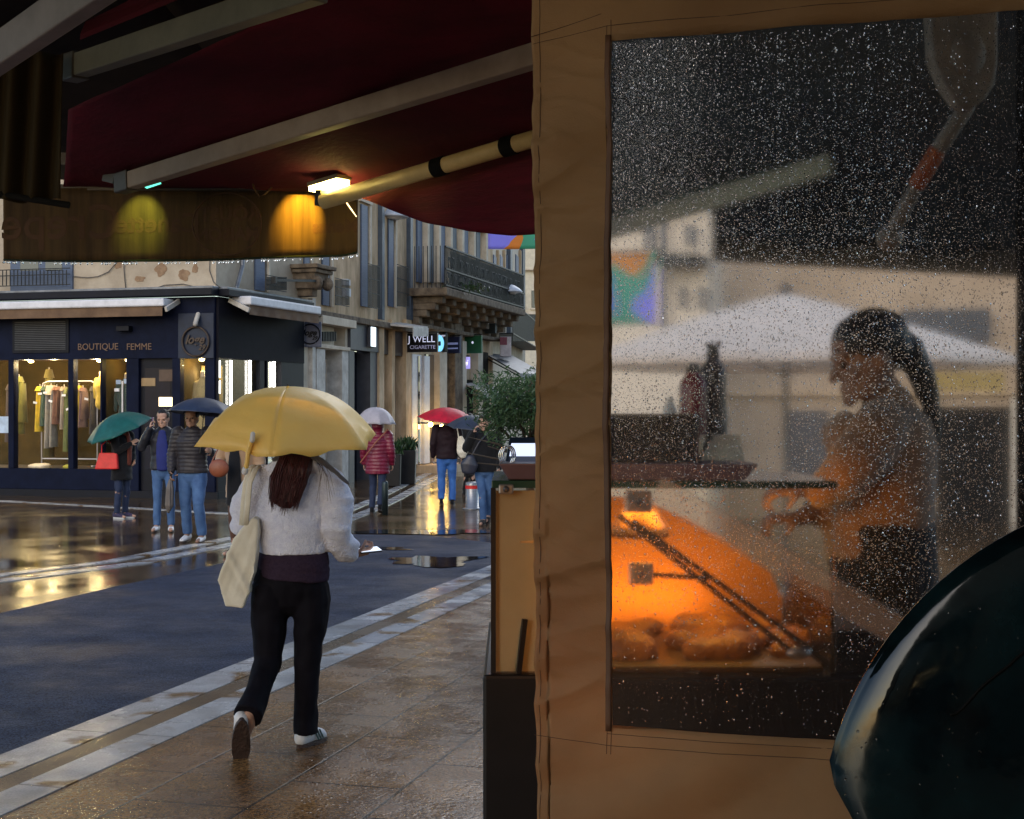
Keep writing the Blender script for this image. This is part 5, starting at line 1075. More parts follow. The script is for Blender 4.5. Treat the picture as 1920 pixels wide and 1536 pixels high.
arm(P(140, 126, 5.4), P(600, -25, 4.1), .06, .085, "grey green awning arm under the second canopy at upper left", M("grey_green_arm", (.13, .13, .10), .6))
arm(P(-60, 140, 4.1), P(260, -80, 3.3), .05, .098, "thick pale awning arm crossing the top left corner", M("pale_grey_arm", (.20, .18, .18), .6))
# short stays and boxes along the front rail
fr = empty("front_rail", P(400, 345, 6.9), "thin dark front rail carrying the printed valance and lamp cables", "rail")
mb = MB(); mb.bar(P(-20, 352, 7.05), P(665, 352, 6.75), .03, .03); mb.build("rail", M("dark_rail", (.05, .035, .025), .5), fr)
mb = MB(); mb.bar(P(452, 345, 6.75), P(488, 308, 6.6), .03, .05); mb.build("stay", arm_m, fr); 
mb = MB(); mb.bar(P(110, 297, 6.9), P(235, 303, 6.85), .06, .05); mb.build("stay", M("dark_stay", (.045, .03, .025), .5), fr)
mb = MB(); mb.bar(P(205, 325, 6.7), P(225, 330, 6.65), .07, .08); mb.build("end_box", M("arm_joint", (.05, .045, .04), .5), fr)
mb = MB(); mb.tube([P(x, y, 6.6) for x, y in ((470, 332), (477, 355), (486, 369), (497, 364), (515, 345), (530, 346), (550, 343), (566, 357))], .004, 6, round_=False); mb.build("cable", M("brown_cable", (.16, .09, .04), .6), fr, smooth=True)
# printed valance
va = empty("printed_valance", P(340, 420, 6.85), "brown printed valance with mirrored lettering lit by two small lamps", "valance")
vt = [P(6, 352, 7.0), P(340, 356, 6.9), P(671, 358, 6.8)]; vb = [(6, 487), (60, 489), (130, 490), (300, 489), (420, 487), (560, 481), (640, 480), (671, 474)]
def vpos(u, v):
    x = 6+665*u
    for (xa, ya), (xb, yb_) in zip(vb[:-1], vb[1:]):
        if xa <= x <= xb+1e-6: yb0 = ya+(yb_-ya)*(x-xa)/(xb-xa); break
    D = 7.0-.2*u; y = 353+(yb0-353)*v; return P(x, y, D)+Vector((0, .003*math.sin(u*60)*v+.005*math.sin(u*23+1)*v, 0))
mb = MB(); mb.grid(vpos, 160, 8); mb.build("cloth", valm, va, smooth=True, solid=.003)
mb = MB(); mb.tube([vpos(i/60, 1.0) for i in range(61)], .006, 6, round_=False); mb.build("hem", M("dark_hem", (.02, .03, .02), .7), va, smooth=True)
ink = M("dark_brown_ink", (.07, .03, .010), .8); vf = Vector((1, -.12, 0))
for tx, x, y, sz in (("Crepes", 95, 420, .24), ("Canettes", 285, 420, .13), ("ROUSTI", 425, 402, .095), ("MAISON", 425, 440, .085), ("Menus", 628, 425, .085)):
    u_ = (x-6)/665; to = text_part(tx, "lettering", ink, va, P(x, y, 7.0-.2*u_-.012), vf, sz, ext=.0002, mirror=True, bold=.003); of_ = ORG[to.name]
    for v_ in to.data.vertices:      # lie on the cloth
        w_ = v_.co+of_; xx = 960+w_.x/w_.y*F; v_.co.y = vpos(min(1, max(0, (xx-6)/665)), .5).y-.004-of_.y+(.0002 if v_.co.y > 0 else 0)
c = P(425, 420, 6.83); mb = MB(); rg = [c+vf.normalized()*.17*math.cos(a/20*math.pi)+Vector((0, 0, .15*math.sin(a/20*math.pi))) for a in range(41)]; mb.tube(rg, .004, 5, round_=False); mb.build("printed_ring", ink, va)
# drops hanging at the hem
dm = glass_mat("hem_drops", rough=.02)
wm_ = bpy.data.materials.new("water"); wm_.use_nodes = True; MATS["water"] = wm_; b_ = wm_.node_tree.nodes["Principled BSDF"]; b_.inputs["Transmission Weight"].default_value = 1; b_.inputs["IOR"].default_value = 1.33; b_.inputs["Roughness"].default_value = .02; b_.inputs["Base Color"].default_value = (1, 1, 1, 1)
mb = MB(); rn = random.Random(5)
for i in range(110):
    u_ = rn.random(); p = vpos(u_, 1.0)+Vector((0, -.01, -.012)); r_ = rn.uniform(.003, .006); mb.ball(p, (r_, r_, r_*1.5), 8, 6)
setp(mb.build("hem_drip", MATS["water"], None, smooth=True), "row of tiny rain drops clinging to the hem of the printed valance", "rain drops", kind="stuff")
# lamps on the rail
l1 = empty("rail_lamp", P(615, 345, 6.45), "bright yellow strip lamp hanging under the rail next to the tube", "lamp")
c = P(617, 346, 6.30); a = (P(652, 334, 6.20)-P(582, 355, 6.35)).normalized(); mb = MB(); mb.bar(c-a*.095+Vector((0, 0, .014)), c+a*.095+Vector((0, 0, .014)), .09, .018); mb.build("housing", M("lamp_housing", (.25, .22, .15), .5), l1)
mb = MB(); mb.bar(c-a*.088-Vector((0, 0, .006)), c+a*.088-Vector((0, 0, .006)), .08, .022); mb.build("lens", EM("yellow_strip", (1, .80, .28), 14), l1)
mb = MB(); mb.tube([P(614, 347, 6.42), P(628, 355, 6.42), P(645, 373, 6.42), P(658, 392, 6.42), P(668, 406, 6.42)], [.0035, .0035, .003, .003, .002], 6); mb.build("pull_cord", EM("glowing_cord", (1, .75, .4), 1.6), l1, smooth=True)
lamp("strip_light", c-Vector((0, 0, .03)), (1, .72, .16), 2.6, l1, .03)
lamp("strip_spot", P(552, 338, 6.66), (1, .56, .04), 26, l1, .006, 'SPOT', (R(52), 0, 0), sx=64)
l2 = empty("rail_lamp", P(286, 346, 6.6), "small teal lamp half hidden behind the long cream arm", "lamp"); mb = MB(); c2 = P(286, 346, 6.62); mb.bar(P(272, 350, 6.6), P(299, 341, 6.6), .05, .012); mb.build("lens", EM("teal_strip", (.15, .95, .65), 1.1), l2)
mb = MB(); mb.bar(P(272, 347, 6.62), P(299, 338, 6.62), .055, .012); mb.build("housing", M("lamp_housing", (.25, .22, .15), .5), l2)
lamp("strip_spot", P(246, 338, 6.72), (.75, .90, .12), 10, l2, .006, 'SPOT', (R(52), 0, 0), sx=60)
# dark hanging cloth at the far left and the canopies, extended unseen to shade the terrace
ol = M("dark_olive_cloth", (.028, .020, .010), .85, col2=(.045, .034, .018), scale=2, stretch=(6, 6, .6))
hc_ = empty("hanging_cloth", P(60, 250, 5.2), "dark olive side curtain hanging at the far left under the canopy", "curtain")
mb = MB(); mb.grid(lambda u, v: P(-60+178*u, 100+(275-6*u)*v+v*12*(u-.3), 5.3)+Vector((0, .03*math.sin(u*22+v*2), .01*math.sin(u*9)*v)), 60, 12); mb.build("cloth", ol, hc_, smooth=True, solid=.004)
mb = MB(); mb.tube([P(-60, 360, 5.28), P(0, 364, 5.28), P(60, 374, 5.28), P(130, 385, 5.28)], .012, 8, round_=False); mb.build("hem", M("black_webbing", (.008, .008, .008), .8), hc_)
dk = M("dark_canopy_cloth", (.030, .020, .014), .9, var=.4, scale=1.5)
cn = empty("dark_canopy", (-1, 3, 3.3), "dark brown canopy above the awning arms, extended unseen to shade the terrace", "canopy")
for x0, x1, y0, y1 in ((-4.2, -1.4, -.6, 10.0), (-1.4, .10, -.6, 6.8), (.10, .75, .2, 3.35), (.75, 5.4, -3.5, 3.35)):  # unseen right and rear panels sized to darken the foreground
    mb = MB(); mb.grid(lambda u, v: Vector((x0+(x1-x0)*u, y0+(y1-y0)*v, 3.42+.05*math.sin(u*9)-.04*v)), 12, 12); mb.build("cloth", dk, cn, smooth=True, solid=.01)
# second maroon strip at the top left
mb = MB(); mb.hexa([P(150, 75, 5.6), P(430, -40, 4.6), P(430, -40, 4.6)+Vector((0, 0, .02)), P(150, 75, 5.6)+Vector((0, 0, .02))], [P(160, 55, 5.7), P(440, -80, 4.6), P(440, -80, 4.6)+Vector((0, 0, .03)), P(160, 55, 5.7)+Vector((0, 0, .03))]); mb.build("maroon_edge", maroon, cn)
# ================================================================= CANVAS WALL WITH CLEAR PANEL
fw = pfac(999, 2.56, 1920, 2.325)
cv = bpy.data.materials.new("tan_canvas"); cv.use_nodes = True; MATS["tan_canvas"] = cv
t = cv.node_tree; n = t.nodes; L = t.links; b = n["Principled BSDF"]; tc = n.new("ShaderNodeTexCoord")
nz = n.new("ShaderNodeTexNoise"); nz.inputs["Scale"].default_value = 3.0; nz.inputs["Detail"].default_value = 5; L.new(tc.outputs["Object"], nz.inputs[0])
cr = n.new("ShaderNodeValToRGB"); cr.color_ramp.elements[0].position = .3; cr.color_ramp.elements[0].color = (.37, .220, .108, 1); cr.color_ramp.elements[1].position = .7; cr.color_ramp.elements[1].color = (.52, .33, .165, 1); L.new(nz.outputs[0], cr.inputs[0])
L.new(cr.outputs[0], b.inputs["Base Color"]); b.inputs["Roughness"].default_value = .62; b.inputs["Specular IOR Level"].default_value = .3
wv = n.new("ShaderNodeTexNoise"); wv.inputs["Scale"].default_value = 420; L.new(tc.outputs["Object"], wv.inputs[0]); bp = n.new("ShaderNodeBump"); bp.inputs["Strength"].default_value = .35; bp.inputs["Distance"].default_value = .002; L.new(wv.outputs[0], bp.inputs["Height"])
mp = n.new("ShaderNodeMapping"); mp.inputs["Scale"].default_value = (2.2, 2.2, 3.2); mp.inputs["Rotation"].default_value = (0, R(12), 0); L.new(tc.outputs["Object"], mp.inputs[0]); cw = n.new("ShaderNodeTexNoise"); cw.inputs["Scale"].default_value = 5; cw.inputs["Detail"].default_value = 3; L.new(mp.outputs[0], cw.inputs[0])
bp2 = n.new("ShaderNodeBump"); bp2.inputs["Strength"].default_value = .28; bp2.inputs["Distance"].default_value = .03; L.new(cw.outputs[0], bp2.inputs["Height"]); L.new(bp.outputs[0], bp2.inputs["Normal"]); L.new(bp2.outputs[0], b.inputs["Normal"])
tr = n.new("ShaderNodeBsdfTranslucent"); L.new(cr.outputs[0], tr.inputs[0]); L.new(bp2.outputs[0], tr.inputs[1]); ms = n.new("ShaderNodeMixShader"); ms.inputs[0].default_value = .48; L.new(b.outputs[0], ms.inputs[1]); L.new(tr.outputs[0], ms.inputs[2]); L.new(ms.outputs[0], n["Material Output"].inputs[0])
cw_ = empty("canvas_wall", fw.W(.2, 0, 0), "tan canvas side wall of the stall with a clear rain spattered panel", "stall wall")
sa, sb_ = fw.S(1148), fw.S(2150); za, zb_w = 2.402, 1.190; s_end = fw.S(2600)
def wz(s_, z):       # creases of the cloth
    rid = lambda q: (1-abs(q)*2.2)**3 if abs(q) < .45 else 0
    a = .015*noise.noise(Vector((s_*3.2, z*8-s_*5, 0)))+.004*noise.noise(Vector((s_*9, z*21-s_*8, 3)))
    a += .0060*rid(noise.noise(Vector((s_*2.0, z*9-s_*2.5, 7))))+.0035*rid(noise.noise(Vector((s_*6, z*17+s_*4, 11))))
    return a+.0035*math.sin(z*74+noise.noise(Vector((z*5, 0, 0)))*5)*max(0, 1-s_/.07)
mb = MB(); SS = [i*.006 for i in range(8)]+[.048+(sa-.048)*i/24 for i in range(25)]+[sa+(sb_-sa)*i/60 for i in range(1, 61)]+[sb_+(s_end-sb_)*i/10 for i in range(1, 11)]
ZZ = [.05+(zb_w-.05)*i/60 for i in range(61)]+[zb_w+(za-zb_w)*i/260 for i in range(1, 261)]+[za+(3.30-za)*i/40 for i in range(1, 41)]
iz0, iz1 = 60, 320; is0 = 8+24; is1 = is0+60; NS = len(SS); i0 = 0
for z in ZZ:
    for s_ in SS:
        e = .0045*noise.noise(Vector((z*9, 1.7, 0)))*max(0, 1-s_/.05)-(.009*(1-min(1, max(0, (z-1.0)/1.5))) if s_ < .03 else 0)*-1
        mb.v.append(tuple(fw.W(s_+e, z, wz(s_, z))))
for a in range(len(ZZ)-1):
    for c in range(NS-1):
        if iz0 <= a < iz1 and is0 <= c < is1: continue
        mb.f.append((a*NS+c, a*NS+c+1, (a+1)*NS+c+1, (a+1)*NS+c))
mb.build("cloth", cv, cw_, smooth=True, solid=.0018)
seam = M("seam_thread", (.09, .05, .03), .8)
def seamline(pts):
    mb = MB(); P_ = []
    for (s0, z0), (s1, z1) in zip(pts[:-1], pts[1:]):
        k_ = max(2, int(math.hypot(s1-s0, z1-z0)/.02)); P_ += [(s0+(s1-s0)*i/k_, z0+(z1-z0)*i/k_) for i in range(k_)]
    P_.append(pts[-1]); mb.tube([fw.W(a, c, wz(a, c)+.0016) for a, c in P_], .0006, 4, round_=False); mb.build("seam", seam, cw_)
s1m = fw.S(1014); seamline([(s1m, .1), (s1m, 3.2)]); s2m = fw.S(1138); seamline([(s2m, 1.14), (s2m, 2.43)]); s3m = fw.S(1146); seamline([(s3m, 1.14), (s3m, 2.44)])
seamline([(0.003, 2.405), (s2m, 2.43), (sb_, 2.44)]); seamline([(0.003, 1.165), (s2m, 1.155), (sb_, 1.158)]); seamline([(s2m, 1.175), (sb_, 1.176)]); seamline([(0.0, 2.418), (s2m-.01, 2.452)])
mb = MB(); mb.grid(lambda u, v: fw.W(sa-.012+.008*math.sin(v*9)*.3+.010*u, zb_w-.01+(za-zb_w+.02)*v, .004+wz(sa, zb_w+(za-zb_w)*v)), 3, 80); mb.build("window_binding", M("binding_tape", (.12, .055, .028), .6), cw_, smooth=True, solid=.002)
# clear film: wet, slightly milky, scattering a little
fm = bpy.data.materials.new("wet_clear_film"); fm.use_nodes = True; MATS["wet_clear_film"] = fm
t = fm.node_tree; n = t.nodes; L = t.links; n.remove(n["Principled BSDF"]); tc = n.new("ShaderNodeTexCoord")
def NZ(sc, strch=None, det=4):
    q = n.new("ShaderNodeTexNoise"); q.inputs["Scale"].default_value = sc; q.inputs["Detail"].default_value = det; sr = tc.outputs["Object"]
    if strch: m_ = n.new("ShaderNodeMapping"); m_.inputs["Scale"].default_value = strch; L.new(sr, m_.inputs[0]); sr = m_.outputs[0]
    L.new(sr, q.inputs[0]); return q.outputs[0]
def MR(a, f0, f1, t0, t1):
    q = n.new("ShaderNodeMapRange"); [q.inputs[i+1].__setattr__("default_value", v_) for i, v_ in enumerate((f0, f1, t0, t1))]; L.new(a, q.inputs[0]); return q.outputs[0]
rf = n.new("ShaderNodeBsdfRefraction"); rf.inputs["IOR"].default_value = 1.04; rf.inputs["Roughness"].default_value = .27; rf.distribution = 'GGX'
tp = n.new("ShaderNodeBsdfTransparent"); tp.inputs[0].default_value = (.95, .95, .93, 1)
m0 = n.new("ShaderNodeMixShader"); m0.inputs[0].default_value = .85; L.new(tp.outputs[0], m0.inputs[1]); L.new(rf.outputs[0], m0.inputs[2])
# micro droplets: small lenses standing on the film
def drops(scale, keep, rad, prev, strch):
    mp_d = n.new("ShaderNodeMapping"); mp_d.inputs["Scale"].default_value = strch; L.new(tc.outputs["Object"], mp_d.inputs[0])
    vo = n.new("ShaderNodeTexVoronoi"); vo.inputs["Scale"].default_value = scale; L.new(mp_d.outputs[0], vo.inputs["Vector"])
    sp = n.new("ShaderNodeSeparateColor"); L.new(vo.outputs["Color"], sp.inputs[0])
    sz = n.new("ShaderNodeSeparateXYZ"); L.new(tc.outputs["Object"], sz.inputs[0]); hz = MR(sz.outputs[2], 1.22, 1.50, .35, 1.0)
    rr_ = n.new("ShaderNodeMath"); rr_.operation = 'MULTIPLY'; L.new(MR(sp.outputs[0], keep, 1, 0, rad), rr_.inputs[0]); L.new(hz, rr_.inputs[1]); rr = rr_.outputs[0]; ls = n.new("ShaderNodeMath"); ls.operation = 'LESS_THAN'; L.new(vo.outputs["Distance"], ls.inputs[0]); L.new(rr, ls.inputs[1])
    hq = n.new("ShaderNodeMath"); hq.operation = 'MULTIPLY'; L.new(vo.outputs["Distance"], hq.inputs[0]); L.new(vo.outputs["Distance"], hq.inputs[1])
    bq = n.new("ShaderNodeBump"); bq.invert = True; bq.inputs["Strength"].default_value = 1; bq.inputs["Distance"].default_value = 1.2/scale; L.new(hq.outputs[0], bq.inputs["Height"])
    rd = n.new("ShaderNodeBsdfRefraction"); rd.inputs["IOR"].default_value = 1.33; rd.inputs["Roughness"].default_value = .03; L.new(bq.outputs[0], rd.inputs["Normal"])
    mx = n.new("ShaderNodeMixShader"); L.new(ls.outputs[0], mx.inputs[0]); L.new(prev, mx.inputs[1]); L.new(rd.outputs[0], mx.inputs[2]); return mx
m1 = drops(560, .45, .55, m0.outputs[0], (1, 1, .8)); m1 = drops(330, .66, .50, m1.outputs[0], (1, 1, .7))
df = n.new("ShaderNodeBsdfDiffuse"); df.inputs[0].default_value = (.35, .36, .40, 1); tl = n.new("ShaderNodeBsdfTranslucent"); tl.inputs[0].default_value = (.5, .5, .5, 1)
m2 = n.new("ShaderNodeMixShader"); m2.inputs[0].default_value = 1.0; L.new(df.outputs[0], m2.inputs[1]); L.new(tl.outputs[0], m2.inputs[2])
m3 = n.new("ShaderNodeMixShader"); L.new(MR(NZ(260, (1, 1, .12), 2), .35, .7, .006, .032), m3.inputs[0]); L.new(m1.outputs[0], m3.inputs[1]); L.new(m2.outputs[0], m3.inputs[2])
gl = n.new("ShaderNodeBsdfGlossy"); gl.inputs["Roughness"].default_value = .12; m4 = n.new("ShaderNodeMixShader"); m4.inputs[0].default_value = .006; L.new(m3.outputs[0], m4.inputs[1]); L.new(gl.outputs[0], m4.inputs[2]); L.new(m4.outputs[0], n["Material Output"].inputs[0])
mb = MB(); mb.grid(lambda u, v: fw.W(sa-.004+(sb_-sa+.008)*u, zb_w-.004+(za-zb_w+.008)*v, -.001), 4, 4); mb.build("clear_panel", fm, cw_, smooth=True, fix=False)
# rain on the panel: thousands of small beads, denser to the upper left, in vertical runs
mb = MB(); rn = random.Random(99); cols = [rn.uniform(sa+.004, fw.S(1960)) for _ in range(330)]
def bead(s_, z, r_, rz):
    c = fw.W(s_, z, -.003); i0 = len(mb.v); k_ = 7
    for j, (rr_, dd) in enumerate(((1, 0), (.72, .55))):
        for q in range(k_): a = 2*math.pi*q/k_; mb.v.append(tuple(c+fw.u*(r_*rr_*math.cos(a))+Vector((0, 0, rz*rr_*math.sin(a)))-fw.n*(r_*dd)))
    mb.v.append(tuple(c-fw.n*r_*.8)); 
    for q in range(k_): mb.f.append((i0+q, i0+(q+1) % k_, i0+k_+(q+1) % k_, i0+k_+q)); mb.f.append((i0+k_+q, i0+k_+(q+1) % k_, i0+2*k_))
    mb.f.append(tuple(i0+q for q in range(k_))[::-1])
nb = 0
while nb < 26000:
    s_ = rn.choice(cols)+rn.gauss(0, .0012) if rn.random() < .55 else rn.uniform(sa+.003, fw.S(1960)); z = rn.uniform(zb_w+.004, za-.004)
    u_ = (s_-sa)/(fw.S(1920)-sa); h_ = (z-zb_w)/(za-zb_w); dens = .35+.75*max(0, h_-.35)*(1.15-u_)+.25*(h_ < .5)*(u_ < .75); 
    if u_ > .78 and h_ > .6: dens *= .25
    if u_ > .85: dens *= .7
    if h_ < .12: dens *= .2
    if rn.random() > dens: continue
    r_ = .0003+.0011*rn.random()**4.5
    bead(s_, z, r_, r_*rn.choice((1, 1, 1.3, 1.9))); nb += 1
setp(mb.build("rain", MATS["water"], None, smooth=True, fix=False), "countless small rain beads on the clear panel of the canvas wall", "rain drops", kind="stuff")

# ================================================================= STALL BEHIND THE CANVAS
Dc = 3.45; SD_ = 4.35
X = lambda px, D=Dc: (px-960)/F*D
Zc = lambda py, D=Dc: CH+(768-py)/F*D
st = empty("food_stall_counter", (X(1250), Dc+.35, 0), "hot food display case with glass front on a black base", "counter")
xl, xr, xr2 = X(925), X(1566), X(1720); zt, zg = Zc(905), Zc(1262)
blk2 = M("black_cabinet", (.008, .0075, .009), .45); mb = MB(); mb.box((X(906), Dc-.03, 0), (xr2, Dc+.85, zg)); mb.build("base", blk2, st, bevel=.008)
mb = MB(); mb.box((xr, Dc, zg+.002), (xr2, Dc+.8, Zc(1178))); mb.build("side_box", blk2, st, bevel=.006)
mb = MB(); mb.box((xl-.004, Dc-.02, zt-.012), (xr+.004, Dc+.50, zt+.006)); mb.build("top_glass", M("green_edge_glass", (.02, .05, .035), .15), st, bevel=.002)
mb = MB(); mb.box((xl, Dc, zg+.002), (xr, Dc+.006, zt-.013)); mb.build("front_glass", glass_mat("case_glass", (.96, .93, .86), .04), st)
mb = MB(); mb.bar((xl, Dc+.0, zg), (xl, Dc+.0, zt-.013), .012, .012); mb.build("edge_strip", blk2, st)
mb = MB(); mb.box((xl+.006, Dc+.012, zg+.002), (X(1008), Dc+.017, zt-.02)); mb.build("frosted_liner", M("frosted_liner", (.40, .37, .30), .6, col2=(.50, .47, .40), scale=2.5, transl=.06), st)
mb = MB(); mb.prism([(xl+.01, Dc+.60, zg+.002), (xr-.01, Dc+.60, zg+.002), (xr-.01, Dc+.60, Zc(1175)), (X(1530), Dc+.60, Zc(1118)), (X(1450), Dc+.60, Zc(1062)), (X(1360), Dc+.60, Zc(1010)), (X(1280), Dc+.60, Zc(975)), (X(1210), Dc+.60, Zc(958)), (xl+.01, Dc+.60, Zc(955))], (0, .01, 0)); mb.build("glow_back_panel", M("amber_glow_panel", (.26, .10, .022), .95, col2=(.34, .15, .04), scale=2, transl=.2), st)  # top edge cut to the outline of the amber glow
mb = MB(); mb.box((xr-.006, Dc+.01, zg+.002), (xr, Dc+.60, Zc(1110))); mb.build("side_glass", glass_mat("case_glass"), st)
mb = MB(); mb.box((X(1030), Dc+.02, zg+.004), (xr-.02, Dc+.58, zg+.02)); tr_ = mb.build("pan", M("burnt_pan", (.05, .025, .015), .5), st, bevel=.004)
# clamps
def clamp(x0, y0, x1, y1):
    mb = MB(); mb.box((X(x0), Dc-.025, Zc(y1)), (X(x1), Dc-.001, Zc(y0))); mb.build("clamp", M("clamp_metal", (.28, .26, .25), .35, metal=.7), st, bevel=.004)
    mb = MB(); mb.ball((X((x0+x1)/2), Dc-.027, Zc((y0+y1)/2)), .008, 10, 6); mb.build("bolt", M("bolt_metal", (.12, .11, .11), .4, metal=.8), st)
clamp(935, 907, 963, 926); clamp(1176, 918, 1226, 958); clamp(1183, 1052, 1228, 1092)
mb = MB(); mb.bar((X(1228), Dc-.012, Zc(1074)), (X(1330), Dc-.012, Zc(1080)), .008, .012); mb.build("tie_bar", iron, st)
# food
fo = MB(); rn = random.Random(3)
for i in range(34):
    x = X(1050)+rn.random()*(X(1560)-X(1050)); y = Dc+.12+rn.random()*.40; r_ = rn.uniform(.035, .07); fo.ball((x, y, zg+.03+rn.uniform(0, .02)), (r_, r_*.8, r_*.6), 12, 8)
fd = blob(fo, "roast_food", M("roasted_crust", (.10, .030, .010), .45, col2=(.35, .14, .03), scale=14, bump=.5), None, .009, 2, disp=lambda p: .006*noise.noise(p*40)); setp(fd, "dark roasted food crust heaped in the pan under the heat lamp", "food")
# glowing heat lamp in the case, with unseen lights added around it
hl_ = empty("heat_lamp", (X(1230), Dc+.3, Zc(960)), "orange glowing heat lamp inside the display case", "lamp")
mb = MB(); mb.lathe((X(1225), Dc+.30, Zc(985)), [(.085, -.05), (.07, -.02), (.035, .03), (.015, .06)], 24); mb.build("shade", M("copper_shade", (.30, .14, .05), .35, metal=.8), hl_, smooth=True)
mb = MB(); mb.ball((X(1225), Dc+.30, Zc(1000)), (.060, .060, .028), 18, 10); mb.build("bulb", EM("orange_bulb", (1, .42, .04), 6), hl_, smooth=True)
for hx, hy, hw_, pw in ((1240, .30, .35, 1.9), (1440, .32, .25, .8)):
    lamp("heat_glow", (X(hx), Dc+hy, Zc(918)), (1, .50, .10), pw, hl_, .05, 'AREA', (0, 0, 0), sx=hw_, sy=.2)
lamp("heat_glow", (X(1245), Dc+.50, zg+.10), (1, .44, .05), 1.4, hl_, .05, 'AREA', (R(125), 0, 0), sx=.34, sy=.05)
tgt = Vector((1.0, SD_-.1, 1.55)); sl0 = Vector((X(1500), Dc+.42, Zc(935))); rq = (tgt-sl0).to_track_quat('-Z', 'Y').to_euler()
lamp("seller_fill", sl0, (1, .50, .14), .42, hl_, .05, 'AREA', tuple(rq), sx=.15, sy=.08)  # extra light added to warm the seller's coat
h2 = empty("heat_lamp", P(1085, 1150, 2.86), "unseen orange lamp added behind the canvas strip to backlight it", "lamp"); c = P(1085, 1150, 2.85)
mb = MB(); mb.lathe(c+Vector((0, 0, .05)), [(.05, -.02), (.045, .0), (.02, .03), (.01, .06)], 20); mb.build("shade", M("copper_shade", (.30, .14, .05), .35, metal=.8), h2, smooth=True); mb = MB(); mb.ball(c+Vector((0, 0, .01)), .022, 14, 8); mb.build("bulb", EM("orange_bulb", (1, .42, .04), 6), h2, smooth=True)  # shade and bulb of the added unseen lamp
lamp("canvas_backlight", c-Vector((0, .0, .03)), (1, .36, .05), 1.8, h2, .02)  # unseen lamp added to glow through the canvas strip
# slanting bar standing in for pale reflections on the film
pstr = M("milky_reflection", (.55, .42, .32), .3); pt_ = pstr.node_tree; trn = pt_.nodes.new("ShaderNodeBsdfTransparent"); mxs = pt_.nodes.new("ShaderNodeMixShader"); mxs.inputs[0].default_value = .78
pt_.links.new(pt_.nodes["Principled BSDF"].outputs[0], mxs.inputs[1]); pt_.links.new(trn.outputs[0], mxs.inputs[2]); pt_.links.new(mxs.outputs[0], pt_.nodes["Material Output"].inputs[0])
ss = empty("reflection_bar", P(1450, 1050, 3.1), "milky slanting bar standing in for reflections on the clear film", "strut"); mb = MB(); mb.bar(P(1235, 915, 3.25), P(1700, 1190, 3.0), .02, .065, up=Vector((0, 0, 1))); mb.build("bar", pstr, ss, bevel=.004)
tg_ = empty("tongs", P(1330, 1090, 3.2), "long dark metal tongs leaning against the glass of the display case", "tongs")
for e1, e2 in (((1165, 965), (1492, 1222)), ((1190, 975), (1520, 1212))):
    mb = MB(); mb.bar(P(*e1, 3.32), P(*e2, 3.30), .006, .013); mb.build("tong_arm", M("dark_steel", (.05, .045, .04), .4, metal=.5), tg_)
mb = MB(); mb.ball(P(1500, 1220, 3.3), (.03, .012, .014), 12, 8); mb.build("tip", M("clamp_metal", (.28, .26, .25), .35, metal=.7), tg_, smooth=True)
# white plate and lemon-coloured jug seen at the left of the case, black rod
pt = empty("serving_dish", (X(1000), Dc+.10, Zc(1014)), "white dish with a yellow wedge at the left end of the display case", "dish")
mb = MB(); zz = Zc(1014); mb.lathe((X(1003), Dc+.10, zz), [(.045, 0), (.062, .008), (.058, .010), (.02, .006)], 24); mb.build("plate", white, pt, smooth=True)
mb = MB(); mb.hexa([(X(984), Dc+.07, zz+.01), (X(1015), Dc+.07, zz+.01), (X(1015), Dc+.12, zz+.01), (X(984), Dc+.12, zz+.01)], [(X(998), Dc+.08, zz+.035), (X(1015), Dc+.08, zz+.035), (X(1015), Dc+.11, zz+.035), (X(998), Dc+.11, zz+.035)]); mb.build("wedge", M("lemon_wedge", (.5, .32, .06), .5), pt, bevel=.004)
mb = MB(); mb.box((X(975), Dc+.008, zz-.006), (X(1015), Dc+.18, zz-.001)); mb.build("shelf", M("clamp_metal", (.28, .26, .25), .35, metal=.7), st)
rd = empty("rod", (X(978), Dc-.01, zg), "short black rod leaning against the frosted end of the display case", "rod"); mb = MB(); mb.bar((X(972), Dc-.012, zg+.001), (X(984), Dc-.008, Zc(1160)), .012, .012); mb.build("shaft", blk2, rd)
# tray on top with everything that stands on it
ty = empty("serving_tray", (X(1180), Dc+.15, zt), "grey purple shallow tray lying along the top of the display case", "tray")
mb = MB(); zt2 = zt+.008; tx0, tx1 = X(938), X(1420)
mb.hexa([(tx0+.02, Dc-.02, zt2), (tx1-.03, Dc-.02, zt2), (tx1-.03, Dc+.40, zt2), (tx0+.02, Dc+.40, zt2)], [(tx0-.004, Dc-.05, zt2+.040), (tx1, Dc-.05, zt2+.040), (tx1, Dc+.44, zt2+.040), (tx0-.004, Dc+.44, zt2+.040)]); mb.build("body", M("mauve_tray", (.13, .095, .13), .45), ty, bevel=.004)
ZT = zt2+.042
tbk = empty("tablet_stand", (X(982), Dc+.05, ZT), "tilted tablet with a bright white screen at the edge of the canvas", "tablet")
def tilt(x0, x1, y0, y1, d, o=0): 
    a = Vector((X(x0), Dc+.10+o, Zc(y1))); return [a, Vector((X(x1), Dc+.10+o, Zc(y1))), Vector((X(x1)+d, Dc+.17+o, Zc(y0))), Vector((X(x0)+d, Dc+.17+o, Zc(y0)))]
mb = MB(); mb.prism(tilt(946, 1040, 822, 874, .012), Vector((0, .012, -.004))); mb.build("frame", M("tablet_frame", (.010, .015, .025), .3), tbk, bevel=.003)
mb = MB(); mb.prism(tilt(955, 1036, 829, 858, .006, -.004), Vector((0, .003, 0))); mb.build("screen", EM("tablet_screen", (.62, .70, .95), .85), tbk)
bk = empty("wire_basket", (X(945), Dc, ZT), "small chrome wire basket at the corner of the tray", "basket")
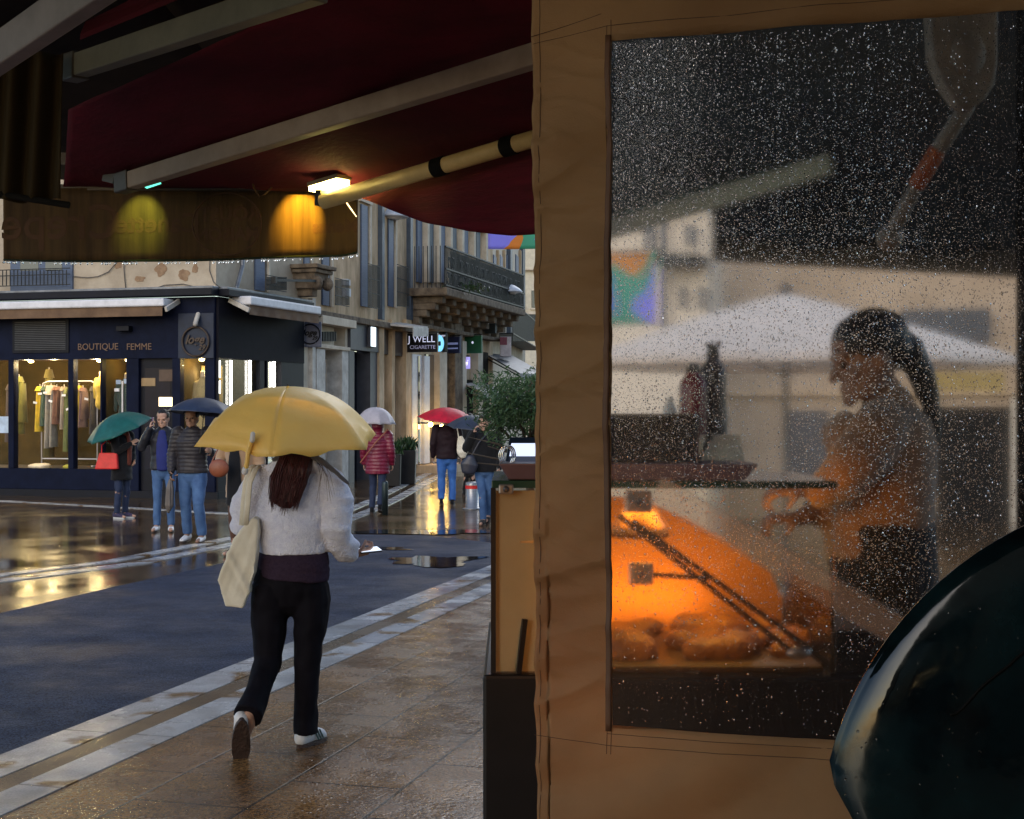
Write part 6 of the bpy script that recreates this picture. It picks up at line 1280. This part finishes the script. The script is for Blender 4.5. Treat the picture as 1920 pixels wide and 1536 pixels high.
for k_ in range(3):
    mb = MB(); c = Vector((X(948)+.004*k_, Dc+.03*k_, ZT+.014)); mb.tube([c+Vector((.016*math.cos(a/10*math.pi), 0, .024*math.sin(a/10*math.pi))) for a in range(21)], .0018, 6, round_=False); mb.build("wire", M("chrome", (.6, .6, .62), .12, metal=1), bk, smooth=True)
cbx = empty("card_box", (X(1240), Dc+.1, ZT), "large black box standing on the tray behind the clear panel", "box"); mb = MB(); mb.hexa([(X(1085), Dc+.02, ZT), (X(1312), Dc+.02, ZT), (X(1312), Dc+.25, ZT), (X(1085), Dc+.25, ZT)], [(X(1085), Dc+.05, Zc(776)), (X(1322), Dc+.05, Zc(776)), (X(1322), Dc+.25, Zc(776)), (X(1085), Dc+.25, Zc(776))]); mb.build("body", M("black_plastic", (.010, .010, .014), .35), cbx, bevel=.006)
mb = MB(); mb.bar((X(1090), Dc+.046, Zc(779)), (X(1318), Dc+.046, Zc(779)), .006, .008); mb.build("lid", M("dark_lid", (.03, .03, .035), .4), cbx)
def bottle(x, y0, y1, w_, col, lab, capc=(.05, .05, .05), spiky=False, d=.16):
    o = empty("sauce_bottle", (X(x), Dc+d, ZT), lab, "bottle"); zt_ = Zc(y0, Dc+d); r_ = w_/F*(Dc+d)/2; xx = (x-960)/F*(Dc+d); h = zt_-ZT; mb = MB()
    mb.lathe((xx, Dc+d, ZT), [(r_*.9, .001), (r_, .012), (r_, h*.72), (r_*.92, h*.80), (r_*.5, h*.88), (r_*.45, h*.92)], 24); mb.build("body", M("bottle_%d" % x, col, .3, transl=.2), o, smooth=True)
    mb = MB(); mb.lathe((xx, Dc+d, ZT), [(r_*.5, h*.90), (r_*.5, h*.95), (r_*.3, h*.99)], 16); cp = mb.build("cap", M("cap_%d" % x, capc, .5), o, smooth=True)
    if spiky:
        mb = MB(); rn = random.Random(2)
        for i in range(9): a = rn.uniform(0, 6.28); mb.tube([(xx, Dc+d, ZT+h*.93), (xx+.02*math.cos(a), Dc+d+.02*math.sin(a), ZT+h*(1.0+rn.uniform(0, .05)))], [.006, .002], 6)
        mb.build("sprig", M("cap_%d" % x, capc, .5), o)
bottle(1304, 680, 870, 52, (.16, .012, .03), "squat maroon sauce bottle beside the taller grey one"); bottle(1341, 650, 870, 50, (.07, .06, .065), "tall dark grey bottle with a ragged top on the tray", spiky=True, d=.22)
bottle(1360, 742, 872, 18, (.6, .6, .62), "thin white bottle half hidden behind the dark grey one", (.6, .6, .6), d=.30)
bottle(1262, 742, 800, 26, (.55, .6, .65), "small pale bottle behind the black box", (.6, .6, .6), d=.30)
mc = empty("price_card", (X(1360), Dc+.10, ZT), "white price card propped on the tray beside the bottles", "card"); mb = MB(); mb.prism([(X(1316), Dc+.02, ZT+.004), (X(1402), Dc+.02, ZT+.004), (X(1396), Dc+.05, Zc(816)), (X(1322), Dc+.05, Zc(816))], Vector((0, .003, 0))); mb.build("paper", M("warm_white_card", (.62, .60, .52), .7, transl=.4), mc)
sp_ = empty("spoon", (X(1325), Dc-.01, ZT), "dark handled spoon leaning before the white card", "spoon"); mb = MB(); mb.tube([(X(1314), Dc-.005, ZT+.004), (X(1334), Dc+.012, Zc(822))], [.004, .006], 8); mb.ball((X(1335), Dc+.013, Zc(818)), (.010, .005, .014), 10, 8); mb.build("handle", iron, sp_, smooth=True)

# ================================================================= THE SELLER
SD = 4.35; q_ = SD/F
E_ = lambda px, py, y=0.0: P(px, py, SD+y)
tan_ = M("tan_wool_coat", (.19, .085, .030), .95, col2=(.30, .145, .055), scale=10, bump=.4, bscale=80, sheen=.4)
mb = MB(); HRs = Matrix.Rotation(R(-84), 3, 'Z') @ Matrix.Rotation(R(17), 3, 'X')
hcs = E_(1640, 742, 0)
mb.tube([E_(1650, 1230), E_(1650, 1120), E_(1660, 990), E_(1668, 880), E_(1665, 790), E_(1660, 755)], [(.14, .18), (.14, .18), (.125, .16), (.13, .19), (.11, .13), (.06, .06)], 18)
mb.tube([E_(1672, 775), E_(1660, 735)], [.062, .055], 12); head(mb, hcs+Vector((.015, 0, .0)), .245, HRs); face(mb, hcs+Vector((.015, 0, 0)), .245, HRs)
wA, wB = E_(1510, 915, -.22), E_(1505, 968, -.05); mb.tube([E_(1650, 800, -.19), E_(1590, 905, -.24), wA], [.05, .042, .028], 12); mb.tube([E_(1650, 800, .17), E_(1600, 930, .12), wB], [.05, .042, .028], 12)
hand(mb, wA, Vector((-1, -.1, -.1)), Vector((0, .2, -1)), Vector((0, -1, 0)), .8, .95); hand(mb, wB, Vector((-1, -.2, .0)), Vector((0, .2, -1)), Vector((0, -1, 0)), .8, .95)
for y_ in (-.09, .09):
    b0 = E_(1650, 1200, y_); mb.tube([b0, Vector((b0.x, b0.y, .80)), Vector((b0.x+.02, b0.y, .36))], [.09, .06, .04], 12); mb.tube([Vector((b0.x+.02, b0.y, .36)), Vector((b0.x-.14, b0.y, .335))], [.04, .03], 10)
sl_ = blob(mb, "person", skind, None, .008, 2); setp(sl_, "ponytailed seller in a tan coat and black apron behind the rain spattered panel", "person")
for s_ in (-1, 1):
    q = MB(); q.ball(hcs+Vector((.015, 0, 0))+HRs @ Vector((s_*.16*.245, -.375*.245, .49*.245)), .011, 10, 6); q.build("eye", M("eye", (.02, .015, .012), .2), sl_, smooth=True)
mb = MB(); mb.tube([E_(1645, 1010), E_(1648, 960), E_(1652, 900), E_(1662, 830), E_(1668, 785), E_(1664, 762)], [(.155, .20), (.165, .205), (.165, .215), (.15, .21), (.12, .16), (.08, .09)], 22)
mb.tube([E_(1655, 800, -.18), E_(1610, 860, -.23), E_(1580, 900, -.24), E_(1545, 915, -.23)], [.082, .080, .070, .055], 14); mb.tube([E_(1655, 800, .16), E_(1600, 920, .13), E_(1545, 955, .02)], [.082, .075, .055], 14)
mb.tube([E_(1590, 850, -.03), E_(1570, 800, -.03), E_(1585, 785, -.03)], [(.05, .11), (.04, .10), (.03, .08)], 14)
blob(mb, "coat", tan_, sl_, .012, 3, disp=lambda p: .012*noise.noise(Vector((p.x*9, p.y*9, p.z*10))))
mb = MB(); mb.tube([E_(1662, 1250), E_(1660, 1100), E_(1650, 985)], [(.155, .20), (.158, .205), (.160, .208)], 20); blob(mb, "apron", blackc, sl_, .014, 3)
mb = MB(); mb.tube([Vector((E_(1650, 1200).x, SD, .95)), Vector((E_(1650, 1200).x, SD, .40))], [(.15, .17), (.12, .16)], 16, round_=False); blob(mb, "trousers", blackc, sl_, .014, 2)
mb = MB(); mb.ball(hcs+Vector((.015, 0, 0))+HRs @ Vector((0, .022, .168)), (.100, .122, .095), 20, 14, HRs); mb.ball(E_(1672, 655), (.055, .09, .07), 14, 10)
mb.tube([E_(1682, 640), E_(1705, 660), E_(1727, 700), E_(1742, 745), E_(1752, 790), E_(1757, 832)], [(.045, .045), (.050, .045), (.042, .04), (.034, .03), (.022, .022), (.012, .012)], 12)
blob(mb, "hair", hairb, sl_, .007, 3, disp=lambda p: .004*noise.noise(Vector((p.x*50, p.y*50, p.z*12))))
pf = empty("stall_platform", (1.1, SD, 0), "dark raised floor behind the food counter", "platform"); mb = MB(); mb.box((.2, SD-.0, .001), (2.6, SD+.9, .30)); mb.build("deck", M("dark_deck", (.02, .02, .02), .8), pf, bevel=.01)

# ================================================================= AWNING GEAR AND CANOPIES BEHIND THE PANEL
gr = empty("awning_gear", P(1805, 110, 2.9), "dirty white tapered gear plate hanging behind the top right of the panel", "gear")
dirt = M("dirty_white_plastic", (.10, .095, .085), .6, col2=(.42, .40, .36), scale=5, bump=.2)
mb = MB(); pts = [(1742, -40), (1872, -40), (1872, 120), (1866, 160), (1848, 188), (1822, 208), (1800, 200), (1775, 165), (1750, 110)]
mb.prism([P(x, y, 2.80) for x, y in pts], Vector((0, .06, 0))); mb.build("plate", dirt, gr, bevel=.008)
mb = MB(); mb.ball(P(1815, 105, 2.80), (.035, .02, .045), 16, 10); mb.build("boss", dirt, gr, smooth=True)
cr_ = empty("crank_handle", P(1740, 320, 2.9), "white and orange crank rod slanting down from the gear plate", "crank")
mb = MB(); mb.tube([P(1812, 205, 2.88), P(1755, 290, 2.92)], .0165, 12); mb.build("sleeve", dirt, cr_, smooth=True)
mb = MB(); mb.tube([P(1755, 290, 2.92), P(1722, 345, 2.95)], .0185, 12); mb.build("grip", M("orange_grip", (.42, .10, .02), .5), cr_, smooth=True)
mb = MB(); mb.tube([P(1722, 345, 2.95), P(1690, 405, 2.98), P(1672, 440, 3.0)], [.014, .017, .015], 12); mb.ball(P(1668, 448, 3.0), .028, 14, 10); mb.build("knob", M("pale_knob", (.22, .20, .18), .5), cr_, smooth=True)
sc = empty("stall_canopy", (2, 5, 2.6), "dark stall canopy seen through the wet panel with a pale teal front edge", "canopy")
tealm = M("teal_canopy_edge", (.03, .12, .13), .5); pale_e = M("pale_canopy_edge", (.38, .44, .40), .6)
a, b2 = P(1150, 418, 6.2), P(1560, 300, 5.2); nav = M("canopy_navy", (.010, .022, .042), .85, col2=(.022, .055, .095), scale=2)
mb = MB(); up = Vector((0, 0, .02)); a2, b3 = P(1100, -100, 4.4), P(2000, -250, 2.9); b4 = P(2050, 330, 4.9)
mb.grid(lambda u, v: lerpP([a, b2, b4], u).lerp(lerpP([a2, P(1500, -180, 3.6), b3], u), v), 20, 12); mb.build("cloth", nav, sc, smooth=True, solid=.006)
mb = MB(); mb.bar(a+Vector((0, 0, .03)), b2+Vector((0, 0, .03)), .03, .09); mb.build("edge_profile", tealm, sc); mb = MB(); mb.bar(a-Vector((0, .02, .055)), b2-Vector((0, .02, .035)), .03, .07); mb.build("edge_strip", pale_e, sc)
sc2 = empty("rear_canopy", (2.5, 6.5, 2.4), "second dark canopy closing the view over the seller at the right", "canopy")
c1, c2 = P(1345, 462, 6.4), P(2150, 500, 5.6); mb = MB(); mb.grid(lambda u, v: c1.lerp(c2, u).lerp(P(1340, 180, 5.3).lerp(P(2200, 60, 4.0), u), v)+Vector((0, 0, .02*math.sin(u*20)*(1-v))), 40, 10); mb.build("cloth", nav, sc2, smooth=True, solid=.006)
mb = MB(); mb.bar(c1+Vector((0, 0, -.03)), c2+Vector((0, 0, -.03)), .03, .10); mb.build("valance", M("dark_valance", (.05, .045, .04), .8), sc2)
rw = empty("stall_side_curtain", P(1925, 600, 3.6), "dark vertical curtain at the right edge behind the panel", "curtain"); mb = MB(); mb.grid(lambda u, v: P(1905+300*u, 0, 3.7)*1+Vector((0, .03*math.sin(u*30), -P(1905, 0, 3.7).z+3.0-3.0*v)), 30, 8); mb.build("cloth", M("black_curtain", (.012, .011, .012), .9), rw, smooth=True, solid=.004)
# ================================================================= SQUARE BEYOND THE PANEL
PD = 12.0; px_ = P(1480, 556, PD); par = umbrella("big cream market parasol spreading behind the seller", px_, 1.86, .56, 8, M("ivory_parasol_cloth", (.92, .80, .68), .8, var=.06, transl=.45), shaft=px_.z-.02, wrinkle=.01, domed=1.12, phase=R(22.5), cat="parasol", valance=.05, nm="market_parasol", ribm=M("parasol_metal", (.12, .12, .12), .4))
q = MB(); q.box((-.35, -.35, -px_.z+.001), (.35, .35, -px_.z+.10)); q.build("base", stone, par, bevel=.02); q = MB(); q.tube([(0, 0, 0), (0, 0, .07)], .025, 8); q.bar((-.08, 0, .035), (.08, 0, .035), .03, .02); q.build("finial", iron, par)
fr_ = pfac(1090, 24, 2300, 21.5)
hb_ = empty("square_building", fr_.W(3, 0, 0), "long beige building across the square behind the parasol", "building")
bm_ = M("beige_render", (.36, .26, .17), .85, col2=(.48, .36, .25), scale=1.2, bump=.2); mb = MB(); fr_.sbox(mb, 0, fr_.len, 0, 9, -.5, 0); mb.build("wall", bm_, hb_)
fpart(hb_, fr_, "string_course", stone, [(1091, 2290, 735, 742, 0, .12)])
fpart(hb_, fr_, "shop_band", M("yellow_ochre_band", (.34, .24, .08), .8), [(1740, 1880, 700, 742, 0, .06)])
fpart(hb_, fr_, "opening", dark, [(1755, 1890, 763, 980, 0, .05)]); fpart(hb_, fr_, "opening_frame", plas2, [(1892, 1905, 745, 1100, 0, .12)])
fpart(hb_, fr_, "window", M("grey_window", (.05, .055, .07), .3), [(1480, 1560, 770, 900, 0, .04), (1160, 1300, 750, 830, 0, .04), (1205, 1235, 430, 505, 0, .04)])
fpart(hb_, fr_, "plinth", stone, [(1091, 2290, 1010, 0, 0, .10, 0, None)])
fpart(hb_, fr_, "shutter_box", M("slate_box", (.035, .04, .05), .5), [(1690, 1850, 588, 645, 0, .5)])
ch_ = empty("corner_building", P(1240, 600, 20), "pale cream corner building with shuttered windows through the panel", "building"); fc = pfac(1110, 20.5, 1340, 19.5)
mb = MB(); fc.sbox(mb, 0, fc.len, 0, 5.6, -.5, 0); mb.build("wall", M("pale_cream", (.60, .50, .39), .85, var=.08), ch_)  # lighter cream than the long building behind
fpart(ch_, fc, "window", M("grey_window", (.05, .055, .07), .3), [(1226, 1248, 430, 505, 0, .04), (1300, 1322, 432, 470, 0, .04), (1290, 1305, 545, 585, 0, .04), (1325, 1338, 545, 585, 0, .04)])
fpart(ch_, fc, "downpipe", M("blue_grey_pipe", (.05, .07, .10), .5), [(1262, 1269, 300, 640, 0, .1)]); fpart(ch_, fc, "cornice", plas2, [(1111, 1339, 395, 402, 0, .2)]); fpart(ch_, fc, "balcony", iron, [(1275, 1340, 490, 510, 0, .5)])
banner(P(1130, 615, 15.5), P(1245, 480, 15.2), "lilac and orange patterned banner hanging beside the cream corner building", 2, 1)
# ================================================================= ROUND GLOSSY LID, LOWER RIGHT
gm = M("black_gloss_teal_reflection", (.002, .003, .004), .10, col2=(.006, .022, .025), scale=4, rvar=.10, bump=.10, bscale=6)  # teal patches in the colour stand in for reflections
ldo = empty("domed_lid", P(2010, 1470, 1.95), "large round black glossy domed lid in the lower right corner", "lid")
DL = 1.95; C0 = P(2246, 1611, DL); rotl = Matrix.Rotation(R(-5), 3, 'Y') @ Matrix.Rotation(R(-6), 3, 'Z') @ Matrix.Rotation(R(90), 3, 'X')
RL = .5045; mb = MB(); prof = [(RL*math.sin(t_*math.pi/2/20), .055*math.cos(t_*math.pi/2/20)**1.0) for t_ in range(20, -1, -1)]
def ell(v): v = rotl @ v; return C0+Vector((v.x*1.0, v.y, v.z*1.0))
seg = 96; i0 = 0
for r_, z_ in [(RL, -.012), (RL+.006, -.006), (RL+.006, .0)]+[(a, b) for a, b in prof]:
    for k in range(seg):
        a = 2*math.pi*k/seg; cc = math.cos(a-R(-156.2)); rc = max(r_, .001); rc = min(rc, RL*.767/cc) if cc > .3 else rc
        mb.v.append(tuple(ell(Vector((rc*math.cos(a), rc*math.sin(a), z_)))))
for j in range(2+len(prof)):
    for k in range(seg): mb.f.append((j*seg+k, j*seg+(k+1) % seg, (j+1)*seg+(k+1) % seg, (j+1)*seg+k))
mb.build("dome", gm, ldo, smooth=True)
LG = []
for i in range(-60, 61):
    for j in range(-60, 61):
        x, y = RL*i/60, RL*j/60; r_ = math.hypot(x, y)
        if r_ < RL*.99: p = ell(Vector((x, y, .055*math.sqrt(1-(r_/RL)**2)))); LG.append((960+p.x/p.y*F, 768-(p.z-CH)/p.y*F, x, y))
def lid_pt(px, py, up_=.001):
    k = min(LG, key=lambda q: (q[0]-px)**2+(q[1]-py)**2); x, y = k[2], k[3]; return ell(Vector((x, y, .055*math.sqrt(max(0, 1-(x*x+y*y)/RL**2))+up_)))
def smooth_line(pts, n_=14):
    P_ = []
    for (x0, y0), (x1, y1) in zip(pts[:-1], pts[1:]): P_ += [lid_pt(x0+(x1-x0)*i/n_, y0+(y1-y0)*i/n_) for i in range(n_)]
    P_.append(lid_pt(*pts[-1]))
    for _ in range(6): P_ = [P_[0]]+[(P_[i-1]+P_[i]*2+P_[i+1])/4 for i in range(1, len(P_)-1)]+[P_[-1]]
    return P_
mb = MB(); mb.tube(smooth_line([(1782, 1346), (1840, 1290), (1925, 1218)]), .0022, 6, round_=False); mb.build("seam", M("lid_seam", (.004, .004, .004), .6), ldo, smooth=True)
mb = MB(); rn = random.Random(31)
for i in range(900):
    a = rn.uniform(0, 6.28); r_ = RL*math.sqrt(rn.random())*.97; zz = .055*math.sqrt(max(0, 1-(r_/RL)**2)); c = ell(Vector((r_*math.cos(a), r_*math.sin(a), zz+.0005))); mb.ball(c, .0005+.0016*rn.random()**3, 6, 4)
mb.build("droplet", MATS["water"], ldo, smooth=True, fix=False); bpy.data.objects["droplet"]["kind"] = "stuff"
mb = MB(); mb.tube([ell(Vector((0, 0, -.02))), ell(Vector((0, 0, -.10))), Vector((C0.x, C0.y+.12, .5)), Vector((C0.x, C0.y+.12, .02))], .02, 10); mb.lathe((C0.x, C0.y+.12, 0), [(.22, .001), (.22, .02), (.03, .03)], 24); mb.build("stand", iron, ldo)

# ================================================================= THE CAFE HOUSE BEHIND THE CAMERA THAT CARRIES THE AWNINGS
cf = empty("cafe_house", (2.5, -3.6, 0), "dark cafe front carrying the awnings", "building")
mb = MB(); mb.box((-2.6, -4.2, 0), (9.5, -3.6, 7)); mb.build("wall", M("cafe_stone", (.11, .085, .06), .85, col2=(.17, .13, .10), scale=2, bump=.3), cf)
for x in (-2.2, .3, 2.8):
    mb = MB(); mb.box((x, -3.59, .3), (x+1.9, -3.54, 2.6)); wn = mb.build("window", darkglass, cf)
    mb = MB(); mb.box((x-.06, -3.59, .24), (x, -3.50, 2.66)); mb.box((x+1.9, -3.59, .24), (x+1.96, -3.50, 2.66)); mb.box((x-.06, -3.59, 2.66), (x+1.96, -3.50, 2.74)); mb.build("frame", M("cafe_frame", (.05, .02, .015), .5), wn)
